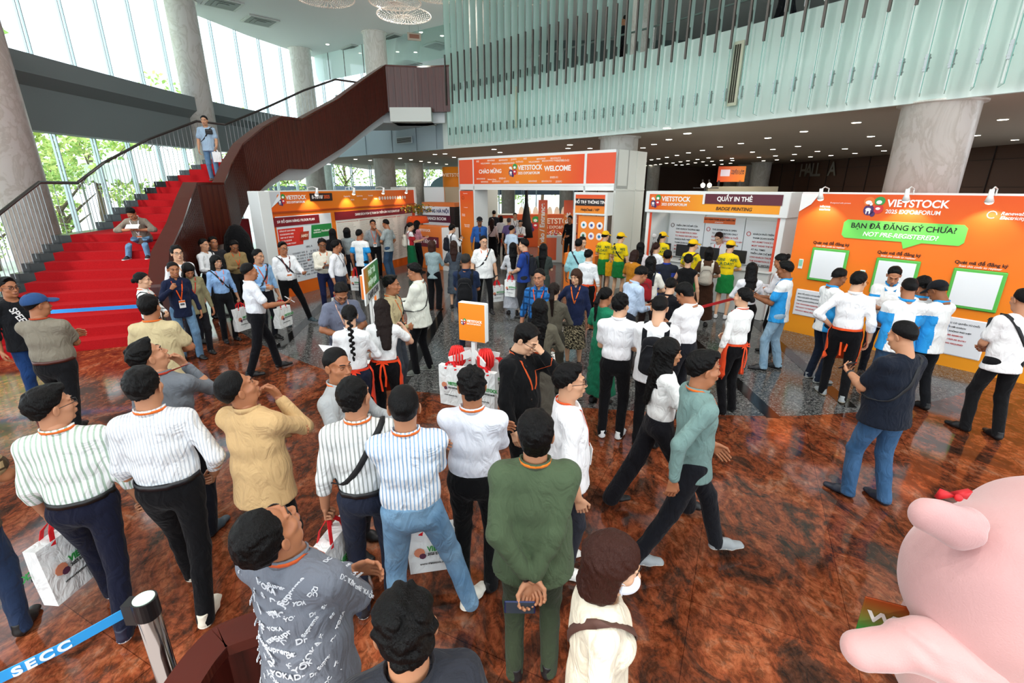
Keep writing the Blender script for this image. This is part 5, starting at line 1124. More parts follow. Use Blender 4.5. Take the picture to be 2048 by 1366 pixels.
for c_ in range(4):
    x_ = 2.32+c_*wc; m.box(x_,x_+wc-.06,-.007,-.005,1.72,1.745,1)
    for k in range(34): z_ = 1.68-.040*k; m.box(x_,x_+(wc-.06)*rr.uniform(.72,1),-.007,-.005,z_,z_+.011,0)
m.obj('list_lines', [plain('8f8f86', .5), plain('c8453a', .5)], e)
for x in (1.30,2.85,4.35,5.75): clamp_spot(e, x, 2.62)
# things around the board
q = empty('covered_stand', tuple(at(496,600,0)), .3, 'tall black covered shape standing behind the stair parapet', 'covered stand'); MB().lathe([(.34,0),(.36,.6),(.34,1.2),(.27,1.6),(.13,1.82),(.02,1.86)], 18).obj('cover', cloth('0c0c0e', .9, .6), q, True)
q = empty('red_cushioned_chair', (at(478,560,0)[0]-.3,at(478,560,0)[1]+1.2,0), 0, 'red backed chair tucked under the stair', 'chair'); MB().rbox(-.25,.25,-.02,.05,.5,1.75,.02).obj('back', plain('a01c28', .8), q); MB().rbox(-.25,.25,-.45,0,.42,.5,.02).obj('seat', plain('a01c28', .8), q)
for x in (-.22,.22):
    for y in (-.42,.0): MB().box(x-.015,x+.015,y-.015,y+.015,0,.43).obj('leg', plain('222222', .4), q)
# hanoi room kiosk, orange wrapped column, flower stand
p = at(848,500,0); q = empty('room_sign_counter', (-2.85,18.7,0), -.55, 'counter with the white and maroon room sign behind the flowers', 'counter'); MB().rbox(-.75,.85,0,.5,0,2.15,.01).obj('cabinet', plain('d9783a', .5), q); panel(q, 'sign_plate', -.72,.62,1.15,2.0, plain('e4e7ee', .4), -.004); panel(q, 'maroon_strip', -.75,.65,1.42,1.68, plain('5a1834', .4), -.010); txt(q, 'PHÒNG HÀ NỘI', -.05, 1.83, .17, '2c3a6a', -.014, 'CENTER', .03); txt(q, 'HANOI ROOM', -.05, 1.55, .15, 'f2ecf0', -.016, 'CENTER', .03); MB().box(.62,.85,-.01,.5,.1,2.0).obj('dark_side', DRK, q)
q = empty('innovation_counter', (-3.15,16.7,0), -.62, 'orange counter with a maroon band left of the entrance', 'counter'); MB().rbox(-.3,.95,0,.5,0,1.45,.01).obj('cabinet', plain('e07a34', .5), q); panel(q, 'maroon_strip', -.28,.85,.75,1.1, plain('6a1a30', .4), -.004); txt(q, 'CẢI TIẾN MỚI', .28, .93, .15, 'f6eef0', -.012, 'CENTER', .03); txt(q, 'VIETSTOCK', .2, 1.3, .11, 'fbeee4', -.008, 'CENTER', .03); MB().box(.95,1.35,.05,.45,0,1.42).obj('white_side', W_, q)
q = empty('flower_arrangement', (-3.35,17.35,0), 0, 'yellow and green flower arrangement with an orange skirt on a slim white stand', 'flowers'); MB().lathe([(.10,0),(.07,.9),(.12,1.55)], 12).obj('stand', W2, q); m = MB(); rr = random.Random(2)
for k in range(260): a_ = rr.uniform(0,6.28); r_ = rr.uniform(0,.42); z_ = 1.95+rr.uniform(-.14,.2)*(1-r_); d_ = np.array((rr.gauss(0,1),rr.gauss(0,1),rr.gauss(0,1))); d_ /= np.linalg.norm(d_); c_ = np.array((1.5*r_*math.cos(a_), .7*r_*math.sin(a_), z_)); u_ = np.cross(d_,(0,0,1)); m.add([c_-u_*.05,c_-d_*.05,c_+u_*.05,c_+d_*.06], [(0,1,2,3)], k%4)
tag(m.obj('flowers', [plain(c, .6) for c in ('d8a52a','7a8a2c','b8862a','56702a')], q), kind='stuff'); MB().lathe([(.40,1.5),(.38,1.6),(.33,1.72),(.1,1.74)], 20).obj('orange_skirt', cloth('d9501e', .7, .6), q, True)
for x, y, w_, c in ((-4.3,19.6,1.1,'ece9df'),(-3.2,20.3,.9,'eef2f4'),(-2.3,21.0,1.2,'cdb79a')):
    q = empty('partition_panel', (x,y,0), -.35, {'ece9df':'cream partition panel beside the floor plan board','eef2f4':'bright white partition panel behind the flowers','cdb79a':'tan wooden partition panel left of the orange column'}[c], 'partition'); MB().rbox(-w_/2,w_/2,0,.08,0,2.7,.01).obj('panel', plain(c, .5), q)
q = empty('wrapped_column_banner', (-2.55,23.0,0), 0, 'orange printed wrap around a tall round column', 'banner'); MB().lathe([(.62,0),(.62,3.55)], 28).obj('wrap', grad('wrap_print', [(0,'d8431c'),(1,'f0922a')], 'Z', (0,3.5)), q, True); txt(q, 'VIETSTOCK', 0, 3.2, .2, 'fbdcc0', -.63, 'CENTER', .02); txt(q, '8-10/10', 0, 2.2, .16, 'fbdcc0', -.63, 'CENTER', .02)
# hall interior: HALL A lettering, far stands
q = empty('hall_sign', (16.57,29.0,3.55), -PI/2, 'silver HALL A letters on the brown wall', 'sign'); 
for x_, s_ in ((0,'H'),(.55,'A'),(1.1,'L'),(1.5,'L'),(2.6,'A')): txt(q, s_, x_, 0, .95, plain('8f8a80', .35, .6), -.03, 'LEFT', .02)
q = empty('far_stand', (10.2,26.0,0), -.3, 'beige exhibition stand beyond the badge counter', 'booth'); MB().rbox(0,3.3,0,1.2,0,2.72,.01).obj('stand_wall', plain('a9a089', .6), q)
q = empty('far_orange_sign', (10.55,25.95,2.72), -.3, 'small orange sign on top of the beige stand', 'sign'); MB().rbox(.05,1.35,0,.06,.22,.98,.01).obj('sign_face', grad('far_print', [(0,'e8502c'),(1,'f59a2c')], 'X', (0,1.8)), q); MB().box(.1,.2,0,.06,0,.3).box(1.1,1.2,0,.06,0,.3).obj('foot', DRK, q); panel(q, 'white_plate', .18,.62,.5,.82, plain('e8dcec', .4), -.003); txt(q, 'TRIỂN LÃM\nVIETSTOCK', 0.98, .68, .12, '3a1410', -.01, 'CENTER', .03)
for k, x_ in enumerate((1386,1398)):
    p = at(x_,371,2.72); q = empty('clip_lamp', (6.46+.22*k,17.0,2.74), 0, ('left','right')[k]+' of the two small clip lamps above the badge counter', 'lamp'); MB().tube([(0,0,.2),(0,-.05,.1)], .03, 8).obj('lamp_arm', DRK, q); MB().sphere((0,-.08,.02), .075, 10, 6).obj('bulb', emit('fff0d8', 9), q, True)
q = empty('lamp_stand_rail', (6.2,17.05,0), 0, 'dark rail stand carrying the two clip lamps', 'stand'); MB().box(0,.8,-.14,.04,2.66,2.69).box(.38,.42,0,.04,0,2.67).obj('rail', DRK, q)
# --- bag rack sign in the middle
q = empty('bag_rack', (-.36,4.28,0), -.42, 'white rack hung with tote bags and topped by an orange square sign', 'display rack')
MB().rbox(-.14,.14,-.035,.035,1.34,1.71,.006).obj('sign_box', W_, q); panel(q, 'sign_print', -.136,.136,1.345,1.705, plain('f08a1c', .4), -.036); 
lg = brand(q, -.088, 1.53, .052, 'fdf4ee', -.040)
MB().box(-.02,.02,-.02,.02,.02,1.33).obj('post', W_, q); MB().box(-.3,.3,-.02,.02,0,.03).box(-.02,.02,-.3,.3,0,.03).obj('foot', W_, q)
for s_ in (-1,1):
    for t_ in (-1,1): m = MB(); m.ribbon([(s_*.02,t_*.02,1.22),(s_*.19,t_*.15,1.16)], (0,0,1), .075, .012); m.obj('arm', W_, q)
def tote(pos, rz, label, h=.36, w=.30, d=.10, hand=.24, tilt=0, group=None, txtc=True, flare=.0, hc_='d8232a', big=False):
    e = empty('tote_bag', tuple(pos), rz, label, 'bag', group); e.rotation_euler = (math.radians(tilt), 0, rz)
    z1, z0 = -hand, -hand-h; m = MB(); wb = w*.94
    P = [(-wb/2,-d/2,z0),(wb/2,-d/2,z0),(wb/2,d/2,z0),(-wb/2,d/2,z0),(-w/2,-d*.42,z1),(w/2,-d*.42,z1),(w/2,d*.42,z1),(-w/2,d*.42,z1)]
    mid = [((P[i][0]+P[i+4][0])/2*1.02, (P[i][1]+P[i+4][1])/2*(1.12), (z0+z1)/2) for i in range(4)]
    side = [(s_*w*.44, 0, z) for s_ in (-1,1) for z in (z0*.5+z1*.5, z1)]
    m.add(P[:4]+mid+P[4:], [(0,3,2,1)]+[(i,(i+1)%4,(i+1)%4+4,i+4) for i in range(4)]+[(i+4,(i+1)%4+4,(i+1)%4+8,i+8) for i in range(4)]+[(8,9,10,11)]); m.obj('bag_body', cloth('eef1f0', .7, .5), e)
    m = MB(); 
    for s_ in (-1,1): m.ribbon([(-w*.22,s_*d*.43,z1-.03),(-w*.16,s_*d*.3,z1+hand*.55),(-.02,s_*.01,-.005),(.02,s_*.01,-.005),(w*.16,s_*d*.3,z1+hand*.55),(w*.22,s_*d*.43,z1-.03)], (1,.0,.3), .028, .004)
    m.obj('handle', cloth(hc_, .7, .2), e)
    if txtc:
        for s_ in (-1,1):
            yy = s_*(d/2*1.08+.004); r0 = 0 if s_ < 0 else 180; k_ = 1 if s_ < 0 else -1
            txt(e, 'VIETSTOCK', -k_*w*.10, (z0+z1)/2+.03, w*.17, '2f9a48', yy, 'LEFT', .03, rz=r0, sx=.8); txt(e, '2025 EXPO&FORUM', -k_*w*.10, (z0+z1)/2-.012, w*.085, '333a3a', yy, 'LEFT', .02, rz=r0, sx=.8); txt(e, 'www.vietstock.org', 0, (z0+z1)/2-.09, w*.07, '333a3a', yy, 'CENTER', .01, rz=r0)
            mm = MB(); mm.tube([(-k_*w*.26,yy,(z0+z1)/2+.01),(-k_*w*.26,yy*1.03,(z0+z1)/2+.01)], w*.11, 10, 0).tube([(-k_*w*.20,yy*1.02,(z0+z1)/2-.02),(-k_*w*.20,yy*1.05,(z0+z1)/2-.02)], w*.07, 8, 1); mm.obj('emblem', [plain('d98a6a', .5), plain('5a3048', .5)], e)
    return e
c_, s_ = math.cos(-.42), math.sin(-.42)
for k, (x, y, l) in enumerate(((-.17,-.14,'tote bag hanging on the front left arm of the bag rack'),(.17,-.14,'tote bag hanging on the front right arm of the bag rack'),(-.17,.14,'tote bag hanging on the rear left arm of the bag rack'),(.17,.14,'tote bag hanging on the rear right arm of the bag rack'))):
    tote((-.36+x*c_-y*s_, 4.28+x*s_+y*c_, 1.15), -.42, l, .40, .26, .07, .04, hc_='d8232a')
for k, (x, y) in enumerate(((-.16,-.05),(.13,-.02))):
    px_, py_ = -.36+x*c_-y*s_, 4.28+x*s_+y*c_; q = empty('lanyard_bundle', (px_,py_,1.22), 0, ('left','right')[k]+' bundle of red lanyards hung on the bag rack', 'lanyards', 'red lanyard bundles'); m = MB()
    for j in range(16): a_ = 2*PI*j/16; m.tube([(0,0,.02),(.05*math.cos(a_),.05*math.sin(a_),.045),(.075*math.cos(a_),.075*math.sin(a_),-.02),(.07*math.cos(a_),.07*math.sin(a_),-.10),(.03*math.cos(a_),.03*math.sin(a_),-.15)], .011, 6)
    m.obj('strands', plain('dc1f1c', .6), q, True)
# --- held green placard
p = at(752,612,1.45); q = empty('held_placard', (-1.65,5.52,1.47), math.radians(95), 'green and white rectangular placard held up above the long haired woman', 'placard'); MB().rbox(-.42,.42,-.008,.008,0,.41,.003).obj('board', [W_], q); 
G2 = grad('placard_print', [(0,'c87830'),(.35,'5a8a3c'),(1,'10784a')], 'X', (-.4,.4)); panel(q, 'green_print', -.41,.41,.13,.40, G2, -.009); panel(q, 'white_print', -.41,.41,.01,.13, plain('c9cfcd', .4), -.009); txt(q, 'PHÁT TÚI', .0, .32, .09, 'd8f0dc', -.014, 'CENTER', .02); txt(q, 'NHẬN QUÀ', .0, .20, .09, 'd8f0dc', -.014, 'CENTER', .02); txt(q, 'CAMPUCHIA', .0, .07, .11, '3a4044', -.014, 'CENTER', .03); MB().box(-.01,.01,-.012,.012,-.35,.02).obj('stick', W_, q)
q = empty('orange_sign_box', (-2.16,7.1,0), -.2, 'orange sign box on a stand just behind the green placard', 'sign'); MB().rbox(-.13,.13,-.04,.04,1.08,1.46,.006).obj('sign_box', W_, q); panel(q, 'sign_print', -.12,.12,1.09,1.45, ORG, -.042); MB().box(-.02,.02,-.02,.02,0,1.1).box(-.25,.25,-.15,.15,0,.03).obj('post', W_, q)
# --- barriers with belts
def post(x, y, label, h=.95, c='8a7a72', rc=.045):
    q = empty('barrier_post', (x,y,0), 0, label, 'barrier post'); MB().lathe([(.17,0),(.17,.02),(rc+.01,.04),(rc,.06),(rc,h-.1)], 24).obj('steel_tube', plain(c, .12, 1.0), q, True); MB().lathe([(rc+.006,h-.1),(rc+.006,h-.004)], 24).box(-.09,-.03,-.03,.03,h-.13,h-.02).obj('belt_head', plain('111214', .4), q); MB().lathe([(rc-.002,h-.004),(rc-.002,h)], 24).obj('cap_disc', plain('cfe6d6', .3), q)
P0 = at(287,1196,.95); post(P0[0], P0[1], 'shiny steel barrier post in front of the curved wood parapet')
A = np.array((P0[0]-.07,P0[1],.885)); B_ = at(-60,1385,.885); q = empty('blue_barrier_belt', (A[0],A[1],0), math.atan2(B_[1]-A[1],B_[0]-A[0]), 'blue barrier belt lettered in white running to the steel post', 'barrier belt'); L_ = np.linalg.norm((B_-A)[:2]); MB().ribbon([(0,0,.885),(L_*.5,0,.872),(L_,0,.885)], (0,0,1), .05, .003).obj('belt', plain('2f9fe6', .6), q)
o_ = txt(q, 'SECC', L_*.60, .873, .058, 'eef6fb', .004, 'CENTER', .04, rz=180, sx=1.1, space=1.3); o_.location.y = .004
A = at(95,614,.95); B_ = at(262,603,.95); A = np.array((-8.9,7.0,.0)); B_ = np.array((-6.4,7.75,0)); 
post(-8.95, 6.75, 'barrier post at the left foot of the red stair'); post(-5.75, 7.55, 'barrier post at the right foot of the red stair')
q = empty('blue_stair_belt', (-8.88,6.75,0), math.atan2(.8,3.06), 'blue belt stretched across the foot of the red stair', 'barrier belt'); MB().ribbon([(0,0,.885),(1.6,0,.865),(3.2,0,.885)], (0,0,1), .06, .003).obj('belt', plain('2f8fe0', .6), q)
A = at(1392,617,.88); B_ = at(1457,600,.88); q = empty('red_barrier_belt', (A[0],A[1],0), math.atan2(B_[1]-A[1],B_[0]-A[0]), 'red barrier belt in front of the badge counter queue', 'barrier belt'); L_ = np.linalg.norm((B_-A)[:2]); MB().ribbon([(-.6,0,.88),(L_+.25,0,.88)], (0,0,1), .05, .003).obj('belt', plain('c8242a', .6), q)
d_ = norm((B_-A)[:2]); post(A[0]-d_[0]*.7, A[1]-d_[1]*.7, 'left post of the red barrier belt'); post(B_[0]+d_[0]*.35, B_[1]+d_[1]*.35, 'right post of the red barrier belt')
# --- pink plush pig costume figure in the corner
q = empty('plush_pig', (1.92,1.42,0), math.radians(0), 'huge pale pink plush pig with a red bow in the corner', 'plush toy'); PK = NT('plush'); v = PK.coord(); PK.base('c99c9a', .95, 0, .1); PK.b.inputs['Sheen Weight'].default_value = .4; PK.bump(PK.noise(v, 160, 2), .25, .006); PK = PK.m
def pigp(px, py, z): p = at(px, py, z); return np.array((p[0]-1.92, p[1]-1.42, z))
F = Field((-1.0,-.7,.2), (1.3,1.0,1.9), .02); 
c0 = pigp(1960,1180,1.25); F.ell(c0+np.array((.12,-.02,0)), (.36,.34,.36), 0); F.ell(c0+np.array((.36,.06,.02)), (.36,.36,.38), .06)
F.ell(c0+np.array((.20,.02,-.42)), (.34,.32,.40), .05); F.ripple(.004, 18, 3); p, f_ = F.mesh(); mesh_obj('head_body', p, f_, PK, q, True)
e0 = pigp(1850,1028,1.62); e1 = pigp(1925,1056,1.56); F = Field(e0-np.array((.4,.4,.4)), e0+np.array((.6,.4,.4)), .012); F.cone(e0, e1, (.060,.05), (.080,.068), 0); F.ripple(.003, 40, 5); p, f_ = F.mesh(); mesh_obj('ear', p, f_, PK, q, True)
e0 = pigp(1725,1300,1.02); e1 = pigp(1850,1290,1.10); e2 = pigp(1950,1330,1.05); F = Field(np.minimum(e0,e2)-.35, np.maximum(e0,e2)+.35, .014); F.cone(e0, e1, (.07,.07), (.10,.09), 0); F.cone(e1, e2, (.10,.09), (.13,.12), .04); F.ripple(.006, 34, 2); p, f_ = F.mesh(); mesh_obj('arm', p, f_, PK, q, True)
b0 = pigp(1940,1012,1.68)+np.array((0,.05,0)); m = MB()
for s_ in (-1,1): m.add([b0, b0+np.array((s_*.05,0,.022)), b0+np.array((s_*.052,.012,-.02))]+[b0+np.array((0,.03,0)), b0+np.array((s_*.05,.02,.022)), b0+np.array((s_*.052,.03,-.02))], [(0,1,2),(5,4,3),(0,3,4,1),(1,4,5,2),(2,5,3,0)])
m.sphere(b0+np.array((0,-.005,0)), .013, 8, 6); m.obj('red_bow', plain('c81a22', .6), q, True)
p = at(1742,1180,.95); q = empty('gradient_placard', (1.55,1.63,0), math.radians(-22), 'orange to green placard with white lettering behind the plush pig', 'placard'); MB().rbox(0,.55,0,.01,.70,1.02,.003).obj('board', grad('placard2_print', [(0,'a8481c'),(1,'1c8a3a')], 'Z', (1.02,.84)), q); txt(q, 'WHERE FARMS', .02, .93, .075, 'e8ece8', -.006, 'LEFT', .03, sx=1.3); MB().box(.25,.28,.01,.03,0,1.0).box(.1,.42,-.12,.16,0,.02).obj('stand', W_, q)
# ---------------------------------------------------------------- the crowd
def P(label, px, py, rel, h=1.66, **k):
    p = at(px, py, h+k.get('z0', 0)); yaw = math.degrees(math.atan2(p[0], p[1]))+rel
    return person(label, (px, py), h, yaw, **k)
def phone(J, k, label, c='1a1b1f', tilt=50, off=(0,.02,.03)):
    w = J['W'](np.array(J[k][6])+np.array((-J[k][0]*off[0], off[1], off[2]))); q = empty('mobile_phone', tuple(w), J['rz'], label, 'phone', None)
    q.rotation_euler = (math.radians(tilt), 0, J['rz']); MB().rbox(-.037,.037,-.005,.005,-.075,.075,.004).obj('case', plain(c, .3), q); MB().box(-.033,.033,-.0062,-.0052,-.068,.068).obj('screen', plain('32404c' if c != 'e8e8e8' else 'b8c8d0', .1), q)
    MB().rbox(-.030,-.008,.005,.008,.035,.066,.002).obj('camera_patch', plain('c8ccd2', .3), q); return q
def bag(J, k, label, rot=0, **kw):
    w = J['W'](np.array(J[k][6])+np.array((0,0,-.01))); return tote(w, J['rz']+math.radians(rot), label, **kw)
def decal(J, s, z, ang, size, col, rot=0, part='shirt_print', f=None):
    f = f or J['G']; a = math.radians(ang); T = J['T']; d = J['Rt']@np.array((math.sin(a), math.cos(a), 0)); p = f.march(T(0,0,z), d, .004, .34)
    c = bpy.data.curves.new(part, 'FONT'); c.body = s; c.size = size; c.align_x = 'CENTER'; c.align_y = 'CENTER'; c.extrude = .0015; c.offset = .02*size; c.materials.append(plain(col, .6))
    o = bpy.data.objects.new(part, c); zc = d; yc = J['Rt']@np.array((0,0,1.)); xc = norm(np.cross(yc, zc)); yc = np.cross(zc, xc); r = math.radians(rot); xc, yc = xc*math.cos(r)+yc*math.sin(r), yc*math.cos(r)-xc*math.sin(r)
    import mathutils
    o.matrix_local = mathutils.Matrix(((xc[0],yc[0],zc[0],p[0]),(xc[1],yc[1],zc[1],p[1]),(xc[2],yc[2],zc[2],p[2]),(0,0,0,1))); link(o, J['shirt']); return o
OL = 'e8702a'; WH = 'eef1f0'; LS = 'a86f4e'; MS = 'b88262'; DS = '8a5738'; FS = 'd3a585'
NAVY = '1a2030'; BLK = '0c0d0f'; JE = cloth('3d6186', .85, .5, 'denim', '587ea3'); JD = cloth('2c4560', .85, .5, 'denim', '3d5a78'); JL = cloth('7d9fb8', .85, .5, 'denim', '9cbace')
SNK = ('sneaker','e6e4de','f2f0ea'); SNB = ('sneaker','1a1c22','efefef'); BS = ('dress','101012','0a0a0a'); GRS = ('sneaker','8d9396','d9d6cc')
PW = (cloth('eef1f0'), cloth('2f9be0'))
# ---- nearest people, left to right
J = P('man in green striped white shirt and glasses, far left, holding a tote bag', 78, 778, 22, 1.66, head=(50,4,0), hair='side', sk=MS, top=cloth(WH, .85, .5, 'stripe', 'a9bfae', .55), bot='15182a', L='downf', R='carry', lan=OL, glasses='thin', shoe=('sneaker','161a30','f4f4f4'), legs='step', sleeve='long', fat=1.08, belt='111111')
bag(J, 'L', 'big white tote bag carried low at the far left edge', 60, h=.42, w=.36, d=.10, hand=.10, tilt=0)
J = P('man in thin pinstriped white shirt and black belt, hand in pocket', 275, 738, 20, 1.73, head=(8,4,0), hair='short', sk=MS, top=cloth('e9ecee', .85, .6, 'stripe', 'c3cad2', .9), bot='0c0c0f', L='downf', R='pocket', lan=OL, belt='15161a', shoe=('sneaker','d9d2c2','efe9dc'), legs='step', fat=1.1)
J = P('man in dark grey shirt looking up with hand at his chin', 268, 690, 35, 1.70, head=(40,24,0), hair='quiff', sk=MS, top='6e747b', bot='14161e', L='downf', R='chin', lan='b03a28', shoe=('dress','33414a','22282c'), fat=1.05)
bag(J, 'L', 'white tote bag lying sideways beside the grey shirted man', 40, h=.36, hand=.08, tilt=25)
J = P('man in tan khaki overshirt gazing up with chin in hand', 447, 752, 45, 1.68, head=(30,22,0), hair='crop', sk=LS, top='c9a878', tk='jacket', bot=BLK, L='crossed', R='chin', fat=1.1, shoe=BS)
J = P('man in grey striped white shirt with a black crossbody strap', 700, 760, 6, 1.69, head=(25,6,0), hair='short', sk=MS, top=cloth(WH, .85, .5, 'stripe', 'a5aaa6', .62), bot='252a3a', L='carry', R='downf', lan=OL, belt='1a1a1c', strap=('111214',1,None), shoe=SNB)
bag(J, 'L', 'white printed tote bag hanging at the left hip of the grey striped man', 65, h=.44, w=.38, d=.12, hand=.13)
J = P('man in blue striped white shirt and light blue jeans, legs apart', 805, 778, 3, 1.70, head=(0,6,0), hair='crop', sk=MS, top=cloth('f2f5f8', .85, .6, 'stripe', '8fb2d6', .72), bk='jeans', bot=cloth('5f88ac', .85, .5, 'denim', '7ea3c0'), L='crossed', R='crossed2', lan=OL, shoe=('sneaker','e8e6da','f3f1e8'), legs=((.14,-.02,6),(.34,.10,40)), fat=1.12, tuck=True)
tote(J['W']((.10,.34,.62)), J['rz'], 'white printed tote bag seen between the legs of the jeans man', h=.34, w=.34, hand=.12)
J = P('man in plain pale white shirt and black trousers behind the bag rack sign', 943, 738, 10, 1.68, head=(-16,2,0), hair='messy', sk=LS, top='e3e8f2', bot=BLK, L='crossed', R='crossed2', lan=OL, fat=1.12, shoe=BS)
J = P('smiling man in light grey shirt turned back toward the others', 668, 698, 125, 1.66, head=(18,2,0), hair='crop', sk=LS, top='a9aeb0', bot='22242a', L='out', R='out', lan=OL, shoe=BS, fat=1.05)
q = empty('lanyard_bundle', tuple(J['W'](np.array(J['R'][6])+np.array((0,.02,.03)))), 0, 'red folded lanyard in the hands of the light grey shirted man', 'lanyards'); m = MB()
for a_ in range(5): m.tube([(.03*math.cos(t_+a_),.02*math.sin(t_),.012*a_-.05*abs(math.sin(t_*.5))) for t_ in np.linspace(0,2*PI,10)], .006, 6)
m.obj('strands', plain('d8262a', .6), q, True)
J = P('man in black coat and glasses looking down with hand to his mouth', 1062, 653, 128, 1.68, head=(-8,-26,0), hair='bowl', sk=FS, top='0f1012', tk='jacket', bot=BLK, L='mouth', R='downf', lan='d8582a', badge=1, glasses='thin', undershirt=1, shoe=BS, fat=1.12)
J = P('man in white tee and dark framed glasses facing right', 1135, 730, 78, 1.63, head=(4,2,0), hair='side', sk='c99878', top='f3f4f6', tk='tee', sleeve='three', bot='2a2c34', L='down', R='down', lan='e85a2a', badge=1, glasses='thick', shoe=SNK, fat=1.12)
J = P('man in olive green shirt holding a phone behind his back', 1072, 830, -2, 1.70, head=(2,6,0), hair='bowl', sk=MS, top='4d5d45', tk='jacket', bot='333c2c', L='back', R='back2', lan='e8802a', watch='L', shoe=BS, fat=1.18, collar=True)
q = phone(J, 'R', 'dark blue phone held behind the back of the olive shirted man', '1c2a5a', 0, (.03,-.04,-.02)); q.rotation_euler = (0, PI/2, J['rz'])
J = P('man in grey lettered shirt looking up with folded arms', 490, 1056, 50, 1.69, head=(6,34,0), hair='short', sk=LS, top='6d727c', tk='shirt', L='crossed', R='crossed2', bot='22242a', lan='c8582a', shoe=BS, fat=1.15, tuck=False)
rr = random.Random(11); WORDS = ['YOKA','Supreme','Dr','DC','YOKA','Dr','Supreme','JC']
for k in range(80):
    z_ = 1.37-.056*(k//8)+rr.uniform(-.012,.012); an_ = 180-88+25*(k%8)+12*((k//8)%2)+rr.uniform(-4,4); decal(J, WORDS[(k*3+k//8)%8], z_, an_, (.036 if k%3 else .024)*(1 if abs(an_-180) < 50 else .65), 'd4d8de', rr.choice((0,30,-20,15,45)))
for sd_ in ('L','R'):
    sh_, el_, wr_ = J[sd_][1:4]
    for k in range(14):
        t_ = k/13; b_ = sh_+(el_-sh_)*t_*2 if t_ < .5 else el_+(wr_-el_)*(t_-.5)*1.8
        for d_ in ((0,-1,.3),(0,.3,1),(J[sd_][0],0,.2)):
            d_ = norm(d_); p_ = J['G'].march(b_, d_, .003, .12)
            if not .03 < np.linalg.norm(p_-b_) < .085: continue
            c = bpy.data.curves.new('sleeve_print', 'FONT'); c.body = WORDS[(k+len(d_))%8]; c.size = .026; c.align_x = 'CENTER'; c.extrude = .001; c.materials.append(plain('d4d8de', .6)); o = bpy.data.objects.new('sleeve_print', c)
            ax = norm(el_-sh_ if t_ < .5 else wr_-el_); yc = np.cross(d_, ax); yc = norm(yc); xc = np.cross(yc, d_)
            import mathutils
            o.matrix_local = mathutils.Matrix(((xc[0],yc[0],d_[0],p_[0]),(xc[1],yc[1],d_[1],p_[1]),(xc[2],yc[2],d_[2],p_[2]),(0,0,0,1))); link(o, J['shirt'])
J = P('dark haired person at the bottom edge, only the top of the head in view', 806, 1196, 0, 1.66, hair='messy', sk=MS, top='2a2c33', bot=BLK, L='down', R='down')
J = P('woman in cream top wearing a white face mask and brown bag strap', 1238, 1072, 78, 1.58, female=True, head=(0,-14,0), hair='bob', hc='3a1f18', sk=FS, top='e6dcc6', tk='blouse', sleeve='three', tuck=False, bot='2a2426', L='down', R='down', mask='e6eaf2', strap=('5a3a30',1,None), shoe=BS)
J = P('man in grey green long sleeved shirt striding to the right', 1407, 703, 66, 1.70, head=(-4,0,0), hair='side', sk=LS, top='73908c', tk='shirt', tuck=False, bot='14161c', L='swingf', R='swingb', legs='stride', lan=OL, shoe=GRS, fat=.95)
J = P('woman in short sleeved white blouse walking behind the green shirted man', 1338, 676, 66, 1.60, female=True, head=(4,-4,0), hair='longer', sk='b07c58', top='eff0ee', tk='blouse', bot='15151a', bk='wide', L='down', R='swingf', legs='strider', shoe=BS)
J = P('man in navy tee and blue jeans looking at his phone', 1808, 643, -52, 1.68, head=(-8,-14,0), hair='crop', sk='c08a68', top='161c28', tk='tee', bk='jeans', bot=cloth('2f5276', .85, .5, 'denim', '44688e'), L='phone', R='belly', legs='casual', shoe=('dress','1d2432','101318'), strap=('0f1116',1,'101114',3,'small black pouch on the red strap of the navy tee man'), fat=1.22, watch='L')
phone(J, 'L', 'phone held by the man in the navy tee', '20242a')
# ---- middle right group
J = P('young man in white polo seen from behind beside the green dress woman', 1243, 588, 6, 1.66, head=(26,-6,0), hair='messy', sk=FS, top='f1f2f5', tk='polo', bot='0c0c0f', L='phone', R='phone', legs='stand', shoe=('sneaker','dfe2e2','f2f2f0'))
J = P('woman in bright green dress half hidden behind the white polo man', 1213, 575, 30, 1.55, female=True, head=(14,-8,0), hair='pony', sk=LS, top='1f7a58', tk='blouse', bk='longskirt', bot='1a6a4c', L='belly', R='belly')
J = P('man in light blue shirt bending over something he reads', 1290, 535, 55, 1.66, head=(6,-30,0), hair='short', sk=LS, top='b9cde6', bot='23262e', lean=14, L='phone', R='phone', sleeve='long', fat=1.1)
J = P('man in white tee wearing a small black backpack', 1322, 592, 4, 1.68, head=(4,-16,0), hair='crop', sk=FS, top='f1f2f3', tk='tee', bot='0c0c0f', L='phone', R='phone', fat=1.14, pack=('15161a','small black backpack on the back of the man in the white tee'))
J = P('man in white polo bowing his head toward the left', 1362, 568, -50, 1.68, head=(-12,-34,0), hair='bowl', sk=LS, top='f3f4f6', tk='polo', bot='1b1c22', L='phone', R='phone')
J = P('woman in white blouse with orange apron and a low hair bun', 1492, 576, -52, 1.60, female=True, head=(-10,2,0), hair='lowbun', sk=FS, top='f0f3f1', bot='0c0c0f', L='down', R='belly', apron=('e8512a',1), legs='stand', lan='e05a3a')
J = P('man with a hair bun in white shirt reading a sheet', 1560, 508, -72, 1.68, head=(0,-22,0), hair='bun', sk=LS, top='e6e7ec', bot='0c0c0f', L='phone', R='phone', lan='c8402a')
J = P('woman with long loose black hair in white shirt by the red barrier', 1505, 525, -12, 1.58, female=True, head=(0,-10,0), hair='longer', sk=FS, top='eceef2', bot=BLK, L='belly', R='belly')
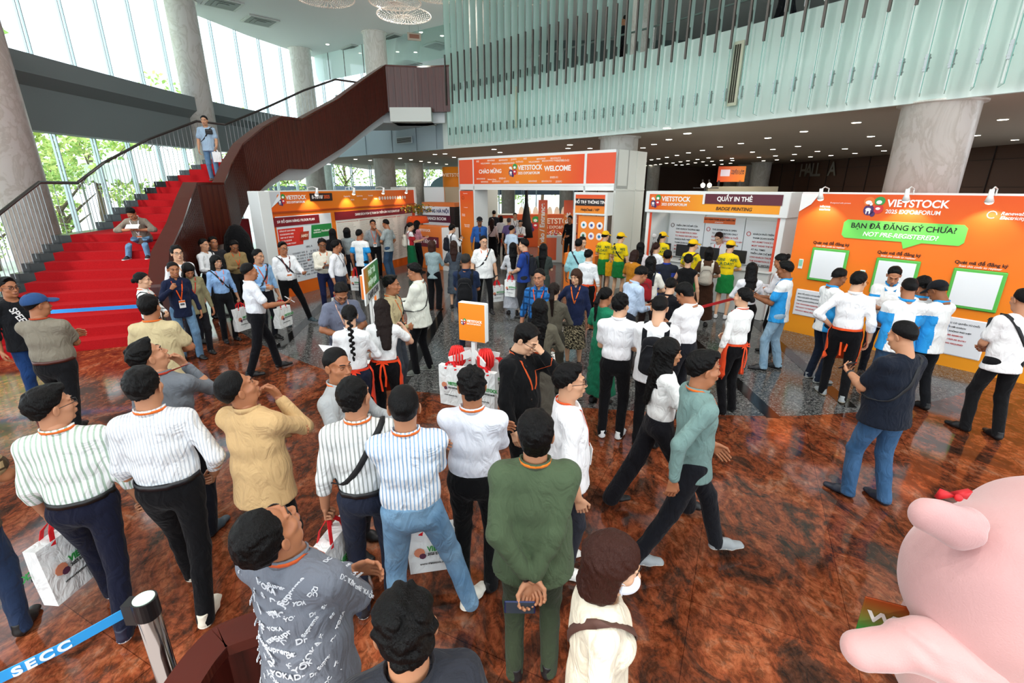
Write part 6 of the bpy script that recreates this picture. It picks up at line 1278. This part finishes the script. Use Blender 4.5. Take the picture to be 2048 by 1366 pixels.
J = P('man in blue and white polo and pale jeans facing left at the board end', 1572, 523, -78, 1.68, head=(0,-10,0), hair='side', sk=DS, top=PW, tk='polo', tuck=False, bk='jeans', bot=JL, L='phone', R='phone', legs='casual', shoe=('sneaker','15161a','1d1d20')); phone(J, 'L', 'phone read by the blue and white polo man at the board end')
J = P('man in blue and white polo behind the aproned man', 1686, 538, 55, 1.66, head=(0,-22,0), hair='crop', sk=DS, top=PW, tk='polo', tuck=False, bot='1c2434', L='phone', R='phone', legs='stand', shoe=GRS)
J = P('man in white shirt with an orange waist apron, hand on hip', 1722, 544, -4, 1.71, head=(34,-8,0), hair='short', sk=FS, top='f2f4f6', bot='0c0c0f', L='hip', R='down', apron=('ea5526',1), glasses='thin', legs='casual', shoe=('sneaker','9aa0a2','c9b79a'), sleeve='three')
J = P('man in blue and white polo facing the camera with a phone', 1792, 536, 176, 1.66, head=(0,-26,0), hair='short', sk='b47a58', top=PW, tk='polo', tuck=False, bot='1a1c24', L='phone', R='phone', fat=1.1); phone(J, 'R', 'phone in the hands of the polo man facing the camera')
J = P('man in blue and white polo seen from behind in the polo group', 1822, 557, -14, 1.68, head=(-4,-14,0), hair='crop', sk=LS, top=PW, tk='polo', tuck=False, bk='jeans', bot=JD, L='phone', R='phone', fat=1.12)
J = P('dark haired man mostly hidden inside the polo group', 1848, 553, -20, 1.66, head=(0,-20,0), hair='short', sk=DS, top=PW, tk='polo', tuck=False, bot='1a1c24')
J = P('man in black cap and blue and white polo leaning left', 1872, 562, -55, 1.66, head=(0,-30,0), hair='crop', sk=DS, top=PW, tk='polo', tuck=False, bot='16181c', cap='15171c', L='phone', R='phone', fat=1.1, legs='casual')
J = P('man in white tee with a black bag at the right edge', 2052, 578, -40, 1.70, head=(0,-8,0), hair='crop', sk=MS, top='eeeeee', tk='tee', bot='141416', L='clasp', R='clasp', legs='casual', shoe=BS, strap=('121316',-1,'131417',3,'black bag across the chest of the man at the right edge'))
# ---- people queueing at the badge counter
YG = dict(female=True, top='f2d51c', tk='blouse', bk='miniskirt', bot='1b7a3a', cap='f0c21a', sk='d9ab88', shoe=('sneaker','e8e8e8','f4f4f4'))
for k, (x, y, lab, rel, hr, a1, a2, st) in enumerate(((1212,462,'woman in yellow cap and tee by the helpdesk with a yellow tote on her arm',25,'lowbun','belly','down',None),(1243,465,'woman in yellow cap and tee by the helpdesk with a black shoulder bag',25,'lowbun','belly','down',('141416',-1,'141416',19,'black shoulder bag of a yellow capped woman')),
      (1327,464,'woman in yellow cap nearest the left end of the badge counter',22,'pony','phone','down',None),(1388,479,'woman in yellow cap with a brown strap in mid queue',30,'lowbun','belly','belly',('4a2a20',1,None)),(1463,481,'woman in yellow cap and green skirt at the right of the queue',10,'lowbun','belly','belly',None))):
    J = P(lab, x, y, rel, 1.66, hair=hr, L=a1, R=a2, head=(14,-8,0), strap=st, **YG)
    for i, (t_, s_) in enumerate((('ONE TAFE',.085),('A DAY!',.085),('fuel your day',.034))): decal(J, t_, 1.31-.085*i, 180, s_, '1f5a2c')
    if k == 0: tote(J['W']((.23,-.05,.98)), J['rz']+.4, 'yellow tote bag hanging beside a yellow capped woman', h=.34, w=.26, hand=.05, txtc=False, hc_='e2a01c').children[0].data.materials[0] = cloth('e2a01c')
J = P('woman with a big white hair bow in the queue', 1301, 468, -10, 1.56, female=True, hair='longer', sk=FS, top='1c1a1c', bot='1d1a1e', L='belly', R='belly')
m = MB(); 
for s_ in (-1,1): m.sphere((s_*.085,-.12,.09), (.075,.028,.055), 10, 7)
m.sphere((0,-.125,.09), .022, 8, 6); m.v = [(J['Rh']@v.T).T+J['HC'] for v in m.v]; m.obj('hair_bow', plain('f0f2f2', .8), J['E'], True)
J = P('woman in white sailor blouse facing right in the queue', 1313, 485, 40, 1.56, female=True, hair='pony', hc='2e1712', sk=FS, top='eef0f4', tk='blouse', bot='252838', L='belly', R='belly')
J = P('man in navy vest with a bright blue collar seen from behind', 1336, 500, 0, 1.62, hair='crop', sk=LS, top=(cloth('20242f'), cloth('2c3f9a')), tk='polo', tuck=False, bot='1c1d22', L='belly', R='belly')
J = P('woman in black vest over white shirt seen from behind', 1378, 508, 4, 1.58, female=True, hair='lowbun', sk=FS, top='121214', tk='blouse', sleeve='none', tuck=False, bot='e3ddd0', bk='longskirt', L='belly', R='down')
J = P('woman in brown dress with a grey backpack', 1420, 494, 2, 1.60, female=True, hair='bob', sk=FS, top='4a3324', tk='blouse', bk='longskirt', bot='3a2418', L='belly', R='belly', pack=('b3ada0','grey backpack with pale straps worn over a brown dress','d6d2c6'))
J = P('counter clerk in white looking down behind the badge counter', 1437, 466, -150, 1.70, head=(0,-26,0), hair='bowl', hc='2a140e', sk=FS, top='efeff2', bot='1c1c20', L='belly', R='belly', lan='d8282a')
J = P('dark haired counter clerk behind a yellow capped woman', 1394, 463, 178, 1.66, hair='short', sk=FS, top='ececf0', bot='1c1c20', lan='d8282a', head=(0,-20,0))
J = P('woman in mustard top looking down in the queue', 1272, 500, 30, 1.54, female=True, head=(0,-20,0), hair='bob', hc='2a1712', sk=FS, top='b9781f', tk='blouse', bot='1c1a1a', L='belly', R='phone')
J = P('woman with long black hair and pale top behind the mustard one', 1282, 484, 10, 1.58, female=True, hair='longer', sk=FS, top='e6dfe2', bot='1c1a1a', L='belly', R='belly')
J = P('person in cream tee with dark suspenders bending forward', 1303, 512, 20, 1.62, female=True, hair='long', sk=FS, top='e4e2d6', tk='tee', bot='2a1c18', L='belly', R='belly', pack=('8e1f24','dark red backpack hanging on the cream tee','23262c'))
J = P('woman in black with her hair tied, near the white polo pair', 1345, 556, 20, 1.54, female=True, hair='lowbun', sk=FS, top='15151a', bot='15151a', L='belly', R='belly', head=(0,-20,0))
J = P('man in pale turquoise shirt with a dark crossbody strap', 1158, 478, 6, 1.64, head=(10,-4,0), hair='short', sk=LS, top='9fd6dc', tk='shirt', sleeve='three', tuck=False, bot='22304a', strap=('1c2434',-1,'27375a',19,'navy crossbody bag on the turquoise shirted man'), fat=1.12)
J = P('woman in white shirt and orange apron with a hair claw clip', 1178, 499, 16, 1.58, female=True, head=(20,-4,0), hair='clip', sk=FS, top='eef2f4', bot='0c0c0f', L='down', R='down', apron=('e8512a',1))
J = P('man in white shirt facing the camera left of the yellow caps', 1166, 474, 165, 1.64, head=(-20,-10,0), hair='short', sk=FS, top='e9eaec', bot='22242a', lan='22242a')
J = P('woman in black uniform with a white name tag at the entrance', 1140, 431, -160, 1.75, female=True, head=(0,-6,0), hair='lowbun', sk=LS, top='0f1013', bot='0f1013', L='belly', R='down', badge=None, shoe=BS)
MB().box(.02,.10,.118,.124,1.20,1.25).obj('name_tag', plain('eeeeee', .4), J['E'])
# ---- centre
J = P('woman in navy cardigan over a leaf print dress facing the camera', 1152, 538, -172, 1.56, female=True, head=(18,-10,0), hair='bob', hc='3a2418', sk='c99a7a', top='1d2644', tk='jacket', bk='dress', bot=cloth('17140f', .85, .5, 'floral', 'cdbf9a'), L='down', R='hip', lan=OL, shoe=BS)
J = P('man in blue plaid shirt with a lanyard badge', 1079, 538, -170, 1.62, head=(10,-4,0), hair='crop', sk='b07a5c', top=cloth('2a6fb4', .85, .5, 'check', '16406e', 1.0), bot='1a1c22', L='down', R='down', lan='e05a2a', badge=1, fat=1.06)
J = P('woman with long black hair in a long taupe dress seen from behind', 1080, 598, 6, 1.60, female=True, hair='longer', sk=FS, top='5e5a4c', bk='longskirt', bot='57534a', tk='shirt', L='belly', R='belly')
J = P('dark haired woman directly behind the plaid man', 1108, 566, 10, 1.54, female=True, hair='pony', hc='1c1310', sk=FS, top='5a564a', bot='3a3830', L='belly', R='belly')
J = P('man in royal blue tee with a dark backpack facing left', 1048, 478, -75, 1.68, head=(0,-4,0), hair='short', sk=FS, top='233f8a', tk='tee', bot='26282c', L='clasp', R='clasp', pack=('1d2028','dark backpack on the man in the royal blue tee'), watch='L', lan='c85a3a')
bag(J, 'L', 'white tote bag with red handles held by the royal blue tee man', 80, h=.36, w=.26, hand=.12)
J = P('woman with straight black hair to her waist near the blue tee man', 1026, 485, -4, 1.58, female=True, hair='longer', sk=FS, top='c9ccd0', bot='b9bcc4', bk='longskirt', L='belly', R='belly')
J = P('woman with long black hair in a dark green grey dress', 1087, 487, 14, 1.58, female=True, hair='longer', sk=FS, top='3a433f', tk='blouse', bk='dress', bot='38413d', L='belly', R='phone')
J = P('man in white tee with black crossbody strap and tote bag', 967, 472, 168, 1.70, head=(-6,-4,0), hair='crop', sk=FS, top='eef0ee', tk='tee', bot='0c0c0f', L='carry', R='down', strap=('17181c',-1,None), lan=OL, glasses='thin', watch='L', legs='stride', fat=1.18, shoe=BS)
decal(J, 'XX', 1.05, 0, .06, 'c9cdd0')
bag(J, 'L', 'white tote bag with a green and red mark held by the white tee man', 10, h=.36, w=.30, hand=.12)
J = P('man in navy polo with a black leather backpack', 932, 508, 8, 1.66, head=(14,-8,0), hair='crop', hc='2a2826', sk=LS, top='1d2a44', tk='polo', tuck=False, bot='1a2030', L='phone', R='phone', pack=('17181b','black leather backpack on the man in the navy polo'), fat=1.08)
J = P('woman with dark brown hair in a grey dress by the navy polo man', 907, 481, 6, 1.56, female=True, hair='long', hc='2e1a14', sk=FS, top='4a525c', tk='blouse', bk='dress', bot='46505a', L='belly', R='belly')
J = P('man in white shirt with a black backpack holding up a phone', 905, 449, 60, 1.66, head=(0,-12,0), hair='bowl', sk=FS, top='eceff2', bot='59697c', L='phone_hi', R='phone_hi', pack=('1a1d26','black backpack on the man holding up a phone')); phone(J, 'R', 'phone held up by the white shirted man with a backpack')
J = person('security guard in blue uniform shirt, dark tie and cap', None, 1.80, 176, floor_pt=(-1.03, 15.55), hair='crop', sk=DS, top='2f5fa8', bot='141a2a', tie='141a3a', cap='1a1c20', L='back', R='down', legs='apart', belt='111111', shoe=BS, head=(0,-4,0))
J = P('man in dark suit seen from behind next to the guard', 988, 421, 8, 1.72, hair='crop', sk=FS, top='1c1f27', tk='jacket', bot='17181c', fat=1.05)
J = P('woman in pale pink blouse and black skirt seen from behind', 984, 437, 12, 1.58, female=True, hair='long', hc='2a1512', sk=FS, top='d9c3c0', bot='0c0c0f', bk='longskirt', strap=('131417',1,'131417',20,'black handbag at the hip of the pink blouse woman'), tk='shirt')
J = P('woman in white with short black hair behind the pink blouse', 1002, 432, 14, 1.58, female=True, hair='bob', sk=FS, top='e8eaee', bot='1a1c22')
J = P('grey haired person in lilac shirt seen from behind', 1018, 436, 8, 1.62, hair='short', hc='4a4648', sk=FS, top='7a6aa0', tk='polo', tuck=False, bot='26282e')
J = P('young man in pale blue polo facing right near the gate', 1024, 451, 40, 1.60, head=(20,-4,0), hair='short', sk='c08a68', top='c6dbf0', tk='polo', tuck=False, bk='jeans', bot='c8d4e2')
J = P('man in white shirt facing the camera just inside the gate', 1030, 426, 172, 1.70, hair='quiff', sk=FS, top='eef0f0', bot='1c1d22', lan='3a3a3a')
J = P('woman in white apron shirt and glasses holding a red pouch', 1041, 440, 176, 1.56, female=True, head=(0,-20,0), hair='lowbun', sk=FS, top='eceff0', bot='1c1d22', lan='2a2a2a', glasses='thin', L='phone', R='phone')
q = empty('red_pouch', tuple(J['W']((0,.30,1.10))), J['rz'], 'small red pouch in the hands of the woman in glasses', 'pouch'); MB().rbox(-.10,.10,-.02,.02,-.05,.05,.01).obj('pouch', plain('d83a34', .6), q)
J = P('woman in pale blue grey blouse with bobbed brown hair, hands raised', 864, 481, 22, 1.58, female=True, head=(10,-4,0), hair='bob', hc='3a2018', sk=FS, top='8fa3a6', tk='blouse', sleeve='three', tuck=False, bot='0c0c0f', bk='wide', L='phone_hi', R='phone_hi', shoe=('dress','7a4a38','15151a'))
J = P('girl in long green skirt and white top with red sleeves', 822, 445, 78, 1.66, female=True, head=(0,-14,0), hair='pony', sk=FS, top=(cloth('eceeee'), cloth('b02830')), tk='blouse', bk='longskirt', bot='11603a', L='phone', R='phone', pack=('d8d2c4','small cream and red backpack on the green skirt girl','a8242c'))
J = P('woman in pink and black with long black hair beside the green skirt girl', 835, 441, 60, 1.68, female=True, head=(0,-16,0), hair='longer', sk=FS, top='c98a98', bot='15151a', L='phone', R='phone')
J = P('man in patterned grey shirt reading the participants list', 770, 439, -58, 1.78, head=(0,-14,0), hair='crop', sk=LS, top=cloth('9aa6a8', .85, .4, 'floral', 'c4ccc8', 1.0), tk='tee', bk='wide', bot=JD, L='belly', R='pocket', legs='stand', shoe=('sneaker','1c1c1e','e8e4da'))
J = P('man in grey polo with a badge and hand over his mouth', 745, 440, 176, 1.76, hair='short', sk=LS, top='8a9296', tk='polo', bot='0c0c0f', L='mouth', R='down', lan='d8684a', badge=1, fat=1.15, belt='111111', watch='L')
J = P('woman with short dark bob in grey blouse facing the list', 693, 455, 25, 1.68, female=True, hair='bob', sk=FS, top='8d9696', bot='1c2028', tk='blouse', L='down', R='belly'); bag(J, 'L', 'white tote bag of the woman facing the participants list', 20)
J = P('black haired woman in black standing at the floor plan', 664, 457, 4, 1.68, female=True, hair='longer', sk=FS, top='15151a', bot='15151a')
J = P('man in white and blue polo seen from behind at the list', 718, 459, 28, 1.70, head=(14,-4,0), hair='crop', sk=LS, top=PW, tk='polo', tuck=False, bot='121318', lan='d8785a'); bag(J, 'L', 'white tote bag low beside the white and blue polo man', 0)
J = P('man in cream shirt using a phone beside the floor plan', 643, 478, 172, 1.66, head=(0,-12,0), hair='messy', sk=DS, top='e6e2d2', bot='20264a', L='phone', R='phone', lan=OL, legs='stand', fat=1.06, glasses='thin'); phone(J, 'R', 'black phone in the hands of the cream shirted man')
J = P('man in white shirt with two lanyards turned to the right', 671, 481, 120, 1.66, head=(-40,-4,0), hair='short', sk=LS, top='eceef2', bot='2a3040', L='carry', R='down', lan='4a4a5a', fat=1.05); bag(J, 'R', 'white tote bag with red handles by the cream shirted man', 60, h=.34, w=.40)
J = P('man in white shirt with black crossbody strap, legs wide apart', 564, 484, 162, 1.68, head=(-6,-4,0), hair='side', sk=LS, top='eef1f3', bot='0c0c0f', L='out', R='down', lan='6a2a28', badge=1, strap=('181a22',1,None), glasses='thin', legs=((.34,.10,20),(.10,0,10)), fat=1.18, shoe=('sneaker','2c4046','3a4a4e'))
J = P('man in light blue uniform shirt carrying a tote bag', 514, 499, 150, 1.66, head=(-14,-4,0), hair='short', sk='b88868', top='8fb8e0', bot='14161c', L='carry', R='belly', lan='d8582a', badge=1, strap=('1c1e28',-1,None)); bag(J, 'L', 'white tote bag with red handles held by the light blue shirted man', 20, h=.38, w=.36, hand=.14, d=.14)
J = P('man in khaki shirt looking down under the stair', 468, 482, 165, 1.64, head=(0,-26,0), hair='short', sk=DS, top='8f7a52', bot='1c1c1e', L='phone', R='phone', lan='d8582a')
J = P('man in white shirt with dark shoulder strap beside the stair parapet', 405, 478, 130, 1.68, head=(6,-2,0), hair='short', sk='c08c6c', top='e9ecee', bot='1a1b20', L='belly', R='belly', strap=('15161a',-1,None))
J = P('dark haired man behind the white shirted one at the parapet', 424, 474, 160, 1.68, hair='messy', sk=LS, top='2a2a2e', bot='1a1b20')
J = P('woman in light blue shirt with long dark hair and a tote bag', 430, 510, 162, 1.58, female=True, head=(-10,-4,0), hair='long', sk='b98a6c', top='8fb6e4', bot='111216', L='carry', R='carry', lan='d88a8a', strap=('15161a',1,None), legs='stand', shoe=BS); bag(J, 'L', 'white tote bag with red handles held by the light blue shirt woman', 20, h=.42, w=.34, hand=.10)
J = P('man in white short sleeved shirt and black trousers in full profile', 494, 527, 78, 1.68, head=(2,-2,0), hair='crop', sk=LS, top='e9eff6', tk='polo', bot='101116', L='down', R='out', legs='step', shoe=BS, fat=1.06, sleeve='short', collar=True); phone(J, 'R', 'white phone held out by the man in profile', 'e8e8e8')
q = empty('water_bottle', tuple(J['W'](np.array(J['L'][6])+np.array((0,0,-.06)))), J['rz'], 'small clear water bottle carried low by the man in profile', 'bottle'); MB().lathe([(.005,-.11),(.03,-.11),(.03,.03),(.012,.06),(.012,.08)], 12).obj('bottle', plain('b9d8e6', .1), q, True); MB().lathe([(.013,.08),(.013,.095)], 12).obj('bottle_cap', plain('2f7fd0', .4), q)
J = P('man in glasses and white shirt by the stair parapet end', 350, 492, 150, 1.76, head=(14,4,0), hair='messy', sk=FS, top='ecedf0', bot='22242c', lan='d8a07a', glasses='thin')
J = P('woman in navy blazer with orange lanyard, hand raised in talk', 343, 524, 172, 1.60, female=True, head=(-6,-2,0), hair='lowbun', sk='a8704e', top='18203a', tk='jacket', bk='jeans', bot=cloth('5a7d9c', .85, .5, 'denim', '6f92b0'), L='down', R='shoulder', lan='ea5a1e', badge=1, legs='casual', shoe=BS)
J = P('woman looking down in olive jacket behind the navy blazer', 376, 528, 168, 1.58, female=True, head=(0,-32,0), hair='long', sk=LS, top='8a8464', tk='jacket', bot='1c1c20', lan='b03a2a')
J = P('woman in white top with tied hair at the foot of the stair', 280, 545, 105, 1.56, female=True, head=(4,-2,0), hair='lowbun', sk=FS, top='e9ecea', tk='shirt', bot='1c1d22', L='belly', R='down', lan=OL, strap=('1a1a1e',1,'15161a',19,'black shoulder bag of the woman in white at the stair foot'))
J = P('man in beige tee and khaki trousers seen from behind', 293, 591, 22, 1.68, head=(10,-2,0), hair='bowl', sk=LS, top='c8b990', tk='tee', bot='b6a47c', L='belly', R='belly', lan=OL, legs='step', fat=1.2, shoe=('sneaker','5a5a52','8a8470'))
J = P('man in blue cap and taupe tee with folded arms', 63, 588, 28, 1.68, head=(40,0,0), hair='crop', sk=LS, top='837d6f', tk='tee', tuck=True, bot='141518', L='crossed', R='crossed2', lan='b04a2a', cap='2c4a78', belt='4a2018', fat=1.22, legs='step', shoe=BS)
J = P('man in black lettered tee and glasses at the far left', 8, 555, 160, 1.68, head=(-10,0,0), hair='quiff', sk=LS, top='15171b', tk='tee', sleeve='three', bk='jeans', bot='1c3a6a', L='down', R='down', glasses='thick', fat=1.08)
decal(J, 'SPEED', 1.22, 14, .10, 'e6e6e6', -70)
# ---- centre left group round the placard
J = P('man in cream white jacket and glasses facing left', 826, 527, -72, 1.68, head=(0,-14,0), hair='quiff', sk='a87252', top='e4e8dc', tk='jacket', bot='0c0c0f', L='phone', R='phone', glasses='thick', strap=('1a1a1e',1,None), legs='casual', shoe=('sneaker','5a5f58','f0efe8'), fat=1.22)
J = P('woman in white blouse with a long braid and orange apron ties', 697, 610, 14, 1.58, female=True, head=(-12,-10,0), hair='braid', sk=FS, top='eef1f2', tk='shirt', bot='1c2132', L='out', R='belly', apron=('e8442a',1))
q = empty('paper_sheets', tuple(J['W']((-.28,.34,1.10))), J['rz']+.5, 'folded white paper sheets held out by the woman with the braid', 'paper'); m = MB(); m.add([(-.16,-.1,.03),(0,-.11,0),(0,.11,.0),(-.16,.1,.05)], [(0,1,2,3)]).add([(0,-.11,0),(.16,-.1,.03),(.16,.1,.05),(0,.11,0)], [(0,1,2,3)]); o_ = m.obj('sheet', plain('eef0f4', .6), q); s2 = o_.modifiers.new('s','SOLIDIFY'); s2.thickness = .004
J = P('woman with very long straight hair in white tee and orange apron', 762, 598, 18, 1.58, female=True, head=(-24,-16,0), hair='longer', hc='1a0f0c', sk='c79a80', top='eff2f2', tk='blouse', bot='0c0c0f', L='belly', R='up', apron=('ec4a22',1), lean=8, legs='stand')
J = P('man in khaki shirt with a thick black crossbody strap', 780, 551, 112, 1.66, head=(-8,-2,0), hair='side', sk=LS, top='b8aa84', bot='3a4048', L='down', R='belly', strap=('15161a',-1,None), lan=OL, badge=1)
J = P('man in slate grey polo with glasses bending his head down', 683, 571, 168, 1.66, head=(0,-36,0), hair='quiff', sk='a06a4a', top='6c7386', tk='polo', tuck=False, bot='3a3f4a', L='belly', R='belly', glasses='thin', lean=10, lan='d8b0a0')
# ---- on the stair and upstairs
def stair_pt(n, f): i_ = inner(n); l = interp(L_T, n); return i_+(l-i_)*f
s0 = stair_pt(6.3, .10)
hp_ = stair_pt(10.12, .33)
J = person('man sitting on the red stair looking at a tablet', None, 1.66, 162, head=(0,-36,0), hair='short', sk=LS, top='7d7468', tk='shirt', sleeve='three', tuck=False, bk='jeans', bot=cloth('4f7497', .85, .5, 'denim', '6488a8'), floor_pt=(hp_[0], hp_[1]), z0=zs(8), sit=zs(10)-zs(8), legs=((.16,.40,6),(.20,.44,10)), L='knee', R='knee', lan='e8e6ea', badge=1, lean=26, shoe=SNB)
q = empty('tablet', tuple(J['W'](np.array((0,.42,.70)))), J['rz'], 'white tablet held by the man sitting on the stair', 'tablet'); q.rotation_euler = (math.radians(62), 0, J['rz']); MB().rbox(-.12,.12,-.005,.005,-.08,.08,.004).obj('case', plain('e6e6e6', .4), q); MB().box(-.11,.11,-.0065,-.0052,-.07,.07).obj('screen', plain('2a3440', .1), q)
p_ = stair_pt(19.4, .38); J = person('man in pale blue shirt walking down the red stair with a black pouch', None, 1.68, 158, head=(6,-4,0), hair='short', sk='c09070', top='9db6cc', tk='polo', tuck=False, bk='jeans', bot=cloth('5a80a4', .85, .5, 'denim', '7094b4'), floor_pt=(p_[0], p_[1]), z0=zs(19), legs=((.10,.16,6),(.10,-.14,6)), strap=('15161a',-1,'121316',3,'black chest pouch of the man walking down the stair'), L='swingf', R='down', shoe=('dress','6a4a38','3a2a20'))
bag(J, 'L', 'small white bag swinging from the hand of the man on the stair', h=.26, w=.2, hand=.06, txtc=False, hc_='e8e8e8')
for k, (x_, y_, zz, lab) in enumerate(((3.2,15.6,5.62,'dark figure in a coat behind the mezzanine handrail'),(6.5,13.2,5.62,'dark figure upstairs near the upper right of the fins'),(4.9,14.6,5.62,'dark dressed figure upstairs behind the fins'))):
    if k < 2: person(lab, None, 1.68, -60+40*k, hair='short', sk=LS, top='14161a', tk='jacket', bot='0c0c0f', floor_pt=(x_, y_), z0=zz)
FL = [('man in grey shirt far away in the hall beyond the gate post', 1287, 400, 170, '6a6a6e'), ('man in white far away beside the far white column', 1293, 397, 150, 'c8c8cc')]
for lab, x_, y_, r_, c_ in FL: person(lab, None, 1.64, r_, hair='short', sk=LS, top=c_, bot='18191d', floor_pt=(7.4 if x_ == 1287 else 8.2, 26 if x_ == 1287 else 27.5))
J = P('man in checked tan shirt cut by the left edge of the picture', -205, 800, 20, 1.66, hair='short', sk=LS, top=cloth('a8906a', .85, .5, 'check', '4a3a28', 1.9), tk='tee', bot='22304a', L='belly', R='belly')
# ---------------------------------------------------------------- lettering becomes real mesh
bpy.context.view_layer.update(); dg = bpy.context.evaluated_depsgraph_get()
for o in [o for o in bpy.data.objects if o.type == 'FONT']:
    ev = o.evaluated_get(dg); me = bpy.data.meshes.new_from_object(ev, depsgraph=dg); me.name = 'lettering'; base = o.name.split('.')[0]
    nw = bpy.data.objects.new(base, me); nw.location = o.location; nw.rotation_euler = o.rotation_euler; nw.scale = o.scale; par = o.parent
    bpy.data.objects.remove(o); link(nw, par)
